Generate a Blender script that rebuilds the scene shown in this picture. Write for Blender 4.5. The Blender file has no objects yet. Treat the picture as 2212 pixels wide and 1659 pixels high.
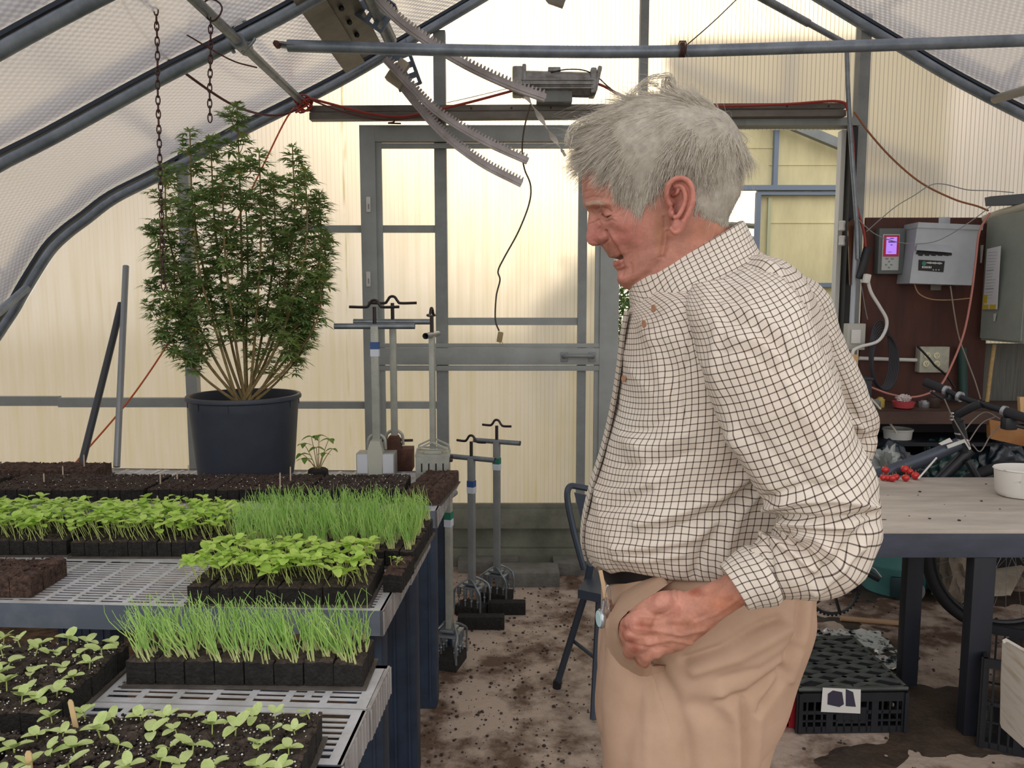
import bpy, math, random
import numpy as np
from mathutils import Vector, Matrix, Euler, noise as mnoise
random.seed(7)
R = math.radians
C = bpy.context.scene.collection
sc = bpy.context.scene

# ------------------------------------------------------------------ camera
FPX, CXP, CYP, HOR, CAMH = 1700.0, 1106.0, 829.5, 650.0, 1.4
PITCH = math.atan((CYP - HOR) / FPX)
cam_d = bpy.data.cameras.new('camera'); cam = bpy.data.objects.new('camera', cam_d); C.objects.link(cam)
cam.location = (0, 0, CAMH); cam.rotation_euler = (R(90) - PITCH, 0, 0)
cam_d.sensor_width = 36; cam_d.lens = FPX / 2212 * 36; cam_d.clip_start = 0.05; cam_d.clip_end = 200
sc.camera = cam

# ------------------------------------------------------------------ view
sc.view_settings.view_transform = 'Standard'; sc.view_settings.look = 'None'
sc.view_settings.gamma = 1; sc.view_settings.exposure = 0.03
try: sc.view_settings.use_curve_mapping = False
except Exception: pass
cy = sc.cycles
cy.max_bounces = 8; cy.diffuse_bounces = 4; cy.glossy_bounces = 3; cy.transmission_bounces = 6; cy.transparent_max_bounces = 24
cy.use_denoising = True; cy.sample_clamp_indirect = 8

def raydir(px, py):
    a = (px - CXP) / FPX; b = -(py - CYP) / FPX
    c, s = math.cos(PITCH), math.sin(PITCH)
    return Vector((a, c + b * s, -s + b * c))
def P(px, py, Y):
    d = raydir(px, py); return Vector((0, 0, CAMH)) + d * (Y / d.y)
def G(px, py, z):
    d = raydir(px, py); return Vector((0, 0, CAMH)) + d * ((z - CAMH) / d.z)

# ------------------------------------------------------------------ world: evening sky, low sun glowing through thin cloud
w = bpy.data.worlds.new('evening_sky'); sc.world = w; w.use_nodes = True
nt = w.node_tree; nt.nodes.clear()
def wn(t, **k):
    n = nt.nodes.new(t)
    for a, b in k.items(): setattr(n, a, b)
    return n
tc = wn('ShaderNodeTexCoord'); sep = wn('ShaderNodeSeparateXYZ'); nt.links.new(tc.outputs['Generated'], sep.inputs[0])
ramp = wn('ShaderNodeValToRGB'); nt.links.new(sep.outputs['Z'], ramp.inputs[0])
cr = ramp.color_ramp; cr.elements[0].position = 0.0; cr.elements[0].color = (.78, .74, .67, 1)
cr.elements[1].position = 1.0; cr.elements[1].color = (.93, .92, .94, 1)
e = cr.elements.new(.18); e.color = (.90, .82, .745, 1)
e = cr.elements.new(.45); e.color = (.88, .85, .86, 1)
GLOW = raydir(1240, 60).normalized()
dot = wn('ShaderNodeVectorMath', operation='DOT_PRODUCT'); nt.links.new(tc.outputs['Generated'], dot.inputs[0]); dot.inputs[1].default_value = GLOW
mr = wn('ShaderNodeMapRange'); mr.inputs[1].default_value = .90; mr.inputs[2].default_value = 1.0; nt.links.new(dot.outputs['Value'], mr.inputs[0])
pw = wn('ShaderNodeMath', operation='POWER'); pw.inputs[1].default_value = 2.2; nt.links.new(mr.outputs[0], pw.inputs[0])
nz = wn('ShaderNodeTexNoise'); nz.inputs['Scale'].default_value = 3.2; nz.inputs['Detail'].default_value = 4
mp = wn('ShaderNodeMapping'); mp.inputs['Scale'].default_value = (1, 1, 3.5); nt.links.new(tc.outputs['Generated'], mp.inputs[0]); nt.links.new(mp.outputs[0], nz.inputs['Vector'])
nr = wn('ShaderNodeMapRange'); nr.inputs[1].default_value = .3; nr.inputs[2].default_value = .7; nr.inputs[3].default_value = .72; nr.inputs[4].default_value = 1.25; nt.links.new(nz.outputs[0], nr.inputs[0])
gm = wn('ShaderNodeMath', operation='MULTIPLY'); gm.inputs[1].default_value = 5.5; nt.links.new(pw.outputs[0], gm.inputs[0])
# sky boosted behind the camera, added to brighten the interior
dy = wn('ShaderNodeMapRange'); dy.inputs[1].default_value = .3; dy.inputs[2].default_value = -.6; dy.inputs[3].default_value = .0; dy.inputs[4].default_value = .75; nt.links.new(sep.outputs['Y'], dy.inputs[0])
bk = wn('ShaderNodeMath', operation='ADD'); nt.links.new(nr.outputs[0], bk.inputs[0]); nt.links.new(dy.outputs[0], bk.inputs[1])
cw = wn('ShaderNodeMix', data_type='RGBA'); cm = wn('ShaderNodeMapRange'); cm.inputs[1].default_value = .5; cm.inputs[2].default_value = -.3; nt.links.new(sep.outputs['Y'], cm.inputs[0]); nt.links.new(cm.outputs[0], cw.inputs[0]); nt.links.new(ramp.outputs[0], cw.inputs[6]); cw.inputs[7].default_value = (.97, .94, .92, 1)
b1 = wn('ShaderNodeBackground'); nt.links.new(cw.outputs[2], b1.inputs[0]); nt.links.new(bk.outputs[0], b1.inputs[1])
b2 = wn('ShaderNodeBackground'); b2.inputs[0].default_value = (1, .84, .52, 1); nt.links.new(gm.outputs[0], b2.inputs[1])
ad = wn('ShaderNodeAddShader'); nt.links.new(b1.outputs[0], ad.inputs[0]); nt.links.new(b2.outputs[0], ad.inputs[1])
wo = wn('ShaderNodeOutputWorld'); nt.links.new(ad.outputs[0], wo.inputs[0])
try: w.cycles.sampling_method = 'MANUAL'; w.cycles.sample_map_resolution = 512
except Exception: pass

# ------------------------------------------------------------------ materials
def lin(c):
    return tuple((v / 255 / 12.92 if v / 255 <= .04045 else ((v / 255 + .055) / 1.055) ** 2.4) for v in c)
MATS = {}
def mat(name, rgb, rough=.6, metal=0, var=0.0, vscale=8, bump=0.0, bscale=60, rgb2=None, stretch=(1, 1, 1), spec=.4, coat=0, transl=0, alpha=None, em=None, detail=6, lo=.35, hi=.65):
    """rgb in sRGB 0-255; var/rgb2 mix in a second tone by noise (dirt, wear), bump adds fine relief."""
    if name in MATS: return MATS[name]
    m = bpy.data.materials.new(name); m.use_nodes = True; MATS[name] = m
    n = m.node_tree; b = n.nodes['Principled BSDF']; out = n.nodes['Material Output']
    b.inputs['Roughness'].default_value = rough; b.inputs['Metallic'].default_value = metal
    b.inputs['Specular IOR Level'].default_value = spec; b.inputs['Coat Weight'].default_value = coat
    c1 = lin(rgb) + (1,); b.inputs['Base Color'].default_value = c1
    geo = n.nodes.new('ShaderNodeTexCoord'); mpp = n.nodes.new('ShaderNodeMapping'); mpp.inputs['Scale'].default_value = stretch
    n.links.new(geo.outputs['Object'], mpp.inputs[0])
    col = None
    if var > 0 or rgb2:
        c2 = lin(rgb2) + (1,) if rgb2 else tuple(v * (1 - var) for v in c1[:3]) + (1,)
        t = n.nodes.new('ShaderNodeTexNoise'); t.inputs['Scale'].default_value = vscale; t.inputs['Detail'].default_value = detail; t.inputs['Roughness'].default_value = .65
        n.links.new(mpp.outputs[0], t.inputs['Vector'])
        r = n.nodes.new('ShaderNodeMapRange'); r.inputs[1].default_value = lo; r.inputs[2].default_value = hi; n.links.new(t.outputs[0], r.inputs[0])
        x = n.nodes.new('ShaderNodeMix'); x.data_type = 'RGBA'; n.links.new(r.outputs[0], x.inputs[0])
        x.inputs[6].default_value = c1; x.inputs[7].default_value = c2
        n.links.new(x.outputs[2], b.inputs['Base Color']); col = x.outputs[2]
    if bump:
        t2 = n.nodes.new('ShaderNodeTexNoise'); t2.inputs['Scale'].default_value = bscale; t2.inputs['Detail'].default_value = 5
        n.links.new(mpp.outputs[0], t2.inputs['Vector'])
        bp = n.nodes.new('ShaderNodeBump'); bp.inputs['Strength'].default_value = bump; bp.inputs['Distance'].default_value = .01
        n.links.new(t2.outputs[0], bp.inputs['Height']); n.links.new(bp.outputs[0], b.inputs['Normal'])
    if em:
        b.inputs['Emission Color'].default_value = lin(em[0]) + (1,); b.inputs['Emission Strength'].default_value = em[1]
    if transl:
        tr = n.nodes.new('ShaderNodeBsdfTranslucent'); mx = n.nodes.new('ShaderNodeMixShader'); mx.inputs[0].default_value = transl
        tr.inputs[0].default_value = c1
        if col: n.links.new(col, tr.inputs[0])
        n.links.new(b.outputs[0], mx.inputs[1]); n.links.new(tr.outputs[0], mx.inputs[2]); n.links.new(mx.outputs[0], out.inputs[0])
    if alpha is not None: b.inputs['Alpha'].default_value = alpha
    return m

class N:
    """tiny node-graph writer"""
    def __init__(s, m): s.t = m.node_tree
    def __call__(s, typ, ins=(), out=0, **k):
        n = s.t.nodes.new('ShaderNode' + typ)
        for a, b in k.items(): setattr(n, a, b)
        for i, v in (ins.items() if isinstance(ins, dict) else enumerate(ins)):
            if v is None: continue
            if isinstance(v, bpy.types.NodeSocket): s.t.links.new(v, n.inputs[i])
            else: n.inputs[i].default_value = v
        return n.outputs[out] if out is not None else n
    def math(s, op, a, b=0.0, c=0.0): return s('Math', (a, b, c), operation=op)

def glazing(name, tint, clear, kind, rib=.022, lead=.5, dirt=(.75, .72, .5)):
    """translucent greenhouse sheet. kind 'rib': twin-wall with vertical flutes; 'film': quilted double film"""
    m = bpy.data.materials.new(name); m.use_nodes = True; MATS[name] = m
    n = N(m); n.t.nodes.remove(n.t.nodes['Principled BSDF']); out = n.t.nodes['Material Output']
    co = n('TexCoord', out=None).outputs['Object']
    sp = n('SeparateXYZ', (co,), out=None)
    if kind == 'rib':
        u = n.math('MULTIPLY', sp.outputs['X'], 1 / rib)
        fr = n.math('FRACT', u); tri = n.math('ABSOLUTE', n.math('SUBTRACT', fr, .5))
        line = n('MapRange', (tri, .36, .5, 0, 1))
        st = n('Mapping', {0: co, 3: (26, 1, 1.6)})
        streak = n('MapRange', (n('TexNoise', {0: st, 2: 1.0, 3: 5.0}), .42, .72, 0, 1))
        cl = n('MapRange', (n('TexNoise', {0: co, 2: 1.7, 3: 5.0}), .35, .65, 0, 1))
        speck = n('MapRange', (n('TexNoise', {0: co, 2: 55.0, 3: 2.0}), .66, .72, 0, .6))
        low = n('MapRange', (sp.outputs['Z'], 2.6, .6, 0, .75))
        d = n.math('MAXIMUM', n.math('MULTIPLY', n.math('ADD', n.math('MULTIPLY', streak, .8), n.math('MULTIPLY', cl, .5)), low), n.math('MULTIPLY', speck, low))
        fade = n('MapRange', (sp.outputs['X'], -.3, 1.4, .07, 1.0)); up_ = n('MapRange', (sp.outputs['Z'], 1.6, 2.6, 0, .5)); fade = n.math('MINIMUM', n.math('ADD', fade, up_), 1.0)
        run = n.math('MULTIPLY', n('MapRange', (n.math('ABSOLUTE', n.math('ADD', sp.outputs['X'], .855)), .004, .022, 1, 0)), n('MapRange', (n('TexNoise', {0: n('Mapping', {0: co, 3: (60, 1, 5)}), 2: 1.0, 3: 4.0}), .42, .62, 0, .8)))
        d = n.math('MAXIMUM', d, run)
        dark = n.math('MULTIPLY', n.math('MULTIPLY', line, fade), lead)
        colA = n('Mix', {0: d, 6: tint + (1,), 7: tuple(a * b for a, b in zip(tint, dirt)) + (1,)}, out=2, data_type='RGBA')
        colB = n('Mix', {0: dark, 6: colA, 7: tuple(v * .34 for v in tint) + (1,)}, out=2, data_type='RGBA')
        fac = n('MapRange', (n.math('MAXIMUM', d, n.math('MULTIPLY', dark, .9)), 0, 1, clear, clear * .35))
    else:
        # quilted bubbles: diagonal dot lattice
        uv = n('UVMap', out=None).outputs[0]
        wob = n('Mix', {0: .012, 6: uv, 7: n('TexNoise', {0: uv, 2: 2.5, 3: 2.0}, out=1)}, out=2, data_type='RGBA')
        mp_ = n('Mapping', {0: wob, 2: (0, 0, .5), 3: (42, 42, 42)})
        s2 = n('SeparateXYZ', (mp_,), out=None)
        a = n.math('SINE', n.math('MULTIPLY', s2.outputs['X'], 6.283)); b = n.math('SINE', n.math('MULTIPLY', s2.outputs['Y'], 6.283))
        q = n('MapRange', (n.math('ADD', a, b), -1.4, .9, 0, 1))
        cl = n('MapRange', (n('TexNoise', {0: uv, 2: 1.4, 3: 3.0}), .3, .7, .0, .5))
        colA = n('Mix', {0: n.math('MULTIPLY', q, .9), 6: tint + (1,), 7: tuple(v * .5 for v in tint) + (1,)}, out=2, data_type='RGBA')
        colB = n('Mix', {0: cl, 6: colA, 7: tuple(v * .72 for v in tint) + (1,)}, out=2, data_type='RGBA')
        fac = n('MapRange', (q, 0, 1, clear * 1.5, clear * .55))
    tr = n('BsdfTranslucent', (colB,)); tp = n('BsdfTransparent', (colB,)) if kind != 'rib' else n('BsdfRefraction', {0: colB, 1: .42, 2: 1.12}); df = n('BsdfDiffuse', (colB,))
    a = n('MixShader', {0: .17, 1: tr, 2: df}); o = n('MixShader', {0: fac, 1: a, 2: tp})
    gl = n('BsdfGlossy', {0: (1, 1, 1, 1), 1: .22}); fz = n('Fresnel', (1.35,))
    o = n('MixShader', {0: n.math('MULTIPLY', fz, .5), 1: o, 2: gl})
    n.t.links.new(o, out.inputs[0])
    return m

# ------------------------------------------------------------------ mesh builder
def frame_of(d):
    d = d.normalized(); u = Vector((0, 0, 1)) if abs(d.z) < .9 else Vector((1, 0, 0))
    s = d.cross(u).normalized(); return s, s.cross(d).normalized()
class MB:
    def __init__(s): s.v = []; s.f = []; s.mi = []; s.m = 0; s.uv = None
    def add(s, vs, fs):
        o = len(s.v); s.v.extend([tuple(v) for v in vs]); s.f.extend([tuple(i + o for i in f) for f in fs]); s.mi.extend([s.m] * len(fs)); return s
    def box(s, c, d, rot=None, bev=0):
        x, y, z = d[0] / 2, d[1] / 2, d[2] / 2
        vs = [Vector((a, b, e)) for a in (-x, x) for b in (-y, y) for e in (-z, z)]
        fs = [(0, 1, 3, 2), (4, 6, 7, 5), (0, 4, 5, 1), (2, 3, 7, 6), (0, 2, 6, 4), (1, 5, 7, 3)]
        if bev:
            import bmesh
            bm = bmesh.new(); bv = [bm.verts.new(v) for v in vs]
            for f in fs: bm.faces.new([bv[i] for i in f])
            bmesh.ops.bevel(bm, geom=bm.edges[:] , offset=bev, segments=2, affect='EDGES', profile=.6)
            bm.verts.index_update(); vs = [v.co.copy() for v in bm.verts]; fs = [tuple(v.index for v in f.verts) for f in bm.faces]; bm.free()
        M = rot.to_matrix() if isinstance(rot, Euler) else rot
        if M is not None: vs = [M @ v for v in vs]
        return s.add([v + Vector(c) for v in vs], fs)
    def quadbox(s, q, t):
        """q: four corners of a face, t: thickness vector"""
        q = [Vector(a) for a in q]; t = Vector(t)
        return s.add(q + [a + t for a in q], [(0, 1, 2, 3), (7, 6, 5, 4), (0, 4, 5, 1), (1, 5, 6, 2), (2, 6, 7, 3), (3, 7, 4, 0)])
    def tube(s, pts, r, seg=10, cap=True, closed=False, flat=1.0):
        pts = [Vector(p) for p in pts]; n = len(pts); rs = r if isinstance(r, (list, tuple)) else [r] * n
        base = len(s.v); up = None
        for i, p in enumerate(pts):
            if closed: d = pts[(i + 1) % n] - pts[i - 1]
            else: d = pts[min(i + 1, n - 1)] - pts[max(i - 1, 0)]
            if d.length < 1e-9: d = Vector((0, 0, 1))
            d.normalize()
            if up is None: a, b = frame_of(d)
            else:
                a = up - d * up.dot(d)
                if a.length < 1e-6: a, _ = frame_of(d)
                a.normalize(); b = a.cross(d)
            up = a
            for k in range(seg):
                t = 2 * math.pi * k / seg
                s.v.append(tuple(p + a * (math.cos(t) * rs[i]) + b * (math.sin(t) * rs[i] * flat)))
        m = n if closed else n - 1
        for i in range(m):
            j = (i + 1) % n
            for k in range(seg):
                l = (k + 1) % seg
                s.f.append((base + i * seg + k, base + j * seg + k, base + j * seg + l, base + i * seg + l)); s.mi.append(s.m)
        if cap and not closed:
            s.f.append(tuple(base + k for k in range(seg))); s.mi.append(s.m)
            s.f.append(tuple(base + (n - 1) * seg + k for k in reversed(range(seg)))); s.mi.append(s.m)
        return s
    def bar(s, pts, w, h, side=None):
        """rectangular section swept along pts; side = direction of the width"""
        pts = [Vector(p) for p in pts]; n = len(pts); base = len(s.v)
        for i, p in enumerate(pts):
            d = (pts[min(i + 1, n - 1)] - pts[max(i - 1, 0)]).normalized()
            a = Vector(side) if side is not None else frame_of(d)[0]
            a = (a - d * a.dot(d)).normalized(); b = a.cross(d)
            for x, y in ((-1, -1), (1, -1), (1, 1), (-1, 1)): s.v.append(tuple(p + a * (x * w / 2) + b * (y * h / 2)))
        for i in range(n - 1):
            for k in range(4):
                l = (k + 1) % 4; s.f.append((base + i * 4 + k, base + i * 4 + 4 + k, base + i * 4 + 4 + l, base + i * 4 + l)); s.mi.append(s.m)
        s.f.append((base, base + 1, base + 2, base + 3)); s.f.append((base + n * 4 - 1, base + n * 4 - 2, base + n * 4 - 3, base + n * 4 - 4)); s.mi += [s.m, s.m]
        return s
    def lathe(s, prof, c, seg=32, sx=1, sy=1, rot=None):
        c = Vector(c); base = len(s.v); n = len(prof)
        for r, z in prof:
            for k in range(seg):
                t = 2 * math.pi * k / seg; v = Vector((r * math.cos(t) * sx, r * math.sin(t) * sy, z))
                if rot is not None: v = rot @ v
                s.v.append(tuple(c + v))
        for i in range(n - 1):
            for k in range(seg):
                l = (k + 1) % seg; s.f.append((base + i * seg + k, base + i * seg + l, base + i * seg + seg + l, base + i * seg + seg + k)); s.mi.append(s.m)
        if prof[0][0] > 1e-6: s.f.append(tuple(base + k for k in reversed(range(seg)))); s.mi.append(s.m)
        if prof[-1][0] > 1e-6: s.f.append(tuple(base + (n - 1) * seg + k for k in range(seg))); s.mi.append(s.m)
        return s
    def prism(s, poly, t):
        """poly: list of 3-D points (planar outline), t: thickness vector"""
        p = [Vector(a) for a in poly]; t = Vector(t); n = len(p)
        fs = [tuple(range(n)), tuple(reversed(range(n, 2 * n)))] + [(i, i + n, (i + 1) % n + n, (i + 1) % n) for i in range(n)]
        return s.add(p + [a + t for a in p], fs)
    def ball(s, c, r, seg=12, sz=1.0, rot=None):
        k = max(4, seg // 2); prof = [(max(0, math.sin(math.pi * i / k)) * r, -math.cos(math.pi * i / k) * r * sz) for i in range(k + 1)]
        prof[0] = (1e-5, prof[0][1]); prof[-1] = (1e-5, prof[-1][1])
        return s.lathe(prof, c, seg, rot=rot)
    def build(s, name, m, parent=None, smooth=None, origin=None):
        v = np.array(s.v, dtype=np.float64).reshape(-1, 3)
        if parent is not None:
            o = np.array(root_loc(parent))
        elif origin is not None: o = np.array(origin)
        else: o = np.array([(v[:, 0].min() + v[:, 0].max()) / 2, (v[:, 1].min() + v[:, 1].max()) / 2, v[:, 2].min()])
        me = bpy.data.meshes.new(name); me.from_pydata([tuple(a) for a in (v - o)], [], s.f)
        ms = m if isinstance(m, (list, tuple)) else [m]
        for q in ms: me.materials.append(q)
        if len(ms) > 1: me.polygons.foreach_set('material_index', s.mi)
        if s.uv is not None:
            ul = me.uv_layers.new(name='UVMap'); li = np.zeros(len(me.loops), dtype=np.int32); me.loops.foreach_get('vertex_index', li)
            ul.data.foreach_set('uv', np.array(s.uv, dtype=np.float32)[li].ravel())
        me.validate(); me.update()
        if smooth is None: smooth = 40
        if smooth:
            me.polygons.foreach_set('use_smooth', [True] * len(me.polygons))
            try: me.set_sharp_from_angle(angle=R(smooth))
            except Exception: pass
        ob = bpy.data.objects.new(name, me); C.objects.link(ob)
        if parent is not None: ob.parent = parent
        else: ob.location = o
        return ob
def root_loc(o):
    while o.parent is not None: o = o.parent
    return tuple(o.location)
def tag(o, label=None, cat=None, group=None, kind=None):
    if label: o['label'] = label
    if cat: o['category'] = cat
    if group: o['group'] = group
    if kind: o['kind'] = kind
    return o
def thing(name, loc, label, cat, group=None):
    o = bpy.data.objects.new(name, None); C.objects.link(o); o.location = loc; o.empty_display_size = .05
    return tag(o, label, cat, group)
def struct(mb, name, m, label=None, **k):
    o = mb.build(name, m, **k); return tag(o, label, None, None, 'structure')
def dup(root, loc=None, rz=None, label=None, group=None):
    kids = [o for o in bpy.data.objects if o.parent == root]
    r = root.copy(); C.objects.link(r)
    if loc is not None: r.location = loc
    if rz is not None: r.rotation_euler = (0, 0, rz)
    if label: r['label'] = label
    if group: r['group'] = group
    for ch in kids:
        c = ch.copy(); C.objects.link(c); c.parent = r
        for g in [o for o in bpy.data.objects if o.parent == ch]:
            d = g.copy(); C.objects.link(d); d.parent = c
    return r
def smooth_path(pts, n=8):
    """Catmull-Rom through pts"""
    p = [Vector(a) for a in pts]; p = [p[0] * 2 - p[1]] + p + [p[-1] * 2 - p[-2]]; out = []
    for i in range(1, len(p) - 2):
        for k in range(n):
            t = k / n; a, b, c, d = p[i - 1], p[i], p[i + 1], p[i + 2]
            out.append(.5 * ((2 * b) + (c - a) * t + (2 * a - 5 * b + 4 * c - d) * t * t + (3 * b - a - 3 * c + d) * t ** 3))
    out.append(p[-2]); return out
YG = lambda py, z=.717: G(CXP, py, z).y
def X_(px, Y, z=.75): return (px - CXP) / FPX * (Y * math.cos(PITCH) + (CAMH - z) * math.sin(PITCH))
def pxpath(pts, Y=None, n=8):
    return smooth_path([P(q[0], q[1], q[2] if len(q) > 2 else Y) for q in pts], n)

M_galv = mat('galvanised_steel', (140, 148, 154), .42, .6, rgb2=(112, 118, 124), vscale=14, bump=.05)
M_galvd = mat('weathered_steel', (142, 152, 164), .42, .5, rgb2=(110, 120, 132), vscale=10)
M_grey = mat('grey_painted_metal', (152, 157, 156), .5, .1, rgb2=(138, 142, 140), vscale=5, bump=.04)
M_greyd = mat('dull_grey_metal', (136, 141, 142), .5, .15, rgb2=(118, 122, 122), vscale=6)
M_white = mat('white_plastic', (205, 205, 200), .45)
M_black = mat('black_plastic', (22, 23, 26), .45)
M_rust = mat('rusty_steel', (96, 62, 50), .7, .4, rgb2=(70, 48, 42), vscale=30)
M_redhose = mat('red_rubber', (150, 52, 42), .5)
M_wood = mat('pale_wood', (214, 178, 132), .6, rgb2=(190, 150, 104), vscale=20, stretch=(1, 1, .1))
# ------------------------------------------------------------------ the greenhouse shell
YW = 4.10
HP = [(0, 717), (33, 667), (57, 624), (107, 545), (147, 505), (187, 475), (247, 430), (345, 380), (515, 288), (635, 228), (757, 164), (874, 95), (951, 50), (1025, 6), (1200, -97), (1409, -205)]
prof = [P(x, y, 4.02) for x, y in HP]
XR = prof[-1].x
half = [(p.x - XR, p.z) for p in prof]
foot = [(half[0][0] - .34, -.02), (half[0][0] - .34, .45), (half[0][0] - .26, .8), (half[0][0] - .13, 1.06)]
half = foot + half
hp = smooth_path([(a, 0, b) for a, b in half], 4)
full = [(q.x, q.z) for q in hp] + [(-q.x, q.z) for q in reversed(hp[:-1])]
def zarch(x):      # height of hoop at world x
    for (a, za), (b, zb) in zip(full, full[1:]):
        if min(a, b) <= x - XR <= max(a, b) and abs(b - a) > 1e-6: return za + (zb - za) * (x - XR - a) / (b - a)
    return 0
PX = lambda px, Y=YW, py=650: P(px, py, Y).x
PZ = lambda py, Y=YW: P(1106, py, Y).z

M_floor = mat('dirty_concrete', (172, 156, 142), .8, rgb2=(92, 72, 58), vscale=5.5, bump=.6, bscale=30, lo=.44, hi=.60, detail=10)
M_ground = mat('outdoor_ground', (140, 132, 108), .9, rgb2=(112, 112, 80), vscale=2)
fl = MB(); fl.box((.7, .7, -.05), (8.4, 6.9, .1)); struct(fl, 'floor', M_floor, 'stained concrete floor with dark soil spilled across it')
gd = MB(); gd.box((0, 12, -.25), (60, 60, .1)); tag(gd.build('ground', M_ground), kind='structure', label='green ground outside the greenhouse')
# floor dirt crumbs, nobody could count them
M_soil = mat('potting_soil', (86, 74, 66), .95, rgb2=(40, 33, 30), vscale=70, bump=1.0, bscale=160, detail=8)
M_soilb = mat('brown_potting_soil', (98, 76, 66), .95, rgb2=(50, 38, 34), vscale=70, bump=1.0, bscale=160)
mb = MB()
for i in range(2200):
    if random.random() < .55: x, y = random.gauss(-.15, .35), random.uniform(2.2, 3.9)
    else: x, y = random.uniform(-.4, 3), random.uniform(2.0, 4)
    r = random.choice((.0015, .002, .003, .004, .006)) ; mb.ball((x, y, r * .4), r * random.uniform(.7, 1.3), 6, .6)
tag(mb.build('soil_crumbs', M_soil), 'dark soil crumbs scattered over the concrete floor', 'soil', kind='stuff')

m = MB(); nx_, ny_ = 90, 70
for i in range(nx_):
    for j in range(ny_):
        x, y = -3.0 + 2.72 * i / (nx_ - 1), 1.2 + 2.7 * j / (ny_ - 1); e_ = min(1, i / 4, (nx_ - 1 - i) / 9, j / 4, (ny_ - 1 - j) / 4); h_ = mnoise.noise(Vector((x * 3, y * 3, 1))) * .02 + mnoise.noise(Vector((x * 11, y * 11, 4))) * .014
        m.v.append((x + mnoise.noise(Vector((x * 2, y * 5, 7))) * .08, y, -.012 + e_ * (.026 + h_)))
for i in range(nx_ - 1):
    for j in range(ny_ - 1): m.f.append((i * ny_ + j, (i + 1) * ny_ + j, (i + 1) * ny_ + j + 1, i * ny_ + j + 1)); m.mi.append(0)
tag(m.build('soil_bed', mat('trodden_soil', (104, 80, 56), .95, rgb2=(44, 32, 26), vscale=9, bump=.8, bscale=60, lo=.4, hi=.6, stretch=(1, 2, 1)), smooth=60), 'dark trodden soil lying under the plant benches', 'soil', kind='stuff')
m = MB(); nx_, ny_ = 80, 80
for i in range(nx_):
    for j in range(ny_):
        x, y = .75 + 2.3 * i / (nx_ - 1), 2.2 + 1.6 * j / (ny_ - 1); m.v.append((x, y, -.004 + mnoise.noise(Vector((x * 2.4, y * 4, 21))) * .022 + mnoise.noise(Vector((x * 14, y * 18, 4))) * .006 - (.02 if min(i, j, nx_ - 1 - i, ny_ - 1 - j) == 0 else 0)))
for i in range(nx_ - 1):
    for j in range(ny_ - 1): m.f.append((i * ny_ + j, (i + 1) * ny_ + j, (i + 1) * ny_ + j + 1, i * ny_ + j + 1)); m.mi.append(0)
tag(m.build('dark_floor_patch', mat('dark_floor_tone', (78, 64, 52), .55, rgb2=(44, 36, 30), vscale=9, bump=.6, bscale=50, spec=.6), smooth=60), 'uneven dark patches on the floor around the work table', 'mud', kind='stuff')  # uneven dark layer over the floor under and around the table
M_poly = glazing('twinwall_polycarbonate', (.89, .825, .775), .42, 'rib', rib=.0215, lead=.75)
M_polyd = glazing('twinwall_polycarbonate_fine', (.90, .87, .79), .26, 'rib', rib=.0215, lead=.3, dirt=(.86, .86, .74))
M_film = glazing('quilted_roof_film', (.74, .71, .72), .25, 'film')

DX0, DX1, DZ1 = PX(1337), PX(1812), PZ(281)       # doorway opening
def sheet(xa, xb, zfun0, zfun1, Y, n=40):
    m = MB(); vs = []; 
    for i in range(n + 1):
        x = xa + (xb - xa) * i / n; vs += [(x, Y, zfun0(x)), (x, Y, zfun1(x))]
    fs = [(2 * i, 2 * i + 2, 2 * i + 3, 2 * i + 1) for i in range(n)]
    return m.add(vs, fs)
zin = lambda x: max(.3, zarch(x) + .02)
m = sheet(XR - 3.7, PX(955), lambda x: .22, zin, YW)
o = sheet(PX(955), DX0, lambda x: .22, zin, YW, 12); m.add(o.v, o.f)
m.m = 0; o = sheet(DX0, DX1, lambda x: DZ1, zin, YW, 12); m.add(o.v, o.f)
o = sheet(DX1, XR + 3.7, lambda x: .22, zin, YW); m.add(o.v, o.f)
struct(m, 'wall_back', M_poly, 'yellowed ribbed polycarbonate end wall glowing with evening light', origin=(0, YW, 0), smooth=0)

# roof and side film following the hoops
m = MB(); ys = [4.12, 3.6, 3.15, 2.8, 2.47, 2.0, 1.4, .6]; uv = []; L = 0; prev = None
for (x, z) in full:
    if prev: L += math.hypot(x - prev[0], z - prev[1])
    prev = (x, z)
    for j, y in enumerate(ys):
        sag = 0
        nx, nz = x / 3.7, .6; m.v.append((XR + x * 1.013 , y, z + .045 + sag)); uv.append((L, y))
ny = len(ys)
for i in range(len(full) - 1):
    for j in range(ny - 1): m.f.append((i * ny + j, i * ny + j + 1, (i + 1) * ny + j + 1, (i + 1) * ny + j)); m.mi.append(0)
m.uv = uv
struct(m, 'ceiling', M_film, 'quilted translucent film roof curving down over steel hoops', smooth=60)

# hoops
def hoop(Y, lab, r=.024, mt=M_galvd):
    m = MB(); m.tube([(XR + x, Y, z) for x, z in full], r, 12)
    # dark film-clamping channel riding on the tube
    m.m = 1; m.bar([(XR + x * 1.008, Y, z + .030) for x, z in full], .030, .014, side=(0, 1, 0))
    return tag(m.build('roof_hoop', [mt, M_channel]), lab, 'hoop', 'curved steel roof hoops')
M_channel = mat('clamping_channel', (58, 66, 78), .4, .6)
hoop(4.02, 'curved galvanised steel hoop against the ribbed end wall', .024)
hoop(3.10, 'curved galvanised steel hoop that carries the collar tube, next to the end wall hoop')
hoop(2.44, 'dark steel hoop crossing the top left corner, nearest the viewer')

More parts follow.
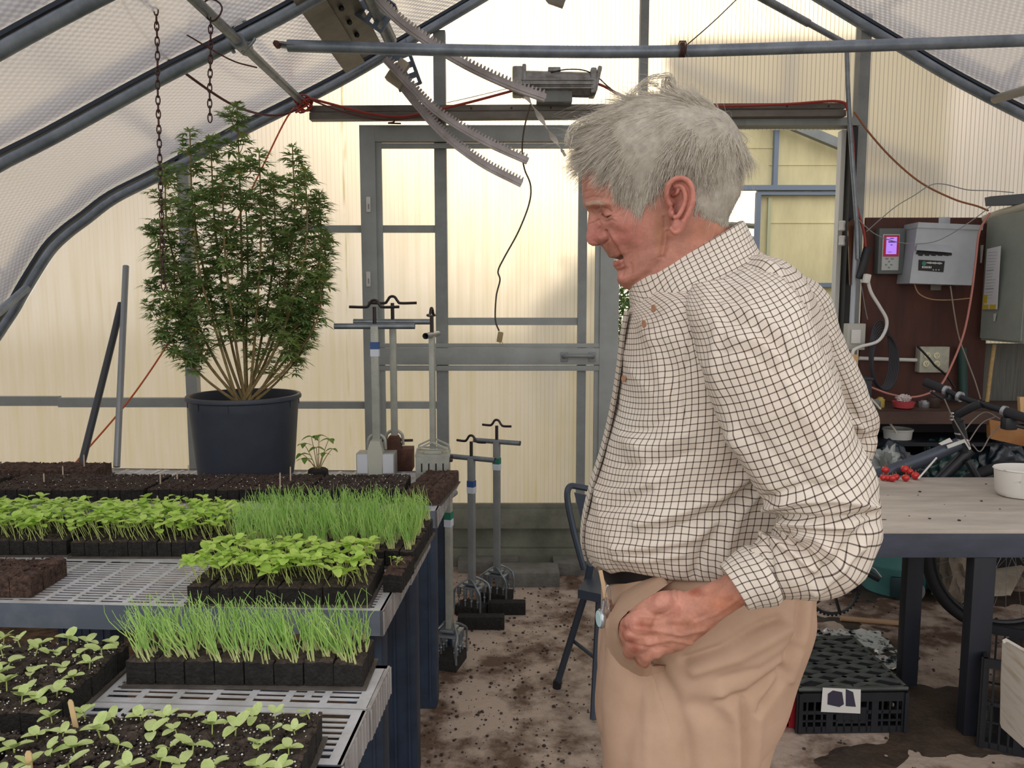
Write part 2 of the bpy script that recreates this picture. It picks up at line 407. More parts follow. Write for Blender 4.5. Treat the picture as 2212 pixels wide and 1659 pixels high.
# studs, girts and base
def vpost(px0, px1, y0, y1, Y, name, mt=M_greyd, d=.05, lean=0):
    m = MB(); a, b = PX(px0, Y), PX(px1, Y); z0, z1 = PZ(y1, Y), PZ(y0, Y)
    m.quadbox([(a - lean, Y - d, z0), (b - lean, Y - d, z0), (b, Y - d, z1), (a, Y - d, z1)], (0, d, 0)); m.v = [tuple(v) for v in m.v]
    return struct(m, name, mt)
def hpost(px0, px1, y0, y1, Y, name, mt=M_greyd, d=.05):
    m = MB(); a, b = PX(px0, Y), PX(px1, Y); z0, z1 = PZ(y1, Y), PZ(y0, Y)
    m.quadbox([(a, Y - d, z0), (b, Y - d, z0), (b, Y - d, z1), (a, Y - d, z1)], (0, d, 0))
    return struct(m, name, mt)
Y0 = YW - .012
vpost(943, 968, 72, 1228, Y0, 'trim_1', M_greyd)
vpost(1371, 1388, -170, 216, Y0, 'trim_2', M_greyd)
vpost(1247, 1265, 320, 1140, Y0, 'trim_3', M_greyd)
vpost(402, 426, 352, 1228, Y0, 'trim_4', M_grey)
hpost(120, 402, 858, 878, Y0, 'trim_5', M_grey, .035)
hpost(-90, 120, 855, 875, Y0, 'trim_5', M_grey, .035)
hpost(426, 943, 866, 881, Y0, 'trim_6', M_grey, .035)
hpost(640, 943, 488, 503, Y0, 'trim_7', M_grey, .035)
hpost(968, 1247, 686, 702, Y0, 'trim_8', M_grey, .035)
vpost(1824, 1846, 38, 1228, Y0, 'trim_9', M_greyd, .06)
hpost(1590, 1824, 262, 279, Y0 + .02, 'trim_10', M_grey, .09)      # head of doorway
hpost(1337, 1590, 262, 279, Y0 + .02, 'trim_10', M_grey, .09)
m = MB(); a = PX(1812); m.box((a + .012, YW - .03, PZ(281) / 2), (.03, .1, PZ(281))); struct(m, 'trim_11', M_black)
m = MB(); m.box((a - .02, YW + .0, PZ(283) / 2), (.022, .05, PZ(283))); struct(m, 'trim_12', M_white)
m = MB(); m.box((PX(1832), YW - .05, .9), (.05, .03, 1.8)); struct(m, 'trim_13', M_greyd)
M_foot = mat('mossy_concrete', (128, 130, 116), .8, rgb2=(98, 100, 88), vscale=6, bump=.2)
m = MB(); m.box(((XR - 3.7 + DX0) / 2, YW - .0, .13), (DX0 - XR + 3.7, .06, .26)); m.box((DX0 / 2 + PX(955) / 2, YW - .01, .05), (DX0 - PX(955), .1, .1))
struct(m, 'baseboard_back', M_foot, 'mossy grey footing board under the end wall')
m = MB(); m.box(((DX1 + XR + 3.7) / 2, YW, .13), (XR + 3.7 - DX1, .06, .26)); struct(m, 'baseboard_right', M_foot)

# sliding door, hung on the inside of the end wall
YD = YW - .10
def R4(px0, px1, y0, y1, Y): return PX(px0, Y), PX(px1, Y), PZ(y1, Y), PZ(y0, Y)
def slab(m, px0, px1, y0, y1, Y, d):
    a, b, z0, z1 = R4(px0, px1, y0, y1, Y); m.box(((a + b) / 2, Y + d / 2, (z0 + z1) / 2), (b - a, d, z1 - z0), bev=.0015)
door = bpy.data.objects.new('door_1', None); C.objects.link(door); door.location = (PX(1060, YD), YD, PZ(1140, YD)); tag(door, 'grey framed sliding door with polycarbonate behind it and a pull handle', None, None, 'structure')
m = MB()
slab(m, 783, 816, 270, 1142, YD, .035); slab(m, 816, 829, 306, 1142, YD + .012, .02)
slab(m, 816, 1337, 270, 306, YD, .035); slab(m, 829, 1286, 309, 320, YD + .012, .02)
slab(m, 1296, 1337, 306, 1142, YD, .035); slab(m, 1285, 1296, 306, 1142, YD + .012, .02)
m.build('door_frame', M_grey, door)
m = MB(); slab(m, 816, 1296, 752, 788, YD - .004, .03); slab(m, 816, 1296, 742, 751, YD + .004, .02); slab(m, 816, 1296, 790, 801, YD + .004, .02); m.build('mid_rail', M_grey, door)
m = MB(); slab(m, 816, 1296, 1100, 1142, YD, .03); slab(m, 816, 1296, 1088, 1099, YD + .01, .02); m.build('bottom_rail', M_foot, door)
m = MB(); yh = YD - .03
for px in (1219, 1279):
    p = P(px, 771, YD); m.box(p + Vector((0, -.006, 0)), (.035, .008, .05), bev=.002)
m.tube(smooth_path([P(1217, 771, YD - .005), P(1222, 769, YD - .035), P(1249, 769, YD - .045), P(1276, 769, YD - .035), P(1281, 771, YD - .005)], 5), .010, 10)
m.build('door_handle', M_greyd, door)
for yy in (442, 603):
    m = MB(); p = P(796, yy, YD); m.box(p + Vector((0, -.004, 0)), (.022, .006, .075), bev=.002); m.m = 1; m.box(p + Vector((.002, -.008, -.01)), (.005, .004, .025)); m.build('latch_plate', [M_white, M_greyd], door)

# header beam across the end wall
beam = thing('header_beam', P(1240, 258, 3.96), 'long grey header channel across the end wall above the door', 'beam')
m = MB()
for (ya, yb, dy) in ((228, 241, 0), (243, 258, -.012)):
    q = [P(668, yb, 3.97 + dy), P(1828, yb - 8, 3.97 + dy), P(1828, ya - 6, 3.97 + dy), P(668, ya, 3.97 + dy)]
    m.quadbox(q, (0, .055, 0))
m.build('channel', mat('beam_steel', (122, 118, 112), .5, .4, rgb2=(92, 84, 80), vscale=7, stretch=(.4, 1, 1)), beam)
m = MB()
for px in (745, 905, 1018, 1105, 1190, 1600, 1700, 1790):
    p = P(px, 236 - (px - 668) * 7 / 1160, 3.955); m.lathe([(.005, 0), (.005, .004), (.001, .006)], p, 8, rot=Matrix.Rotation(R(90), 3, 'X'))
m.build('screw', M_rust, beam)

# concrete slabs at the foot of the wall
M_conc = mat('grey_concrete', (122, 122, 116), .85, rgb2=(94, 92, 88), vscale=9, bump=.4)
for (x0, x1, y0, y1, Y, lab) in ((1070, 1208, 1230, 1262, 3.78, 'long grey concrete kerb block lying by the door foot'), (990, 1120, 1206, 1226, 3.98, 'grey slab at the wall foot behind the soil blockers'), (1195, 1285, 1210, 1240, 3.95, 'grey slab at the wall foot behind the folding chair')):
    a, b = PX(x0, Y, 1230), PX(x1, Y, 1230); zt = P(x0, y0, Y).z; zt = max(.06, zt)
    m = MB(); m.box(((a + b) / 2, Y + .04, zt / 2 - .004), (b - a, .16, zt), bev=.006); tag(m.build('concrete_slab', M_conc), lab, 'slab', 'concrete slabs by the wall')

# ------------------------------------------------------------------ outside: neighbouring greenhouse seen through the doorway
YO = 6.4
M_side = glazing('yellowed_panel', (.80, .76, .56), .0, 'rib', rib=.03, lead=.1)
M_siding = mat('cream_siding', (222, 212, 168), .7, rgb2=(200, 190, 148), vscale=3, stretch=(2, 1, .5))
M_blue = mat('blue_grey_frame', (112, 124, 142), .5, .3)
nb = thing('neighbour_greenhouse', (PX(1700, YO), YO, -.2), 'cream panelled greenhouse end with blue grey framing seen through the doorway', 'greenhouse')
def zO(y): return P(1700, y, YO).z
def bx(m, x0, x1, y0, y1, dY=0, d=.05):
    a, b = P(x0, 650, YO).x, P(x1, 650, YO).x; z0, z1 = zO(y1), zO(y0); m.box(((a + b) / 2, YO + dY + d / 2, (z0 + z1) / 2), (b - a, d, z1 - z0))
m = MB()
for (x0, x1, y0, y1) in ((1420, 1663, 100, 400), (1663, 1990, 100, 400), (1632, 1990, 410, 1100)): bx(m, x0, x1, y0, y1, .05, .03)
for y in (352, 478, 655, 780): bx(m, 1655, 1990, y, y + 3, .044, .02)
bx(m, 1420, 1663, 313, 318, .044, .02)
m.build('wall_panels', M_siding, nb)
m = MB(); bx(m, 1662, 1671, 100, 400); bx(m, 1420, 1990, 400, 411, -.01); bx(m, 1628, 1637, 415, 1100); bx(m, 1637, 1990, 415, 421); bx(m, 1632, 1990, 611, 620); bx(m, 1560, 1566, 415, 1100, .0)
m.build('frame', M_blue, nb)
m = MB(); bx(m, 1640, 1990, 421, 1100, .02, .02); 
m = MB(); a = P(1700, 268, YO - .05); b = P(1990, 385, YO - .05); c0 = P(1420, 150, YO - .05)
m.bar([c0, b], .06, .07, side=(0, 1, 0)); m.build('rafter', M_greyd, nb)
m = MB(); bx(m, 1655, 1662, 425, 1100, .03, .03); m.build('door_edge', mat('pale_green_frame', (178, 182, 150), .6), nb)
# bare hoop frames beyond it
m = MB()
for k in range(16):
    Y = YO + .8 + k * .8; zt = 2.55
    pts = [Vector((P(1500, 650, YO).x - 1.2 + 3.4 * t, Y, zt * (1 - (2 * t - 1) ** 2) ** .5 * .7 + .3)) for t in [i / 14 for i in range(15)]]
    m.tube(pts, .025, 6)
for dx in (-.9, -.2, .5): m.bar([(P(1560, 650, YO).x + dx, YO + .8, 1.3), (P(1560, 650, YO).x + dx * .8, YO + 13, 1.5)], .04, .04)
for s in (-1, 1): m.bar([(PX(1590, YO + .5) - s * .5, YO + .5, .9), (PX(1590, YO + .5) + s * .5, YO + .5, 2.3)], .02, .02)
tag(m.build('hoop_frame', M_greyd), 'bare curved hoops of an uncovered tunnel behind the cream greenhouse', 'frame')
# hedge outside
M_leafh = mat('hedge_leaf', (84, 116, 44), .6, rgb2=(44, 74, 26), vscale=9, transl=.3)
m = MB(); random.seed(3)
for i in range(9000):
    c = Vector((random.gauss(.95, .28), random.gauss(6.2, .3), random.uniform(-.2, 1.75))); 
    a = Vector((random.gauss(0, 1), random.gauss(0, 1), random.gauss(0, 1) + .8)).normalized() * random.uniform(.02, .06); b = a.cross(Vector((random.gauss(0, 1), random.gauss(0, 1), random.gauss(0, 1)))).normalized() * .007
    m.add([c - a, c + b, c + a, c - b], [(0, 1, 2, 3)])
tag(m.build('hedge', M_leafh, smooth=0), 'green bushy hedge outside the open doorway', 'hedge', kind='stuff')
# ------------------------------------------------------------------ overhead gear
def tubething(name, pts, r, m, lab, cat, seg=10, group=None):
    o = MB(); o.tube(pts, r, seg); return tag(o.build(name, m), lab, cat, group)
# collar tube tied to the middle hoop
t = thing('collar_tube', P(1400, 110, 3.06), 'long horizontal steel collar tube crossing the whole width overhead', 'tube')
m = MB(); path = pxpath([(622, 99), (700, 101), (1000, 109), (1380, 112), (1800, 101), (2260, 86)], 3.06, 6)
m.tube(path, .0225, 12); m.build('tube', M_galvd, t)
m = MB(); m.tube([P(600, 96, 3.07), P(612, 97, 3.06), P(640, 100, 3.06)], [.024, .026, .0225], 12, flat=.45); m.build('flattened_end', M_galv, t)
m = MB(); p = P(601, 99, 3.04); m.lathe([(.012, 0), (.012, .03), (.004, .034)], p, 6, rot=Matrix.Rotation(R(90), 3, 'X')); m.build('bolt', M_rust, t)
# purlins
pl = thing('purlin', P(655, 228, 3.98), 'pale steel purlin tube slanting down to the header beam at upper left', 'purlin')
a, b = P(655, 228, 3.96), P(430, 0, 3.96); d = Vector((0, -1, 0))
p1 = P(655, 222, 3.98); p0 = Vector((p1.x, 2.2, p1.z)); m = MB(); m.tube([p1 + Vector((0, .02, 0)), p0], .019, 12); m.build('tube', M_galv, pl)
m = MB(); c = Vector((p1.x, 3.10, p1.z)); 
m.tube([c + Vector((0, -.05, 0)), c + Vector((0, .05, 0))], .028, 12)
m.tube(smooth_path([c + Vector((-.03, 0, -.03)), c + Vector((-.06, 0, .03)), c + Vector((0, 0, .09)), c + Vector((.05, 0, .03)), c + Vector((.0, 0, -.03))], 5), .007, 8); m.build('hoop_clamp', M_galv, pl)
pr = thing('purlin', P(2160, 213, 3.97), 'short steel purlin stub meeting the end wall hoop at upper right', 'purlin')
m = MB(); m.tube([P(2150, 214, 3.97), P(2300, 170, 3.3)], .022, 12); m.build('tube', mat('pale_pipe', (150, 148, 140), .5, .3), pr)
m = MB(); m.tube([P(2172, 200, 3.93), P(2172, 216, 3.93)], .026, 10); m.build('hoop_clamp', M_galvd, pr)
m = MB(); a = P(1640, -8, 3.6); b = P(1826, 94, 3.9)
m.tube([a, a.lerp(b, .55)], .018, 10); m.tube([a.lerp(b, .5), b], .014, 10)
tag(m.build('roof_brace', M_galv), 'thin diagonal brace tube from the ridge to the right door post', 'brace')
tubething('conduit', pxpath([(1829, 98), (1832, 200), (1840, 330), (1850, 470), (1853, 560)], 3.92), .011, M_galv, 'slim grey conduit running down beside the right door post', 'conduit')
# lower left braces on the end hoop
tubething('side_brace', [P(58, 622, 3.98), P(0, 672, 3.8), P(-60, 720, 3.6)], .02, M_galvd, 'steel brace tube leaving the end hoop at the left edge', 'brace')

# vent ridge plate (galvanised tray under the roof)
vp = thing('vent_tray', P(790, 150, 3.95), 'galvanised sheet tray running under the roof beside the gear shaft', 'tray')
A_, B_, C_ = P(747, 158, 3.95), P(788, 134, 3.95), P(832, 112, 3.95)
def run(a, b, y0, y1, t): return [(a.x, y0, a.z), (b.x, y0, b.z), (b.x, y1, b.z), (a.x, y1, a.z)]
n_ = Vector((-.45, 0, .9)).normalized()
M_tray = mat('tray_sheet', (138, 134, 124), .45, .6, rgb2=(104, 102, 96), vscale=5, bump=.05)
m = MB(); m.quadbox(run(A_, B_, 3.95, 1.9, 0), n_ * .03); m.build('tray_plate', M_tray, vp)
m = MB(); m.quadbox(run(B_ + n_ * .02, C_ + n_ * .02, 3.95, 1.9, 0), n_ * .03); m.build('tray_flange', M_tray, vp)
for k in range(7):
    m = MB(); y = 3.8 - k * .16; q = B_.lerp(A_, -.25); m.ball((q.x, y, q.z + .012), .012, 8); m.build('bolt_hole', M_black, vp)
# gear shaft
sh = thing('gear_shaft', P(843, 88, 3.85), 'thick galvanised drive shaft tube for the roof vent', 'shaft')
e1 = P(843, 86, 3.78); m = MB(); m.tube([e1, (e1.x, 1.9, e1.z)], .030, 20, cap=False); m.tube([e1, (e1.x, 1.9, e1.z)], .026, 20, cap=False)
m.build('tube', M_galv, sh)
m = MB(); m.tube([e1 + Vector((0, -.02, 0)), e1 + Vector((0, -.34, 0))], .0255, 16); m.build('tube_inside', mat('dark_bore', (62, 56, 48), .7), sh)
def perf_plate(m, o, u, v, nu, nv, hu, hv, t):
    """plate spanned by u and v with a grid of oblong holes"""
    o, u, v = Vector(o), Vector(u), Vector(v); U, V = u.normalized(), v.normalized(); LU, LV = u.length, v.length
    cu, cv = LU / nu, LV / nv
    for i in range(nu):
        x0 = i * cu; wx = (cu - hu) / 2
        m.quadbox([o + U * x0, o + U * (x0 + wx), o + U * (x0 + wx) + V * LV, o + U * x0 + V * LV], t)
        m.quadbox([o + U * (x0 + cu - wx), o + U * (x0 + cu), o + U * (x0 + cu) + V * LV, o + U * (x0 + cu - wx) + V * LV], t)
        for j in range(nv):
            y0 = j * cv; wy = (cv - hv) / 2
            for s0, s1 in ((y0, y0 + wy), (y0 + cv - wy, y0 + cv)):
                m.quadbox([o + U * (x0 + wx) + V * s0, o + U * (x0 + cu - wx) + V * s0, o + U * (x0 + cu - wx) + V * s1, o + U * (x0 + wx) + V * s1], t)
M_brk = mat('bracket_steel', (118, 132, 150), .4, .6, rgb2=(98, 108, 122), vscale=12)
def bracket(px, py, Y, w, h, ang, lab):
    m = MB(); c = P(px, py, Y); ca, sa = math.cos(ang), math.sin(ang)
    u = Vector((ca, 0, sa)) * w; v = Vector((-sa, 0, ca)) * h
    perf_plate(m, c - u / 2 - v / 2, u, v, 2, 4, w * .28, h * .12, (0, .006, 0))
    m.quadbox([c + u / 2 - v / 2, c + u / 2 + v / 2, c + u / 2 + v / 2 + Vector((0, -.05, 0)), c + u / 2 - v / 2 + Vector((0, -.05, 0))], u.normalized() * .005)
    return tag(m.build('shaft_bracket', M_brk, smooth=0), lab, 'bracket', 'perforated brackets on the vent shaft')
bracket(806, 22, 3.45, .12, .16, R(55), 'blue grey perforated bracket holding the nearer end of the gear shaft')
bracket(870, 145, 3.8, .11, .20, R(20), 'perforated bracket below the collar tube at the end of the gear shaft')
m = MB(); c = P(857, 168, 3.78); m.box(c, (.085, .05, .07), Euler((0, R(35), 0)), bev=.006); m.box(c + Vector((.02, -.02, .03)), (.05, .05, .09), Euler((0, R(35), 0)), bev=.006)
tag(m.build('pinion_housing', mat('cream_casting', (168, 160, 142), .5)), 'cream pinion housing block gripping the lower gear racks', 'housing')
# racks
M_rack = mat('rack_aluminium', (172, 166, 168), .42, .45, rgb2=(142, 134, 132), vscale=9)
def rack(pts, Y, h, lab):
    path = pxpath(pts, Y, 10); m = MB(); m.bar(path, h, .022, side=(0, 0, 1))
    m.bar([p + Vector((.002, -.012, -.0)) for p in path], h * .45, .006, side=(0, 0, 1))
    L = 0; acc = 0
    for a, b in zip(path, path[1:]):
        d = b - a; n = d.normalized(); up = Vector((0, 0, 1)); up = (up - n * up.dot(n)).normalized(); s = 0
        acc += d.length
        while acc > .016:
            acc -= .016; c = b - n * acc + up * (h / 2)
            m.add([c - n * .005 + Vector((0, -.009, 0)), c + n * .005 + Vector((0, -.009, 0)), c + n * .002 + up * .014 + Vector((0, -.009, 0)), c - n * .002 + up * .014 + Vector((0, -.009, 0)),
                   c - n * .005 + Vector((0, .009, 0)), c + n * .005 + Vector((0, .009, 0)), c + n * .002 + up * .014 + Vector((0, .009, 0)), c - n * .002 + up * .014 + Vector((0, .009, 0))],
                  [(0, 1, 2, 3), (7, 6, 5, 4), (0, 4, 5, 1), (1, 5, 6, 2), (2, 6, 7, 3), (3, 7, 4, 0)])
    return tag(m.build('gear_rack', M_rack, smooth=0), lab, 'gear rack', 'curved toothed vent racks')
rack([(806, -12), (850, 35), (905, 78), (1000, 137), (1100, 184), (1178, 212)], 3.25, .030, 'long curved toothed rack reaching highest, ending by the grey motor')
rack([(832, 128), (880, 180), (945, 243), (1040, 302), (1140, 348)], 3.7, .030, 'middle curved toothed rack, ending above the door glass')
rack([(868, 186), (905, 232), (960, 292), (1040, 352), (1127, 397)], 3.8, .034, 'lowest curved toothed rack crossing the door head')
# ridge plate end at the top
m = MB(); m.quadbox([P(1175, -10, 3.6), P(1225, -10, 3.6), P(1216, 14, 3.6), P(1185, 3, 3.6)], (0, .03, 0)); tag(m.build('ridge_plate', M_tray), 'end of a ridge plate poking in at the top edge', 'plate')
# vent motor on the header
mo = thing('vent_motor', P(1205, 226, 3.93), 'grey ribbed cylindrical motor lying on top of the header beam', 'motor')
M_cast = mat('cast_aluminium', (150, 150, 150), .42, .5, rgb2=(112, 108, 104), vscale=16, bump=.1)
Yv = 3.92; m = MB(); m.tube([P(1125, 180, Yv), P(1280, 184, Yv)], .058, 20); m.build('housing', M_cast, mo)
m = MB(); m.box(P(1118, 178, Yv), (.05, .12, .125), bev=.01); m.box(P(1132, 176, Yv), (.02, .12, .135), bev=.008); m.build('end_cap', M_cast, mo)
m = MB(); m.box(P(1280, 180, Yv), (.03, .12, .12), bev=.01); m.box(P(1289, 175, Yv), (.02, .1, .12), Euler((0, R(12), 0)), bev=.008); m.build('end_cap', M_cast, mo)
m = MB(); m.box(P(1197, 207, Yv), (.17, .08, .075), bev=.004); m.build('foot_block', M_greyd, mo)
m = MB()
for k in range(3): m.box(P(1205, 172 + k * 9, Yv - .06), (.34, .012, .006))
m.build('cooling_rib', M_cast, mo)
m = MB(); m.box(P(1197, 152, Yv), (.06, .05, .02), bev=.004); m.build('grease_cap', M_cast, mo)
tubething('motor_cable', pxpath([(1190, 156), (1225, 150), (1262, 152), (1290, 166), (1310, 184), (1330, 200)], 3.88), .003, M_black, 'thin black cable looping over the motor', 'cable')

# chains
def chain(pts, Y, lab, link=.024):
    path = pxpath(pts, Y, 30); m = MB(); acc = 0; k = 0
    for a, b in zip(path, path[1:]):
        acc += (b - a).length
        if acc >= link:
            acc -= link; d = (b - a).normalized(); s = Vector((1, 0, 0)) if k % 2 else Vector((.25, -.95, 0)); s = (s - d * s.dot(d)).normalized(); k += 1
            loop = [b + d * (math.cos(t) * link * .68) * (1 if abs(math.cos(t)) > .5 else .9) + s * (math.sin(t) * link * .30) for t in [i * math.pi / 5 for i in range(10)]]
            m.tube(loop, .0024, 5, closed=True)
    return tag(m.build('chain', mat('dark_chain', (52, 50, 52), .5, .5, rgb2=(92, 52, 44), vscale=4), smooth=60), lab, 'chain', 'dark steel link chains')
chain([(336, -10), (340, 100), (341, 200), (344, 300), (347, 400), (351, 520), (353, 620)], 2.75, 'long dark link chain hanging down past the left of the hemp plant')
chain([(455, 30), (455, 120), (453, 200), (454, 268)], 2.75, 'short dark link chain hanging from the purlin above the hemp plant')
m = MB(); c = P(460, 22, 2.75); m.tube([c + Vector((math.cos(t) * .03, .01 * math.sin(2 * t), math.sin(t) * .035)) for t in [i * math.pi / 8 for i in range(16)]], .003, 6, closed=True)
tag(m.build('chain_loop', MATS['dark_chain']), 'loop of chain wrapped round the purlin above the short chain', 'chain')
# cords
tubething('cable', pxpath([(258, -10, 2.9), (300, 60, 3.0), (360, 125, 3.1), (430, 180, 3.3), (500, 225, 3.5), (560, 246, 3.8), (610, 248, 3.95), (660, 228, 3.98)], n=8), .0055, mat('maroon_rubber', (86, 44, 44), .55), 'thick maroon cable swagging from the roof to the header beam end', 'cable')
tubething('wire', pxpath([(295, -8, 3.0), (345, 38, 3.0), (420, 85, 3.0), (500, 130, 3.05), (555, 146, 3.05)], n=8), .0028, M_rust, 'thin rusty wire strung from the roof to the purlin clamp', 'wire')
tubething('cord', pxpath([(636, 232, 3.98), (612, 268, 3.95), (560, 375, 3.9), (490, 520, 3.8), (395, 690, 3.7), (290, 850, 3.55), (158, 1006, 3.35)], n=8), .004, mat('orange_cord', (196, 92, 48), .6), 'orange cord stretched diagonally behind the hemp plant down to the bench', 'cord')
m = MB(); c = P(652, 226, 3.93)
for k in range(6):
    q = c + Vector((random.uniform(-.01, .02), 0, random.uniform(-.02, .02))); m.tube([q + Vector((math.cos(t) * .035, math.sin(t) * .03, math.sin(t + k) * .03)) for t in [i * math.pi / 6 for i in range(12)]], .0045, 6, closed=True)
tag(m.build('cord_knot', MATS['red_rubber']), 'bright red cord knotted round the purlin end at the header beam', 'knot')
tubething('hose', pxpath([(660, 210, 3.92), (720, 226), (800, 246), (870, 252), (930, 240), (1010, 222), (1100, 198), (1135, 188), (1200, 180), (1285, 180), (1340, 205), (1400, 225), (1560, 229), (1700, 225), (1810, 219), (1832, 240), (1842, 300), (1845, 380), (1852, 450), (1866, 500), (1872, 560)], 3.92, 8), .0062, M_redhose, 'red hose running along the header beam and down the right door post', 'hose')
tubething('hose', pxpath([(665, 213), (730, 238), (800, 256), (860, 258), (940, 245)], 3.91, 8), .004, mat('dark_red_hose', (92, 46, 40), .5), 'thin dark red hose sagging along the left of the header beam', 'hose')
tubething('extension_cord', pxpath([(1845, 242), (1880, 290), (1930, 345), (1990, 395), (2060, 430), (2110, 445), (2135, 455)], 3.85, 8), .0045, mat('brown_orange_cord', (142, 92, 58), .6), 'brown orange cord swagging from the right door post to the grey cabinet', 'cord')
tubething('wire', pxpath([(1872, 500), (1930, 450), (1975, 422), (2010, 400), (2040, 398), (2090, 410), (2140, 412), (2190, 416)], 3.8, 8), .0022, M_greyd, 'thin grey wire rising from the control unit to the lamp bracket', 'wire')
tubething('wire', pxpath([(1850, 470), (1885, 502), (1920, 518), (1960, 526), (2010, 524), (2050, 508), (2100, 476), (2140, 446)], 3.8, 8), .0022, M_greyd, 'thin grey wire drooping across the white electrical box', 'wire')
tubething('wire', pxpath([(965, 222), (1010, 212), (1060, 200), (1110, 188)], 3.9, 5), .0015, M_black, 'hair thin wire slanting from the stud to the motor', 'wire')
tubething('guy_wire', pxpath([(1595, -5, 3.3), (1540, 48, 3.15), (1478, 102, 3.05)], n=5), .0022, M_black, 'thin black guy wire tied to the collar tube above the man', 'wire')
m = MB(); c = P(1474, 106, 3.05)
for k in range(4): m.tube([c + Vector((k * .006 - .01, math.cos(t) * .028, math.sin(t) * .028)) for t in [i * math.pi / 6 for i in range(12)]], .0025, 5, closed=True)
tag(m.build('wire_tie', M_rust), 'twisted wire tie wrapped round the collar tube', 'tie')
# hanging lead with plug
hl = thing('hanging_lead', P(1080, 742, 3.6), 'hanging power lead ending in a pale plug in front of the door', 'lead')
m = MB(); m.tube(pxpath([(1146, 225), (1132, 280), (1128, 330), (1133, 365), (1146, 400), (1143, 440), (1120, 500), (1090, 555), (1076, 585), (1080, 605), (1072, 640), (1070, 690), (1078, 715)], 3.75), .0038, 8); m.build('wire', mat('dark_lead', (74, 66, 54), .6), hl)
m = MB(); c = P(1080, 728, 3.75); m.box(c, (.026, .022, .05), Euler((0, R(10), 0)), bev=.005); m.build('plug', mat('brass_plug', (146, 130, 92), .5), hl)
m = MB()
for dx in (-.006, .006): m.box(c + Vector((.006 + dx, 0, -.034)), (.003, .006, .02))
m.build('prong', MATS['brass_plug'], hl)
# twisted clear strip
m = MB(); path = pxpath([(1136, 208), (1158, 240), (1180, 275), (1200, 305), (1216, 328)], 3.85, 8)
for i, p in enumerate(path):
    a = i * .55; wv = Vector((math.cos(a) * .5 + .5, math.sin(a) * .6, .2)) * .014; m.v += [tuple(p - wv), tuple(p + wv)]
    if i: k = 2 * i; m.f.append((k - 2, k - 1, k + 1, k)); m.mi.append(0)
m.tube([path[-1], path[-1] + Vector((.012, 0, -.02))], .007, 6)
tag(m.build('plastic_strip', mat('clear_plastic', (214, 210, 204), .2, transl=.4)), 'twisted clear plastic strip dangling under the motor', 'strip')
# loose small hook under beam
m = MB(); m.tube(pxpath([(851, 258), (851, 264), (838, 266), (866, 267)], 3.93, 3), .004, 5); tag(m.build('wire_hook', M_rust), 'small rusty wire hook under the header beam at left', 'hook')
# leaning poles
tubething('leaning_pole', [P(252, 1009, 3.2), P(272, 575, 3.55)], .0135, mat('grey_pipe', (142, 146, 150), .4, .4), 'light grey pipe leaning almost upright on the bench at left', 'pole')
tubething('leaning_pole', [P(175, 1008, 3.16), P(247, 720, 3.44), P(262, 655, 3.5)], .0145, mat('black_pipe', (58, 60, 66), .45), 'black pipe leaning across the light grey pipe', 'pole')
# ------------------------------------------------------------------ benches
ZB = .717
M_grate = mat('bench_plastic', (196, 198, 204), .45, rgb2=(168, 168, 168), vscale=14)
M_fascia = mat('dusty_blue_plastic', (92, 102, 116), .55, rgb2=(128, 134, 142), vscale=6, lo=.45, hi=.8)
M_fside = mat('weathered_grey_plastic', (168, 166, 166), .6, rgb2=(134, 130, 128), vscale=18, stretch=(1, 1, .3))
M_leg = mat('navy_plastic_leg', (46, 60, 80), .5, rgb2=(34, 44, 60), vscale=9)
def grate_panel(m, o, U, V, LU, LV):
    """one slotted plastic bench top panel: slots run along U, wide ribs between slot columns"""
    o = Vector(o); T = (0, 0, -.0018)
    cols = max(1, round((LU - .03) / .063)); rows = max(1, round((LV - .03) / .0158)); rim = .015
    cu = (LU - 2 * rim) / cols; cv = (LV - 2 * rim) / rows; rib = .0125; th = .0068
    def q(a, b, c, d, dz=0): dz = Vector((0, 0, -dz)); m.quadbox([o + U * a + V * c + dz, o + U * b + V * c + dz, o + U * b + V * d + dz, o + U * a + V * d + dz], T)
    q(0, LU, 0, rim); q(0, LU, LV - rim, LV); q(0, rim, rim, LV - rim); q(LU - rim, LU, rim, LV - rim)
    for i in range(cols + 1):
        x = rim + i * cu; q(max(rim, x - rib / 2), min(LU - rim, x + rib / 2), rim, LV - rim, .0004)
    for j in range(1, rows):
        y = rim + j * cv; q(rim, LU - rim, y - th / 2, y + th / 2, .0010)
    # short locating bridges, two columns in from each corner
    for j in (1, 2, rows - 3, rows - 2):
        for i in (1, cols // 2, cols - 2):
            x = rim + (i + .5) * cu; y = rim + (j + .5) * cv; q(x - .006, x + .006, y - cv / 2, y + cv / 2, .0007)
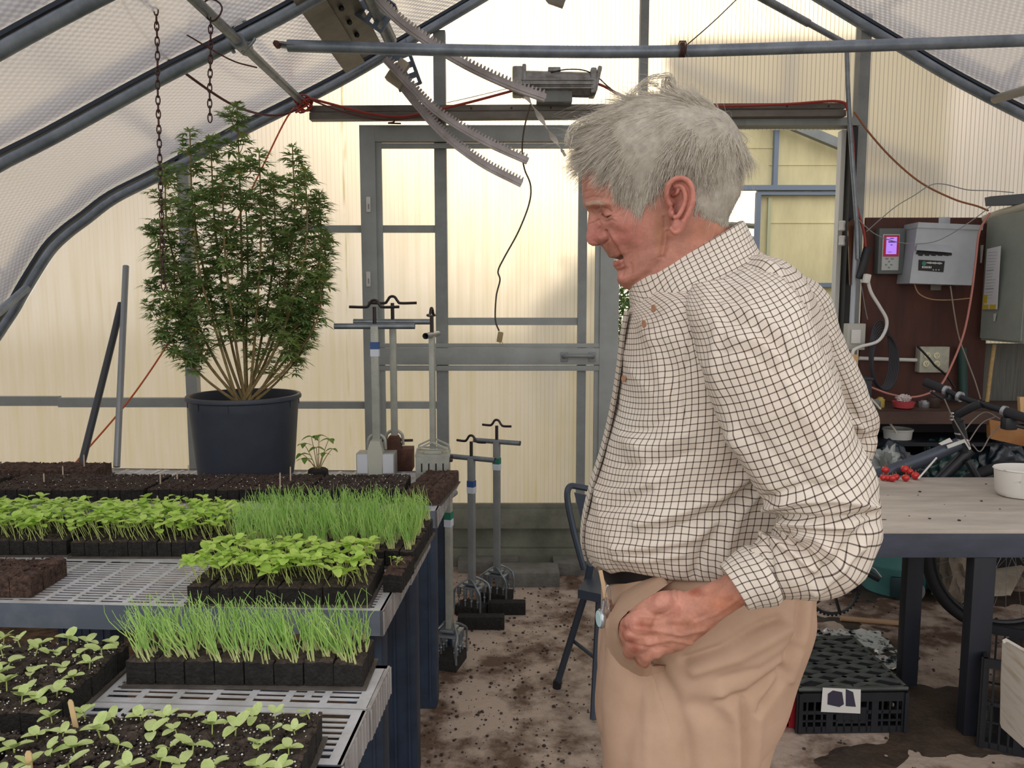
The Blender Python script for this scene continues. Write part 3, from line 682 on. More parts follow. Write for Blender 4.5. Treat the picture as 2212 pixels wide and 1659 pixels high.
def bench(lab, c0, c1, L, legs, ang_extra=0, fh=.058, panel=1.2):
    """c0: front right corner, c1: back right corner, L: length to the left"""
    c0, c1 = Vector(c0), Vector(c1); V = (c1 - c0); D = V.length; V.normalize(); U = Vector((-V.y, V.x, 0)) * 1.0
    root = thing('plant_bench', (c0.x, c0.y, 0), lab, 'bench', 'slotted plastic plant benches')
    k = 0; x = 0
    while x < L - .05:
        l = min(panel, L - x); h = D / 2
        for (v0, v1) in ((0, h - .002), (h + .002, D)):
            m = MB(); grate_panel(m, c0 + U * (x + .003) + V * v0, U, V, l - .006, v1 - v0); m.build('bench_top', M_grate, root, smooth=0)
        x += panel
    m = MB(); a = c0 + Vector((0, 0, -.001)); 
    m.quadbox([a, a + U * L, a + U * L - Vector((0, 0, fh)), a - Vector((0, 0, fh))], V * .012)
    b = c1; m.quadbox([b, b + U * L, b + U * L - Vector((0, 0, fh)), b - Vector((0, 0, fh))], -V * .012); m.build('side_rail', M_fascia, root)
    m = MB(); h = D / 2
    for s0, s1, off in ((0, h - .004, 0), (h + .004, D, .004)):
        p = c0 + V * s0 - U * off; q = c0 + V * s1 - U * off; m.quadbox([p, q, q - Vector((0, 0, fh)), p - Vector((0, 0, fh))], U * .008)
        for i in range(9):
            e = p.lerp(q, i / 8) - U * .002; m.box(e + U * .0012 + Vector((0, 0, -fh / 2)), (.003, .003, fh - .006))
    m.build('end_rail', M_fside, root)
    for (u, v) in legs:
        p = c0 + U * u + V * v; m = MB(); z = ZB - fh * .4
        m.box((p.x, p.y, z / 2), (.085, .085, z), bev=.012); 
        for s in (-1, 1): m.box((p.x + s * .02, p.y - .044, z / 2), (.006, .006, z - .06))
        m.build('leg', M_leg, root)
    return root, U, V
bn = bench('nearest slotted plant bench at the lower left, with young lettuce and onion blocks on it', G(740, 1652, ZB), G(838, 1438, ZB), 1.9, [(.07, .05), (.9, .05)])
bn_root = bn[0]
# extend the nearest bench towards the viewer
d_ = (G(838, 1438, ZB) - G(740, 1652, ZB)).normalized(); c_ = G(740, 1652, ZB) - d_ * .006
bench('front bench continuing out of the picture under the lettuce at the bottom edge', c_ - d_ * .42, c_, 1.6, [(.75, .1)], panel=1.2)
bench('middle slotted plant bench with rocket and onion seedling trays', G(828, 1319, ZB), G(925, 1145, ZB), 2.4, [(.06, .09), (.06, .52), (.95, .50), (1.9, .5)])
bench('far slotted plant bench by the end wall carrying the potted hemp and soil trays', G(945, 1103, ZB), G(988, 1018, ZB), 3.4, [(.06, .1), (.06, .55), (1.3, .1), (2.2, .1)])

# ------------------------------------------------------------------ soil block trays
M_block = mat('pressed_peat_block', (44, 42, 40), .95, rgb2=(26, 25, 24), vscale=60, bump=.8, bscale=150)
M_perl = mat('perlite', (222, 220, 212), .8)
M_board = mat('tray_board', (92, 86, 80), .8, rgb2=(66, 60, 56), vscale=15)
rs = random.Random(11)
def tray(name, lab, cat, o, ang, nu, nv, bs, hz=.047, soil=M_soil, group=None, board=True, mats=None):
    """o: front-left corner on the bench; nu x nv soil blocks of size bs; returns root and block top centres"""
    root = thing(name, (o[0], o[1], ZB), lab, cat, group); ca, sa = math.cos(ang), math.sin(ang)
    U = Vector((ca, sa, 0)); V = Vector((-sa, ca, 0)); o = Vector((o[0], o[1], ZB + .0005)); tops = []; hb = .004 if board else 0
    if board:
        m = MB(); q = [o - U * .006 - V * .006, o + U * (nu * bs + .006) - V * .006, o + U * (nu * bs + .006) + V * (nv * bs + .006), o - U * .006 + V * (nv * bs + .006)]
        m.quadbox(q, (0, 0, hb)); m.build('tray_board', M_board, root)
    m = MB()
    for i in range(nu):
        for j in range(nv):
            g = .0011; c = o + U * ((i + .5) * bs) + V * ((j + .5) * bs); w = bs / 2 - g; h = hz + rs.uniform(-.003, .003); z0 = hb
            n = 6; grid = []
            for a in range(n + 1):
                for b in range(n + 1):
                    x, y = -w + 2 * w * a / n, -w + 2 * w * b / n; edge = a in (0, n) or b in (0, n)
                    z = h - (.004 if edge else 0) + rs.uniform(-.0022, .0022) - (.003 if (a in (2, 3, 4) and b in (2, 3, 4)) else 0); q = c + U * (x + rs.uniform(-.0008, .0008)) + V * (y + rs.uniform(-.0008, .0008)); grid.append(Vector((q.x, q.y, o.z + z)))
            base = len(m.v); m.v += [tuple(v) for v in grid]; I = lambda a, b: base + a * (n + 1) + b
            for a in range(n):
                for b in range(n): m.f.append((I(a, b), I(a + 1, b), I(a + 1, b + 1), I(a, b + 1))); m.mi.append(0)
            ring = [I(a, 0) for a in range(n + 1)] + [I(n, b) for b in range(1, n + 1)] + [I(a, n) for a in range(n - 1, -1, -1)] + [I(0, b) for b in range(n - 1, 0, -1)]
            low = []
            for r_ in ring:
                v = m.v[r_]; low.append(len(m.v)); m.v.append((v[0] + rs.uniform(-.0006, .0006), v[1] + rs.uniform(-.0006, .0006), o.z + z0))
            for k in range(len(ring)):
                l = (k + 1) % len(ring); m.f.append((ring[k], low[k], low[l], ring[l])); m.mi.append(1)
            tops.append(Vector((c.x, c.y, o.z + h - .003)))
    m.build('soil_blocks', [soil, M_block] if mats is None else mats, root, smooth=0)
    return root, tops, U, V
def perlite(root, o, U, V, lu, lv, n, z=.047, r=(.0008, .0024)):
    m = MB()
    for _ in range(n):
        p = Vector((o[0], o[1], ZB)) + U * rs.uniform(0, lu) + V * rs.uniform(0, lv) + Vector((0, 0, z + rs.uniform(.001, .004))); m.ball(p, rs.uniform(*r), 5, .8)
    tag(m.build('perlite', M_perl, root, smooth=0), kind='stuff')
def crumbs(root, o, U, V, lu, lv, n, z, mt):
    m = MB()
    for _ in range(n):
        p = Vector((o[0], o[1], ZB)) + U * rs.uniform(0, lu) + V * rs.uniform(0, lv) + Vector((0, 0, z + rs.uniform(.0, .003))); m.ball(p, rs.uniform(.0012, .004), 5, .8)
    tag(m.build('soil_grains', mt, root, smooth=0), kind='stuff')

# leaf shapes
def leaf(m, base, d, L, W, curl=.25, nz=3, up=(0, 0, 1), heart=False):
    """a small leaf blade: base point, direction, length, width"""
    d = Vector(d).normalized(); s = d.cross(Vector(up))
    if s.length < 1e-4: s = Vector((1, 0, 0))
    s.normalize(); nrm = s.cross(d); base = Vector(base); rows = []
    for i in range(nz + 1):
        t = i / nz; w = W / 2 * (math.sin(math.pi * min(1, .10 + t * .84)) ** .6 if not heart else (1 - t) ** .5 * (1 if t else .75)) ; w = max(w, W * .04)
        c = base + d * (L * t) - nrm * (curl * L * t * t); rows.append((c - s * w + nrm * (w * .25), c, c + s * w + nrm * (w * .25)))
    b = len(m.v)
    for r_ in rows: m.v += [tuple(v) for v in r_]
    for i in range(nz):
        for k in range(2): m.f.append((b + i * 3 + k, b + i * 3 + k + 1, b + i * 3 + k + 4, b + i * 3 + k + 3)); m.mi.append(m.m)
def stem(m, a, b, r0, r1, bend=(0, 0, 0), seg=4, n=3):
    a, b = Vector(a), Vector(b); bend = Vector(bend); pts = [a.lerp(b, i / n) + bend * math.sin(math.pi * i / n) for i in range(n + 1)]
    m.tube(pts, [r0 + (r1 - r0) * i / n for i in range(n + 1)], seg, cap=False)
M_rocket = mat('rocket_leaf', (206, 232, 122), .42, rgb2=(176, 216, 92), vscale=30, transl=.35, spec=.6)
M_stemp = mat('pale_seedling_stem', (196, 208, 128), .5, transl=.2)
M_onion = mat('onion_shoot', (196, 226, 136), .4, rgb2=(158, 206, 106), vscale=18, transl=.3)
M_onionb = mat('onion_shoot_base', (206, 214, 150), .4, transl=.2)
M_lettuce = mat('lettuce_leaf', (214, 226, 164), .38, rgb2=(176, 204, 112), vscale=40, transl=.3, spec=.6)
def brassica(root, tops, per, h, name='rocket_seedlings', Lf=.019, lean=(-.25, -.05)):
    m = MB()
    for c in tops:
        for _ in range(per):
            b = c + Vector((rs.uniform(-.018, .018), rs.uniform(-.018, .018), 0)); hh = h * rs.uniform(.6, 1.15); t = b + Vector((lean[0] * hh + rs.gauss(0, .008), lean[1] * hh + rs.gauss(0, .008), hh))
            m.m = 1; stem(m, b, t, .0009, .0008, (rs.gauss(0, .003), rs.gauss(0, .003), 0), 4, 2); m.m = 0
            a0 = rs.uniform(0, 6.28)
            for k in range(rs.choice((2, 2, 3, 4))):
                a = a0 + k * math.pi + rs.gauss(0, .3) + (1.57 if k > 1 else 0); d = Vector((math.cos(a), math.sin(a), rs.uniform(-.1, .75))); L = Lf * rs.uniform(.6, 1.2)
                leaf(m, t + Vector((math.cos(a), math.sin(a), .2)) * .003, d, L, L * rs.uniform(.8, 1.02), rs.uniform(-.1, .5))
    tag(m.build(name, [M_rocket, M_stemp], root, smooth=60), kind='stuff')
def onions(root, tops, per, h, lean=(-.3, -.05), fan=.3):
    m = MB()
    for c in tops:
        nb = rs.choice((per - 2, per, per + 2)); cc = c + Vector((rs.uniform(-.008, .008), rs.uniform(-.008, .008), -.002)); la = lean[0] + rs.gauss(0, .12); lb = lean[1] + rs.gauss(0, .1)
        for _ in range(nb):
            b = cc + Vector((rs.uniform(-.007, .007), rs.uniform(-.007, .007), 0)); hh = h * rs.uniform(.6, 1.12); t = b + Vector((la * hh + rs.gauss(0, fan * hh * .5), lb * hh + rs.gauss(0, fan * hh * .5), hh))
            k = b.lerp(t, .25); m.m = 1; stem(m, b, k, .0013, .0011, seg=4, n=1); m.m = 0
            stem(m, k, t, .0011, .0004, (rs.gauss(0, .006), rs.gauss(0, .006), .002), 4, 4)
            if rs.random() < .12: stem(m, t, t + Vector((rs.uniform(-.03, .03), rs.uniform(-.02, .02), -.02)), .0005, .0003, seg=3, n=1)
    tag(m.build('onion_seedlings', [M_onion, M_onionb], root, smooth=60), kind='stuff')

# middle bench
def GX(px, py): return G(px, py, ZB)
# three rocket trays in a row, front edge at y about 2.09
YR = YG(1206)
xr = X_(494, YR)
for k, lab in enumerate(('tray of bright green rocket seedlings next to the onion block tray on the middle bench', 'second tray of rocket seedlings left of the first on the middle bench', 'leftmost tray of rocket seedlings on the middle bench, cut by the left edge')):
    W = 11 * .0385; x0 = xr - W * (k + 1) - .016 * k
    root, tops, U, V = tray('seedling_tray', lab, 'seedling tray', (x0, YR + .012 * (k % 2)), 0, 11, 6, .0385, group='rocket seedling trays on the middle bench')
    brassica(root, tops, 4, .056, Lf=.0225)
root, tops, U, V = tray('seedling_tray', 'large tray densely grown with tall thin onion seedlings on the middle bench', 'seedling tray', (X_(494, YR) + .016, YR - .05), R(-4), 13, 8, .0375)
onions(root, tops, 17, .100, (-.12, -.02), .3)
YR2 = YG(1312)
xa, xb = X_(400, YR2), X_(795, YR2)
root, tops, U, V = tray('seedling_tray', 'tray of rocket seedlings at the front right corner of the middle bench', 'seedling tray', (xa, YR2 + .008), R(-1), 8, 4, (xb - xa) / 8)
sel = [t for i, t in enumerate(tops)]
brassica(root, [t + Vector((rs.uniform(-.006, .006), rs.uniform(-.006, .006), 0)) for t in sel], 6, .052, Lf=.0225)
# a few bare blocks beside it with tiny sprouts
root, tops, U, V = tray('seedling_tray', 'short column of bare soil blocks with tiny sprouts right of the front rocket tray', 'seedling tray', (xb + .018, YR2 + .09), R(-5), 1, 3, .046, soil=M_soilb, board=False)
brassica(root, tops[1:2], 4, .02, Lf=.009)
root, tops, U, V = tray('soil_slab', 'reddish brown slab of soil blocks at the left edge of the middle bench', 'soil tray', (X_(66, YG(1292)) - .40, YG(1292)), 0, 8, 3, .05, soil=M_soilb, board=False, mats=[M_soilb, M_soilb])
crumbs(root, (X_(66, YG(1292)) - .40, YG(1292)), U, V, .4, .15, 500, .045, M_soilb)

# far bench: fresh soil trays without plants
far = [(-2.35, 2.62, 13, 6, 'dark tray of bare soil blocks at the far left of the far bench'), (-1.80, 2.62, 14, 6, 'tray of bare soil blocks on the far bench behind the rocket seedlings'),
       (-1.24, 2.62, 14, 6, 'tray of bare soil blocks on the far bench in front of the large pot'), (-.685, 2.62, 8, 6, 'tray of bare soil blocks behind the tall onion seedlings on the far bench')]
for (x, y, nu, nv, lab) in far:
    root, tops, U, V = tray('soil_tray', lab, 'soil tray', (x, y), 0, nu, nv, .039, group='bare soil trays on the far bench'); crumbs(root, (x, y), U, V, nu * .039, nv * .039, 1300, .044, M_soil if nu != 14 else M_soilb)
    perlite(root, (x, y), U, V, nu * .039, nv * .039, 60)
root, tops, U, V = tray('soil_tray', 'reddish soil block tray at the right end of the far bench', 'soil tray', (X_(872, 2.6), 2.60), R(-7), 3, 8, .0415, soil=M_soilb, mats=[M_soilb, M_soilb]); crumbs(root, (X_(872, 2.6), 2.60), U, V, .12, .33, 500, .044, M_soilb)
root, tops, U, V = tray('soil_tray', 'long low soil tray behind the others at the left of the far bench', 'soil tray', (X_(206, 2.93) - .9, 2.93), 0, 19, 3, .047, soil=M_soilb, mats=[M_soilb, M_soilb], group='bare soil trays on the far bench'); crumbs(root, (X_(206, 2.93) - .9, 2.93), U, V, .9, .14, 500, .045, M_soilb)

# near bench: onions at the back
YR3 = YG(1484)
xa, xb = X_(270, YR3), X_(786, YR3)
root, tops, U, V = tray('seedling_tray', 'tray of thin onion seedlings in black blocks on the nearest bench', 'seedling tray', (xa, YR3), R(-1.2), 8, 2, (xb - xa) / 8, hz=.05)
sub = []
for t in tops:
    for dx in (-.016, .016):
        for dy in (-.014, .014): sub.append(t + Vector((dx, dy, 0)))
onions(root, sub, 9, .088, (-.22, -.02), .36)

# near lettuce: every seedling is a thing of its own
def lettuce_variant(seed):
    r = random.Random(seed); m = MB(); h = r.uniform(.006, .014); m.m = 1; lean = Vector((r.uniform(-.3, .3), r.uniform(-.3, .3), 1)); m.tube([(0, 0, -.003), tuple(lean * h)], [.0012, .0009], 5, cap=False); m.m = 0
    top = lean * h; a0 = r.uniform(0, 6.28); n = r.choice((3, 4, 4, 5))
    for k in range(n):
        a = a0 + k * math.pi + (1.57 if k > 1 else 0) + r.gauss(0, .2); L = (.0205 if k < 2 else .0175) * r.uniform(.75, 1.2); d = Vector((math.cos(a), math.sin(a), r.uniform(.15, .8) + (.5 if k > 1 else 0)))
        leaf(m, top + Vector((math.cos(a), math.sin(a), .5)) * .002, d, L, L * r.uniform(.66, .85), r.uniform(.05, .5), 5)
    return m.build('lettuce_seedling', [M_lettuce, M_stemp], None, origin=(0, 0, 0), smooth=60)
variants = [lettuce_variant(i) for i in range(7)]; used = [False] * 7
LTU = (('left_tray', 'small lettuce seedling sprouting from the soil tray at the lower left', 'lettuce seedlings in the left near tray'), ('front_tray', 'small lettuce seedling sprouting from the soil tray at the bottom edge', 'lettuce seedlings in the bottom near tray'))
def plant_lettuce(p, which, sc_):
    k = rs.randrange(7)
    if used[k]: o = variants[k].copy(); C.objects.link(o)
    else: o = variants[k]; used[k] = True
    o.location = p; o.rotation_euler = (rs.gauss(0, .1), rs.gauss(0, .1), rs.uniform(0, 6.28)); o.scale = (sc_,) * 3
    tag(o, LTU[which][1], 'seedling', LTU[which][2])
BS = .0425
specs = [((-1.19, 1.17), R(-1), 11, 6, 0, 'soil block tray of young lettuce at the lower left of the nearest bench'), ((-.715, .90), R(1), 10, 6, 1, 'soil block tray of young lettuce at the bottom edge of the picture'), ((-1.205, .88), R(-3), 11, 6, 1, 'second lettuce tray in the bottom left corner, split off by a dark gap')]
for (o, ang, nu, nv, wh, lab) in specs:
    root, tops, U, V = tray('lettuce_tray', lab, 'seedling tray', o, ang, nu, nv, BS, soil=M_soil, group=None)
    crumbs(root, o, U, V, nu * BS, nv * BS, 2600, .044, M_soil); perlite(root, o, U, V, nu * BS, nv * BS, 520, .046, (.0005, .0017))
    for t in tops:
        if rs.random() < .04: continue
        plant_lettuce(t + Vector((rs.uniform(-.009, .009), rs.uniform(-.009, .009), .001)), wh, rs.uniform(.85, 1.2))

# wooden row markers
def marker(px, py, Y, h, w, lab, lean=0, mt=M_wood, z=.762):
    b = P(px, py, Y); b.z = z - .015; m = MB(); t = b + Vector((lean * h, 0, h + .015)); hw = w / 2
    m.prism([b + Vector((-hw, 0, 0)), b + Vector((hw, 0, 0)), t + Vector((hw, 0, -.004)), t + Vector((hw * .5, 0, 0)), t + Vector((-hw * .5, 0, 0)), t + Vector((-hw, 0, -.004))], (0, .0016, 0))
    return tag(m.build('row_marker', mt, smooth=0), lab, 'marker', 'wooden row markers stuck in the soil')
M_stick = mat('stained_stick', (200, 172, 128), .6, rgb2=(120, 84, 58), vscale=60, lo=.6, hi=.66)
marker(885, 1075, 2.27, .05, .011, 'orange wooden row marker at the right edge of the tall onion tray', mt=mat('orange_stick', (222, 158, 102), .6))
marker(168, 1592, 1.12, .045, .008, 'stained wooden row marker standing between the two lettuce trays', -.18, M_stick)
marker(62, 1650, 1.0, .036, .009, 'wooden row marker near the bottom left corner', 0, M_stick)
for (px, Y, h) in ((92, 2.72, .035), (134, 2.84, .035), (181, 2.98, .05), (344, 2.70, .04), (381, 2.78, .03), (406, 2.86, .035), (603, 2.64, .055), (626, 2.74, .055), (335, 2.3, .06)):
    marker(px, 1000, Y, h, .0045, 'thin pale stick in the %s' % {92: 'leftmost bare soil tray', 134: 'bare soil tray, second stick from the left', 181: 'low back soil tray beside the black pipe foot', 344: 'soil left of the pot, front one of three', 381: 'soil left of the pot, middle one of three', 406: 'soil left of the pot, back one of three', 603: 'soil just left of the onion tops', 626: 'soil just behind the onion tops', 335: 'rocket seedling tray'}[px], .03, mat('pale_stick', (186, 170, 150), .7))
# ------------------------------------------------------------------ potted hemp
rh = random.Random(5)
PB = Vector((X_(533, 3.06), 3.06, ZB))
ht = thing('potted_hemp', PB, 'tall bushy hemp plant in a large black nursery pot on the far bench', 'plant')
M_pot = mat('nursery_pot', (52, 58, 70), .5, rgb2=(44, 49, 60), vscale=5, bump=.05)
m = MB(); m.lathe([(.172, 0), (.180, .006), (.186, .05), (.203, .265), (.205, .272), (.205, .300), (.2085, .302), (.216, .304), (.2175, .312), (.214, .320), (.203, .320), (.200, .31), (.190, .2)], PB, 64)
for k in range(10):
    a = k * math.pi / 5 + .35; m.box(PB + Vector((math.cos(a) * .207, math.sin(a) * .207, .288)), (.003, .003, .026))
m.build('pot', M_pot, ht)
m = MB(); m.lathe([(.001, .285), (.1, .284), (.196, .278)], PB, 40); m.build('soil', M_soil, ht)
M_bark = mat('hemp_stem', (142, 126, 82), .7, rgb2=(112, 92, 62), vscale=30)
M_hemp = mat('hemp_leaf', (150, 172, 104), .5, rgb2=(104, 136, 78), vscale=7, transl=.28)
M_hempy = mat('hemp_leaf_yellowing', (168, 166, 84), .5, transl=.3)
st = MB(); fo = MB(); fo2 = MB()
base = PB + Vector((0, 0, .27))
def W(px, py, y): return P(px, py, y)
# crown outline (pixel y -> left,right) used as real extents at the plant's depth
OUT = [(225, 500, 520), (260, 470, 560), (300, 392, 640), (330, 372, 660), (380, 350, 675), (450, 335, 705), (530, 330, 712), (600, 330, 705), (680, 342, 688), (740, 370, 665), (790, 410, 630)]
def extent(z, inv=False):
    y = 650 - (z - CAMH) * 1700 / 3.06
    if y < OUT[0][0]: return None
    for (y0, a0, b0), (y1, a1, b1) in zip(OUT, OUT[1:]):
        if y0 <= y <= y1: t = (y - y0) / (y1 - y0); return X_(a0 + (a1 - a0) * t, 3.06), X_(b0 + (b1 - b0) * t, 3.06)
    return None
def hemp_leaf(m, p, d, s):
    """palmate leaf of five to seven narrow drooping leaflets"""
    d = Vector(d).normalized(); side = d.cross(Vector((0, 0, 1)))
    if side.length < .1: side = Vector((1, 0, 0))
    side.normalize(); up = side.cross(d); n = rh.choice((5, 5, 7)); q = p + d * s * .35
    m.m = 0
    for k in range(n):
        a = (k - (n - 1) / 2) * (.52 if n == 5 else .42); L = s * (1 - .16 * abs(k - (n - 1) / 2)) * rh.uniform(.8, 1.1); dd = (d * math.cos(a) + side * math.sin(a) + up * rh.uniform(-.1, .15)).normalized()
        w = L * .105; sd = dd.cross(up).normalized(); b = len(m.v)
        for t, ww in ((0, .15), (.35, 1), (.7, .7), (1, .03)):
            c = q + dd * (L * t) + Vector((0, 0, -1)) * (L * .34 * t * t); m.v += [tuple(c - sd * w * ww), tuple(c + sd * w * ww)]
        for i in range(3): m.f.append((b + 2 * i, b + 2 * i + 1, b + 2 * i + 3, b + 2 * i + 2)); m.mi.append(0)
def branch(pts, r0, r1, leafy, dens, s):
    path = smooth_path(pts, 8); n = len(path); st.tube(path, [r0 + (r1 - r0) * i / (n - 1) for i in range(n)], 6, cap=False)
    acc = 0; az = rh.uniform(0, 6.28)
    for i in range(1, n):
        acc += (path[i] - path[i - 1]).length
        if i / n < leafy: acc = 0; continue
        while acc > dens:
            acc -= dens; az += 2.4
            d = (path[i] - path[i - 1]).normalized(); p = path[i]
            for q in (0, 1): hemp_leaf(fo if rh.random() > .035 else fo2, p, Vector((math.cos(az + q * 3.14), math.sin(az + q * 3.14), rh.uniform(-.2, .6))), s * rh.uniform(.7, 1.15) * (1.1 - .4 * i / n))
    # bud tuft at the tip
    for k in range(9):
        a = k * 2.4; hemp_leaf(fo, path[-1] - (path[-1] - path[-3]).normalized() * .006 * k, Vector((math.cos(a), math.sin(a), 1.5 - k * .14)), s * (.4 + .05 * k))
    return path
mains = []
tips = [(512, 228, 0), (410, 285, -.05), (632, 318, .02), (355, 360, .05), (455, 300, .1), (560, 330, -.1), (590, 380, .12), (690, 420, -.02), (345, 480, -.06), (700, 500, .06), (660, 370, -.12), (480, 380, -.16), (530, 420, .16), (375, 560, .1), (690, 590, -.08), (360, 660, -.04), (660, 690, .05), (420, 420, -.15), (620, 500, .15)]
for (px, py, dy) in tips:
    tip = W(px, py, 3.06 + dy); h = tip.z - base.z; b0 = base + Vector((rh.uniform(-.02, .02), rh.uniform(-.02, .02), 0)); dx = tip.x - base.x
    mid = base + Vector((dx * .55, dy * .5, h * .30)); mid2 = base + Vector((dx * .97, dy * 1.0, h * .68))
    path = branch([b0, mid, mid2, tip], .0062, .0022, .42, .027, .072); mains.append(path)
    n = len(path)
    for i in range(int(n * .32), n - 2, 2):
        for rep in range(2):
            p = path[i]; a = rh.uniform(0, 6.28); L = rh.uniform(.07, .17) * (1.15 - .7 * i / n); e = extent(p.z + L * .6)
            q = p + Vector((math.cos(a) * L, math.sin(a) * L * .9, L * .75))
            if e: q.x = min(max(q.x, e[0]), e[1])
            branch([p, p.lerp(q, .55) + Vector((0, 0, -.012)), q], .0018, .0009, .1, .023, .064)
st.build('stems', M_bark, ht)
tag(fo.build('foliage', M_hemp, ht, smooth=0), kind='stuff'); tag(fo2.build('yellowing_leaves', M_hempy, ht, smooth=0), kind='stuff')
# yellow leaf cluster
m = MB()

# small bean plant in a peat block
c = Vector((X_(687, 2.98), 2.98, ZB)); bp_ = thing('bean_plant', c, 'small bean seedling in a black peat block beside the big pot', 'plant')
m = MB(); m.lathe([(.034, 0), (.04, .01), (.038, .036), (.03, .042), (.001, .042)], c, 24); m.build('peat_block', M_block, bp_)
m = MB(); M_bean = mat('bean_leaf', (132, 168, 66), .45, rgb2=(96, 140, 48), vscale=20, transl=.4)
ms = MB()
for (dx, dz, s) in ((-.066, .05, .036), (-.05, .095, .032), (-.02, .125, .036), (.012, .13, .034), (.04, .11, .036), (.05, .07, .028), (-.005, .08, .034), (-.045, .04, .036), (.02, .055, .03)):
    e = c + Vector((dx, rh.uniform(-.03, .03), .042 + dz)); stem(ms, c + Vector((dx * .15, 0, .04)), e, .0018, .0012, (0, 0, .008), 5, 4)
    for a in (0, 2.2, 4.2): leaf(m, e, (math.cos(a + dx * 30), math.sin(a + dx * 30), .15), s, s * .85, .5, 4, heart=True)
m.build('leaves', M_bean, bp_); ms.build('stems', M_bark, bp_)

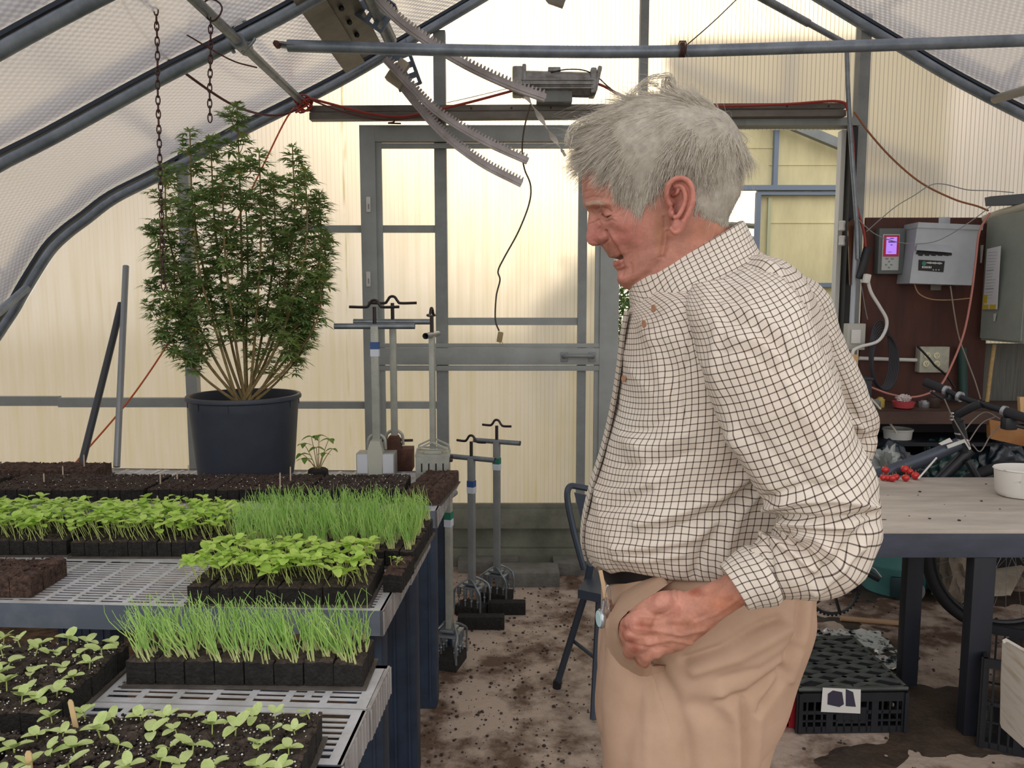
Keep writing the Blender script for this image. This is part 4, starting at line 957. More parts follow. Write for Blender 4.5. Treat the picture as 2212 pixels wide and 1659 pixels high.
# ------------------------------------------------------------------ stand-up soil blockers
M_bg = mat('blocker_galvanised', (166, 168, 160), .5, .25, rgb2=(140, 142, 134), vscale=12)
M_blue_t = mat('blue_tape', (44, 78, 132), .5); M_green_t = mat('green_tape', (36, 112, 92), .5); M_white_t = mat('pale_tape', (196, 204, 214), .5)
M_dark = mat('oiled_steel', (52, 46, 48), .4, .5)
def blocker(loc, h, yaw, lab, shaft, head, tapes=None, hyaw=None, bar=.17, body=M_bg, rod=M_dark, z0=ZB, bw=.03, plung=.095):
    root = thing('soil_blocker', (loc[0], loc[1], z0), lab, 'soil blocker', 'stand-up soil block makers'); c = Vector((loc[0], loc[1], z0)); U = Vector((math.cos(yaw), math.sin(yaw), 0)); Vv = Vector((-math.sin(yaw), math.cos(yaw), 0)); Rz = Matrix.Rotation(yaw, 3, 'Z')
    zt = c.z + h
    m = MB(); hb = .11; m.box(c + Vector((0, 0, (hb + h) / 2)), (bw, bw * .8, h - hb), Rz, bev=.003); m.build('shaft', shaft, root)
    m = MB(); o = c + Vector((0, 0, h)) - Vv * .0; m.tube([o - U * bar / 2 - U * bar * .08, o + U * bar / 2 + U * bar * .08], .0115, 14, cap=False); m.tube([o - U * bar / 2 - U * bar * .08, o + U * bar / 2 + U * bar * .08], .0095, 14, cap=False)
    m.build('handle_bar', M_galv, root)
    m = MB(); m.tube([o, o + Vector((0, 0, plung - .02))], .0075, 8)
    hw = bar * .36; zc = o.z + plung
    m.tube(smooth_path([(o - U * hw) + Vector((0, 0, plung - .02)), o - U * .034 + Vector((0, 0, plung - .021)), o - U * .022 + Vector((0, 0, plung - .014)), o - U * .011 + Vector((0, 0, plung + .002)), o + Vector((0, 0, plung + .006)), o + U * .011 + Vector((0, 0, plung + .002)), o + U * .022 + Vector((0, 0, plung - .014)), o + U * .034 + Vector((0, 0, plung - .021)), (o + U * hw) + Vector((0, 0, plung - .02))], 5), .0055, 8)
    m.build('plunger_grip', rod, root)
    if tapes:
        for i, (zz, mt) in enumerate(tapes): m = MB(); m.box(c + Vector((0, 0, h - zz)), (bw + .003, bw * .8 + .003, .028), Rz); m.build('tape_band', mt, root)
    # head
    if hyaw is not None: U = Vector((math.cos(hyaw), math.sin(hyaw), 0)); Vv = Vector((-math.sin(hyaw), math.cos(hyaw), 0)); Rz = Matrix.Rotation(hyaw, 3, 'Z')
    if head == 'cage':
        m = MB(); W_, D_ = .13, .095
        m.box(c + Vector((0, 0, .022)), (W_, D_, .044), Rz, bev=.002); m.build('block_mould', M_block if z0 < .1 else M_bg, root)
        m = MB()
        for s in (-1, 1):
            a = c + Vv * (s * D_ / 2); m.tube(smooth_path([a - U * W_ / 2 + Vector((0, 0, .03)), a - U * (W_ / 2) + Vector((0, 0, .10)), a - U * (W_ * .38) + Vector((0, 0, .135)), c + Vv * (s * .02) + Vector((0, 0, .165)), a + U * (W_ * .38) + Vector((0, 0, .135)), a + U * (W_ / 2) + Vector((0, 0, .10)), a + U * W_ / 2 + Vector((0, 0, .03))], 5), .0045, 8)
        m.box(c + Vector((0, 0, .128)), (W_ * .8, D_ * .9, .006), Rz, bev=.001); m.box(c + Vector((0, 0, .142)), (W_ * .5, D_ * .6, .01), Rz, bev=.002); m.build('frame', M_galv, root)
        for i in range(4):
            for j in (0, 1):
                m = MB(); q = c + U * ((i - 1.5) * W_ / 4.2) + Vv * (-D_ * .38 + j * D_ * .7); m.box(q + Vector((0, 0, .11)), (.016, .012, .03), Rz, bev=.002); m.tube([q + Vector((0, 0, .044)), q + Vector((0, 0, .1))], .0035, 6); m.ball(q + Vector((0, 0, .07)), .006, 8)
                m.build('plunger', M_galv, root)
    elif head == 'box':
        W_, D_ = .125, .095
        m = MB(); 
        for s in (-1, 1): m.box(c + Vv * (s * D_ / 2) + Vector((0, 0, .05)), (W_, .003, .10), Rz)
        for s in (-1, 1): m.box(c + U * (s * W_ / 2) + Vector((0, 0, .05)), (.003, D_, .10), Rz)
        m.box(c + Vector((0, 0, .1)), (W_ + .006, D_ + .006, .006), Rz)
        m.m = 1
        for i in range(4): m.box(c - Vv * (D_ / 2 + .002) + U * ((i - 1.5) * .027) + Vector((0, 0, .055)), (.005, .002, .032), Rz)
        m.build('block_mould', [M_bg, M_black], root)
        m = MB(); m.box(c + Vector((0, 0, .108)), (W_ * .55, D_ * .5, .012), Rz, bev=.002)
        for s in (-1, 1):
            a = c + Vv * (s * D_ * .45); m.bar([a - U * (W_ * .5) + Vector((0, 0, .1)), a - U * (W_ * .46) + Vector((0, 0, .125)), a + Vector((0, 0, .152)), a + U * (W_ * .46) + Vector((0, 0, .125)), a + U * (W_ * .5) + Vector((0, 0, .1))], .010, .006, side=Vv)
        for s in (-1, 1): m.box(c + Vv * (s * D_ * .25) + Vector((0, 0, .12)), (W_ * .9, .006, .006), Rz)
        m.build('frame', M_bg, root)
        m = MB()
        for s in (-1, 1): m.lathe([(.008, 0), (.008, .012), (.004, .014)], c + U * (W_ / 2) + Vv * (s * .03) + Vector((0, 0, .08)), 8, rot=Matrix.Rotation(R(90), 3, 'Y'))
        m.build('wing_nut', M_dark, root)
    else:
        W_, D_ = .15, .08
        m = MB(); m.box(c + Vector((0, 0, .045)), (W_, D_, .09), Rz, bev=.002); m.build('block_mould', body, root)
        m = MB(); m.prism([c - Vv * (D_ / 2 + .006) + U * x + Vector((0, 0, z)) for x, z in ((-.026, .0), (.026, .0), (.03, .10), (.018, .14), (-.018, .14), (-.03, .10))], Vv * .05); m.build('housing', mat('pale_housing', (172, 174, 162), .45) if body is not M_rust else M_rust, root)
        for s in (-1, 1):
            m = MB(); m.box(c + U * (s * .05) - Vv * (D_ / 2 + .002) + Vector((0, 0, .05)), (.042, .003, .075), Rz)
            if body is not M_rust: m.build('side_plate', mat('bright_plate', (206, 210, 218), .35, .2), root)
        m = MB(); m.tube(smooth_path([c - U * .035 + Vector((0, 0, .10)), c - U * .03 + Vector((0, 0, .145)), c + Vector((0, 0, .16)), c + U * .03 + Vector((0, 0, .145)), c + U * .035 + Vector((0, 0, .10))], 5), .006, 8); m.build('yoke', M_bg, root)
    return root
def at(px, py, z): g = G(px, py, z); return (g.x, g.y)
blocker(at(815, 1024, ZB), .585, 0, 'soil blocker with blue tape and two bright side plates standing leftmost on the far bench', M_bg, 'plate', [(.075, M_blue_t), (.103, M_white_t)], bar=.27)
blocker((X_(853, 3.16), 3.16), .60, 0, 'soil blocker with a rust brown base between its neighbours on the far bench', M_bg, 'plate', bar=.27, body=M_rust, bw=.026)
blocker((X_(936, 2.98), 2.98), .555, R(82), 'grey soil blocker with slotted box head at the right end of the far bench', M_bg, 'box', hyaw=R(2), bar=.17, bw=.026)
# mid-height handle showing between them
m = MB(); m.tube(pxpath([(826, 951), (842, 951), (848, 946), (855, 938), (862, 946), (870, 951), (892, 951)], 3.2, 4), .0055, 8); tag(m.build('plunger_grip_loose', M_dark), 'dark wavy plunger grip showing behind the rust brown soil blocker', 'grip')
blocker(at(972, 1434, 0), .66, R(75), 'soil blocker with green tape standing nearest, at the foot of the middle bench', M_bg, 'cage', [(.07, M_green_t), (.098, M_white_t)], z0=0, bar=.13)
blocker((X_(1018, 3.42), 3.42), .71, R(-25), 'soil blocker with blue tape standing on the floor, left of the farthest one', M_greyd, 'cage', [(.115, M_blue_t), (.143, M_white_t)], z0=0, bar=.20)
blocker((X_(1073, 3.58), 3.58), .755, R(-22), 'farthest soil blocker on the floor with green tape below its handle', M_greyd, 'cage', [(.09, M_green_t), (.118, M_white_t)], z0=0, bar=.20)
for (px, Y, w, lab) in ((1030, 3.36, .20, 'black rubber block under the blue taped floor soil blocker'), (1085, 3.52, .17, 'black rubber block under the farthest soil blocker')):
    m = MB(); m.box((X_(px, Y) + .02, Y - .10, .028), (w, .05, .056), bev=.004); tag(m.build('soil_block_strip', M_block), lab, 'block')
# ------------------------------------------------------------------ folding chair
ch = thing('folding_chair', (X_(1290, 2.75), 2.75, 0), 'dark blue grey metal folding chair standing behind the man', 'chair')
M_chair = mat('chair_enamel', (58, 66, 78), .4, .3)
Y1 = 2.62
sc0 = G(1250, 1275, .44); seat_y = sc0.y
m = MB(); a = G(1248, 1292, .42); b = Vector((a.x + .36, a.y - .22, .42)); c2 = Vector((a.x + .45, a.y + .14, .42)); d2 = Vector((a.x + .07, a.y + .20, .42))
m.prism([a, b, c2, d2], (0, 0, .03)); m.build('seat', M_chair, ch)
m = MB(); q0 = P(1228, 1050, a.y + .35); 
path = smooth_path([P(1262, 1230, a.y + .3), P(1240, 1150, a.y + .33), P(1226, 1080, a.y + .35), P(1230, 1052, a.y + .36), P(1252, 1052, a.y + .38), P(1320, 1066, a.y + .42)], 6); m.tube(path, .012, 8); m.build('back_frame', M_chair, ch)
m = MB(); m.prism([P(1240, 1064, a.y + .36), P(1320, 1080, a.y + .42), P(1330, 1170, a.y + .42), P(1260, 1140, a.y + .36)], (0, .006, 0)); m.build('backrest', M_chair, ch)
f0 = G(1203, 1486, 0); m = MB(); m.tube([f0 + Vector((0, 0, .012)), P(1262, 1290, f0.y - .08), P(1276, 1220, f0.y - .1)], .0125, 8); m.build('leg', M_chair, ch)
m = MB(); m.tube([f0, f0 + Vector((.003, 0, .03))], .016, 8); m.build('foot_cap', M_black, ch)
m = MB(); l2 = G(1282, 1560, 0); m.tube([l2 + Vector((0, 0, .01)), l2 + Vector((.03, .12, .42))], .0125, 8); m.build('leg', M_chair, ch)
m = MB(); l3 = l2 + Vector((.30, .0, 0)); m.tube([l3 + Vector((0, 0, .01)), l3 + Vector((.03, .12, .42))], .0125, 8); m.build('leg', M_chair, ch)
m = MB(); m.tube([P(1238, 1384, f0.y - .03), P(1300, 1432, f0.y - .2), P(1340, 1462, f0.y - .3)], .007, 8); m.build('stretcher', M_chair, ch)
# ------------------------------------------------------------------ work table
rr = random.Random(21)
ZT = .69; TF, TB_ = YG(1145, .69), YG(1031, .69)
tb = thing('work_table', (1.6, 2.8, 0), 'heavy work table with pale dusty top and dark blue timber legs at the right', 'table')
M_top = mat('dusty_table_top', (192, 184, 174), .75, rgb2=(156, 148, 138), vscale=5, stretch=(.35, 1.6, 1), bump=.06)
M_navy = mat('dark_navy_timber', (32, 36, 46), .6, rgb2=(24, 26, 34), vscale=10, stretch=(1, 1, .25))
TL = X_(1690, TF); TR = 3.0
m = MB(); m.box(((TL + TR) / 2, (TF + TB_) / 2, ZT - .006), (TR - TL, TB_ - TF, .012), bev=.002); m.build('table_top', M_top, tb)
m = MB(); m.box(((TL + TR) / 2, TF + .02, ZT - .051), (TR - TL, .035, .078), bev=.003); m.build('front_rail', mat('blue_grey_timber', (70, 76, 90), .6, rgb2=(52, 56, 68), vscale=9, stretch=(.3, 1, 1)), tb)
m = MB(); m.box(((TL + TR) / 2, TB_ - .03, ZT - .051), (TR - TL, .035, .078)); m.build('back_rail', M_navy, tb)
m = MB(); m.box((TL + .02, (TF + TB_) / 2, ZT - .051), (.035, TB_ - TF - .08, .078)); m.build('side_rail', M_navy, tb)
for (x0, x1, Y) in ((2086, 2134, YG(1600, 0) + .03), (1951, 1986, YG(1487, 0) + .03), (1712, 1760, YG(1487, 0) + .03)):
    a, b = X_(x0, Y, .35), X_(x1, Y, .35); m = MB(); m.box(((a + b) / 2, Y, (ZT - .09) / 2), (b - a, .045, ZT - .09), bev=.004); m.build('leg', M_navy, tb)
# things on the table
M_tom = mat('cherry_tomato', (196, 44, 40), .22, spec=.6, rgb2=(170, 30, 28), vscale=40)
M_tst = mat('tomato_stalk', (120, 130, 70), .6)
tp = [(1913, 1020, 9), (1909, 1032, 8), (1919, 1033, 8), (1929, 1035, 9), (1937, 1030, 8), (1956, 1020, 10), (1967, 1023, 8), (1958, 1034, 9), (1979, 1029, 10)]
wh = ['leftmost upper', 'leftmost lower', 'second lower', 'front left', 'small middle', 'top centre', 'upper right centre', 'front centre', 'rightmost']
for i, (x, y, r) in enumerate(tp):
    Y = 3.08 - (y - 1030) * .006; rad = r * Y / 1700 * .92; hi = y < 1026; c = Vector((X_(x, Y), Y, ZT + rad * (1 if not hi else 1.9) * .98))
    m = MB(); m.ball(c, rad, 20, .93); t = m.build('cherry_tomato', M_tom, origin=(c.x, c.y, c.z - rad)); tag(t, f'red cherry tomato on the work table, {wh[i]} one of the bunch', 'tomato', 'cherry tomatoes on the work table')
    m = MB(); m.tube([c + Vector((0, 0, rad * .85)), c + Vector((rr.uniform(-.004, .004), 0, rad + .007))], .0012, 5); m.build('stalk', M_tst, t)
m = MB(); m.tube([Vector((X_(1985, 3.05), 3.05, ZT + .012)), P(2023, 989, 3.1)], .0035, 8); tag(m.build('white_stick', M_white), 'thin white stick leaning out of the cherry tomatoes', 'stick')
tub = thing('tub', (X_(2190, 2.8), 2.8, ZT), 'scratched white open tub at the right edge of the work table', 'tub')
m = MB(); c = Vector((X_(2215, 2.82), 2.82, ZT)); 
prof_ = [(.078, 0), (.09, .004), (.100, .02), (.108, .098), (.113, .102), (.110, .106), (.103, .1), (.094, .02), (.08, .008), (.001, .008)]
m.lathe(prof_, c, 40, sx=1.0, sy=.75); m.build('tub_body', mat('scratched_white', (214, 212, 206), .5, rgb2=(150, 146, 142), vscale=30, lo=.62, hi=.72), tub)
m = MB(); m.prism([P(1895, 1131, 2.5), P(1912, 1128, 2.5), P(1915, 1132, 2.5), P(1900, 1134, 2.5)], (0, 0, .004)); m.v = [(v[0], v[1] , ZT + .001 + (v[2] - min(q[2] for q in m.v)) * .2) for v in m.v]; tag(m.build('paper_scrap', M_white), 'tiny white paper scrap at the front edge of the work table', 'scrap')
m = MB()
for (px, py, s) in ((1987, 1063, .006), (1983, 1070, .003), (2008, 1121, .005), (2072, 1125, .006), (2120, 1083, .005), (2130, 1046, .004), (1918, 1070, .002), (1964, 1115, .003), (2085, 1115, .002), (2040, 1090, .002), (2160, 1100, .003)):
    g = G(px, py, ZT); m.ball((g.x, g.y, ZT + s * .3), s, 6, .5)
tag(m.build('soil_crumb_scatter', M_soil), 'small dark soil crumbs lying on the work table', 'crumbs', kind='stuff')

# ------------------------------------------------------------------ bicycle behind the table
YB = 3.20
bk_ = thing('bicycle', (X_(1990, YB), YB, 0), 'dark grey and white bicycle standing behind the work table', 'bicycle')
def PB_(x, y, dy=0): return P(x, y, YB + dy)
M_tyre = mat('tyre_rubber', (24, 24, 27), .7); M_frame = mat('bike_frame', (70, 76, 88), .35, .3); M_framed = mat('bike_frame_dark', (28, 30, 36), .4); M_alu = mat('brushed_alloy', (178, 182, 188), .3, .8)
RW = .372
for (cx, nm) in ((2196, 'front_wheel'), (1545, 'rear_wheel')):
    c = Vector((X_(cx, YB), YB, RW)); m = MB(); m.tube([c + Vector((math.cos(t), 0, math.sin(t))) * (RW - .022) for t in [i * math.pi / 32 for i in range(64)]], .022, 10, closed=True); wt = m.build(nm, M_tyre, bk_)
    m = MB(); m.tube([c + Vector((math.cos(t), 0, math.sin(t))) * (RW - .05) for t in [i * math.pi / 32 for i in range(64)]], .011, 8, closed=True); m.build('rim', mat('black_rim', (40, 42, 46), .35, .4), wt)
    m = MB()
    for i in range(28): a = i * math.pi / 14; m.tube([c + Vector((math.cos(a) * .02, (i % 2 - .5) * .05, math.sin(a) * .02)), c + Vector((math.cos(a), 0, math.sin(a))) * (RW - .06)], .001, 4)
    m.tube([c + Vector((0, -.05, 0)), c + Vector((0, .05, 0))], .016, 10); m.build('spokes', M_alu, wt)
m = MB(); m.tube([PB_(2072, 958), PB_(2020, 982), PB_(1960, 1006), PB_(1880, 1034), PB_(1800, 1062)], [.020, .021, .022, .022, .021], 12, flat=1.4); m.m = 1; m.tube([PB_(2095, 972), PB_(1990, 1078), PB_(1800, 1262)], .024, 12); m.tube([PB_(2070, 910), PB_(2086, 985)], .022, 12); m.tube([PB_(1690, 1010), PB_(1800, 1275)], .017, 10)
m.build('frame', [M_frame, M_framed], bk_)
m = MB(); m.prism([PB_(2028, 958, -.028), PB_(2052, 946, -.028), PB_(2058, 954, -.028), PB_(2034, 962, -.028)], (0, .004, 0)); m.prism([PB_(2045, 962, -.03), PB_(2085, 948, -.03), PB_(2092, 950, -.03), PB_(2098, 970, -.03), PB_(2094, 972, -.03), PB_(2084, 956, -.03), PB_(2048, 969, -.03)], (0, .004, 0)); m.build('white_decal', M_white, bk_)
m = MB()
for s in (-.055, .055): m.tube([PB_(2090, 995, s * .6), PB_(2110, 1030, s), P(2196, 650, YB + s) * 1 - Vector((0, 0, P(2196, 650, YB + s).z - RW))], .014, 8)
m.build('fork', M_framed, bk_)
m = MB(); m.tube([PB_(2070, 925), PB_(2064, 888)], .019, 12); m.tube([PB_(2065, 898), PB_(2098, 880, -.05), PB_(2118, 872, -.07)], .017, 10); m.build('stem', M_framed, bk_)
m = MB()
for k in (938, 951): m.lathe([(.02, 0), (.02, .006)], PB_(2073, k), 16)
for k in range(3): m.box(PB_(2056, 892 + k * 7, -.02), (.012, .012, .006))
m.build('headset', M_alu, bk_)
HB = [P(1998, 825, YB + .16), P(2040, 842, YB + .09), P(2085, 862, YB), P(2130, 876, YB - .08), P(2175, 890, YB - .16), P(2230, 908, YB - .24)]
m = MB(); m.tube(smooth_path(HB, 6), .0125, 12); m.build('handlebar', mat('black_gloss_tube', (44, 46, 52), .2, .5), bk_)
for a, b in ((HB[0], HB[0].lerp(HB[1], 1.05)), (HB[4], HB[5])): m = MB(); m.tube([a, b], .0185, 14); m.build('grip', mat('rubber_grip', (38, 38, 42), .8), bk_)
m = MB(); 
for t in (HB[1].lerp(HB[2], .1), HB[1].lerp(HB[2], .75), HB[4].lerp(HB[5], -.1)): d = (HB[3] - HB[2]).normalized(); m.tube([t - d * .007, t + d * .007], .0215, 14)
m.build('clamp_ring', M_alu, bk_)
m = MB(); q = HB[4].lerp(HB[5], -.05); m.tube([q, q + Vector((.02, -.02, -.05)), q + Vector((.10, -.06, -.07)), q + Vector((.16, -.08, -.06))], .007, 8); m.box(q + Vector((.01, -.01, -.045)), (.05, .04, .05), bev=.01); q = HB[1]; m.tube([q + Vector((0, -.02, -.02)), q + Vector((-.04, -.06, -.03)), q + Vector((-.09, -.06, -.0))], .006, 8); m.box(q + Vector((.02, -.02, -.03)), (.05, .04, .03), bev=.008)
m.build('brake_lever', M_framed, bk_)
m = MB()
for pts in ([(2160, 905), (2130, 890), (2105, 905), (2085, 928)], [(2165, 915), (2140, 940), (2118, 975), (2100, 960)], [(2150, 900), (2120, 915), (2092, 955)], [(2040, 862), (2060, 905), (2095, 965)]):
    m.tube(smooth_path([PB_(x, y, -.06) for x, y in pts], 5), .0025, 6)
m.build('brake_cable', mat('cable_sheath', (120, 112, 104), .5), bk_)
m = MB(); c = PB_(1800, 1275, -.05)
m.tube([c + Vector((math.cos(t) * .100, 0, math.sin(t) * .100)) for t in [i * math.pi / 20 for i in range(40)]], .006, 6, closed=True)
for i in range(40): t = i * math.pi / 20; m.box(c + Vector((math.cos(t) * .108, 0, math.sin(t) * .108)), (.008, .004, .008), Euler((0, -t, 0)))
for i in range(5): t = i * 1.257; m.bar([c, c + Vector((math.cos(t) * .1, 0, math.sin(t) * .1))], .020, .008)
m.tube([c, c + Vector((0, .1, 0))], .025, 10); m.build('chainring', M_framed, bk_)
m = MB(); e = PB_(1850, 1225, -.09); m.bar([c + Vector((0, -.02, 0)), e], .02, .014); m.bar([c + Vector((0, .1, 0)), c + Vector((-.10, .1, -.12))], .02, .014); m.build('crank_arm', M_framed, bk_)
m = MB(); m.box(e + Vector((.01, -.04, 0)), (.11, .09, .022), Euler((0, R(28), 0)), bev=.006); m.m = 1; m.tube(smooth_path([e + Vector((-.04, -.08, .03)), e + Vector((.02, -.09, .03)), e + Vector((.06, -.085, -.01))], 4), .004, 6); m.build('pedal', [M_framed, M_alu], bk_)

# ------------------------------------------------------------------ crates
def crate(name, c, W_, D_, H_, rz, mt, lab, lid=False):
    root = thing(name, (c[0], c[1], 0), lab, 'crate'); Rz = Matrix.Rotation(rz, 3, 'Z'); c = Vector((c[0], c[1], 0))
    T = lambda x, y, z: c + Rz @ Vector((x, y, z))
    m = MB(); t = .006
    for (ax, s) in (('y', -1), ('y', 1), ('x', -1), ('x', 1)):
        L = W_ if ax == 'y' else D_; off = (D_ if ax == 'y' else W_) / 2 * s
        def b(u, z, du, dz, th=t):
            p = T(u, off, z) if ax == 'y' else T(off, u, z); m.box(p, (du, th, dz) if ax == 'y' else (th, du, dz), Rz)
        b(0, .012, L, .024); b(0, H_ - .02, L, .03, .010); b(0, H_ * .5, L, .012); b(0, H_ * .3, L, .006)
        for k in range(15):
            u = -L / 2 + L * k / 14; big = k in (0, 4, 10, 14); b(u, H_ / 2, .022 if big else .006, H_ - .01, .009 if big else t)
        b(0, H_ * .42, L * .28, H_ * .38, .004) if ax == 'y' else None
    m.box(T(0, 0, .006), (W_, D_, .008), Rz); m.build('crate_walls', mt, root, smooth=0)
    if lid:
        m = MB(); m.box(T(0, 0, H_ + .003), (W_ + .012, D_ + .012, .008), Rz, bev=.002); m.build('lid_plate', mt, root); m = MB()
        for s_2 in (-1, 1): m.box(T(0, s_2 * (D_ / 2), H_ + .009), (W_ + .012, .012, .008), Rz); m.box(T(s_2 * W_ / 2, 0, H_ + .009), (.012, D_, .008), Rz)
        n = 3
        for k in range(-n, n + 1):
            for s in (-1, 1):
                # diagonal ribs clipped to the lid
                pts = []
                x0 = k * W_ / n; p0 = Vector((x0 - s * D_ * .9, -D_ / 2, 0)); p1 = Vector((x0 + s * D_ * .9, D_ / 2, 0)); d = p1 - p0; lo, hi = 0.0, 1.0
                for lim in ((-W_ / 2, W_ / 2),):
                    ta = (lim[0] - p0.x) / d.x; tb2 = (lim[1] - p0.x) / d.x; lo = max(lo, min(ta, tb2)); hi = min(hi, max(ta, tb2))
                if hi - lo > .02: a = p0 + d * lo; b2 = p0 + d * hi; m.bar([T(a.x, a.y, H_ + .011), T(b2.x, b2.y, H_ + .011)], .009, .012, side=(0, 0, 1))
        m.build('lattice_lid', mat('black_lattice', (88, 94, 90), .5, rgb2=(66, 70, 68), vscale=12), root, smooth=0)
    return root, T
M_crate = mat('black_crate_plastic', (34, 36, 42), .45, rgb2=(26, 28, 32), vscale=8)
cfy = YG(1586, 0); cH = P(CXP, 1487, cfy).z - .012; cD = YG(1384, cH) - cfy; cW = X_(1952, cfy, 0) - X_(1722, cfy, 0); ccx, ccy = X_(1952, cfy, 0) - cW / 2, cfy + .008 + cD / 2
ck, T = crate('milk_crate', (ccx, ccy), cW, cD, cH, R(1.5), M_crate, 'black plastic crate with a lattice lid and torn white label under the work table', True)
m = MB(); u0 = -cW / 2 + (1773 - 1715) / 235 * cW * 1.0; 
def lab_pt(px, py):
    q = P(px, py, cfy); Rz_ = Matrix.Rotation(-R(1.5), 3, 'Z'); l = Rz_ @ (q - Vector((ccx, ccy, 0))); return T(l.x, -cD / 2 - .009, l.z)
m.prism([lab_pt(1772, 1536), lab_pt(1858, 1541), lab_pt(1859, 1489), lab_pt(1776, 1484)], (0, -.0012, 0)); m.m = 1
m.prism([p + Vector((0, -.0016, 0)) for p in (lab_pt(1786, 1520), lab_pt(1812, 1526), lab_pt(1822, 1520), lab_pt(1818, 1494), lab_pt(1798, 1490), lab_pt(1787, 1497))], (0, -.0006, 0)); m.prism([p + Vector((0, -.0016, 0)) for p in (lab_pt(1826, 1524), lab_pt(1848, 1526), lab_pt(1842, 1494), lab_pt(1826, 1487))], (0, -.0006, 0))
m.build('torn_label', [M_white, mat('label_ink', (52, 48, 66), .6)], ck)
rc, T2 = crate('milk_crate', (X_(1719, cfy + .03, 0) - .145, cfy + .03 + .15), .28, .28, cH - .01, R(0), mat('red_crate_plastic', (150, 34, 44), .45), 'red plastic crate beside the black lidded crate behind the man')
rc.location = rc.location
bc, T3 = crate('milk_crate', (X_(2330, 2.3), 2.40), .34, .3, .30, R(-28), M_crate, 'tall black crate at the lower right corner behind the white plank')
m = MB(); jc = Vector((X_(2150, 2.42), 2.42, 0)); m.lathe([(.03, 0), (.034, .004), (.034, .09), (.026, .105), (.026, .118)], jc, 24, ); tag(m.build('jar', mat('smoky_glass', (70, 74, 70), .1, spec=.8, alpha=.6)), 'small smoky glass jar on the floor beside the right table leg', 'jar')
# white painted plank
m = MB(); a = P(2166, 1392, 2.0); m.prism([P(2168, 1390, 2.0), P(2176, 1386, 2.0), P(2270, 1440, 1.75), P(2270, 1668, 1.75), P(2163, 1572, 2.0), P(2164, 1480, 2.0)], (.01, .022, 0)); mw = mat('whitewashed_wood', (222, 218, 208), .7, rgb2=(176, 160, 132), vscale=10, stretch=(.4, .4, 6), lo=.5, hi=.75, bump=.15)
wp = thing('whitewashed_box', (a.x, a.y, 0), 'whitewashed wooden box end at the lower right edge', 'box'); m.build('front_board', mw, wp)
m = MB(); m.box((a.x + .35, 1.93, .21), (.6, .3, .42), Euler((0, 0, R(-40)))); 
m2 = MB(); g_ = P(2172, 1572, 2.03); m2.box((g_.x + .14, g_.y - .02, g_.z / 2), (.10, .06, g_.z)); m2.build('support_leg', M_navy, wp)

# ------------------------------------------------------------------ clutter under the table
M_teal = mat('teal_plastic', (84, 140, 138), .45, rgb2=(66, 118, 120), vscale=5)
YC = 3.72; cc = Vector((X_(1945, YC), YC, 0)); co = thing('cooler_bin', cc, 'round teal plastic bin with a wheel recess behind the table leg', 'bin')
m = MB(); zc = 1.4 - (1190 - 650) * (YC - .1) / 1700 + .25
m.lathe([(.13, 0), (.14, .01), (.145, .13), (.152, .14), (.152, .15), (.150, .16), (.160, .42), (.165, .425), (.16, .44), (.15, .43)], cc, 40); m.build('bin_body', M_teal, co)
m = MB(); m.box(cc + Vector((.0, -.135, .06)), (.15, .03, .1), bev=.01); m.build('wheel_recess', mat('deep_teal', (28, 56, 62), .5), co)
m = MB(); m.tube([cc + Vector((.03, -.16, .045)), cc + Vector((.03, -.12, .045))], .045, 20); m.build('wheel', mat('grey_wheel', (122, 122, 118), .7), co)
m = MB(); c = Vector((X_(2058, 3.78), 3.78, 0)); m.box(c + Vector((0, 0, .22)), (.28, .16, .44), bev=.015)
for k in range(16): m.box(c + Vector((0, -.083, .12 + k * .022)), (.24, .008, .008))
tag(m.build('storage_bin', mat('dark_teal_plastic', (50, 108, 108), .45)), 'dark teal ribbed storage bin behind the bicycle wheel', 'bin')
tubething('broom_handle', [G(1815, 1336, .012), G(1985, 1350, .012)], .011, mat('broom_wood', (178, 146, 112), .6), 'wooden broom handle lying on the floor by the teal bin', 'handle')
M_sack = mat('cream_sack', (206, 196, 178), .8, rgb2=(172, 160, 142), vscale=10, bump=.3, bscale=20)
def wrinkled(c, r, seedv, amp=.25, freq=3, sub=4, flat_bottom=True):
    import bmesh
    bm = bmesh.new(); bmesh.ops.create_icosphere(bm, subdivisions=sub, radius=1); c = Vector(c); vs = []
    for v in bm.verts:
        p = v.co.copy(); n = mnoise.noise(p * freq + Vector((seedv, 0, 0))) * amp + mnoise.noise(p * freq * 2.7 + Vector((0, seedv, 0))) * amp * .5; q = p * (1 + n - abs(mnoise.noise(p * freq * 1.4 + Vector((0, 0, seedv)))) * amp)
        q = Vector((q.x * r[0], q.y * r[1], q.z * r[2])); 
        if flat_bottom: q.z = max(q.z, -r[2] * .85)
        vs.append(c + q)
    bm.verts.index_update(); fs = [tuple(v.index for v in f.verts) for f in bm.faces]; bm.free(); return vs, fs
m = MB(); 
sk = [P(2034, 1340, 3.78), P(2100, 1248, 3.86), P(2125, 1245, 3.86), P(2140, 1400, 3.6), P(2085, 1395, 3.6)]
q0 = G(2040, 1352, .0); q1 = G(2200, 1402, 0.0)
m.prism([Vector((X_(2038, 3.62), 3.62, .0)), Vector((X_(2205, 3.62), 3.62, .0)), P(2215, 1225, 3.85), P(2102, 1240, 3.85), Vector((X_(2038, 3.63), 3.63, .03))], (0, .03, 0)); tag(m.build('cream_board', M_sack), 'cream sheet leaning behind the bicycle wheel under the table', 'board')
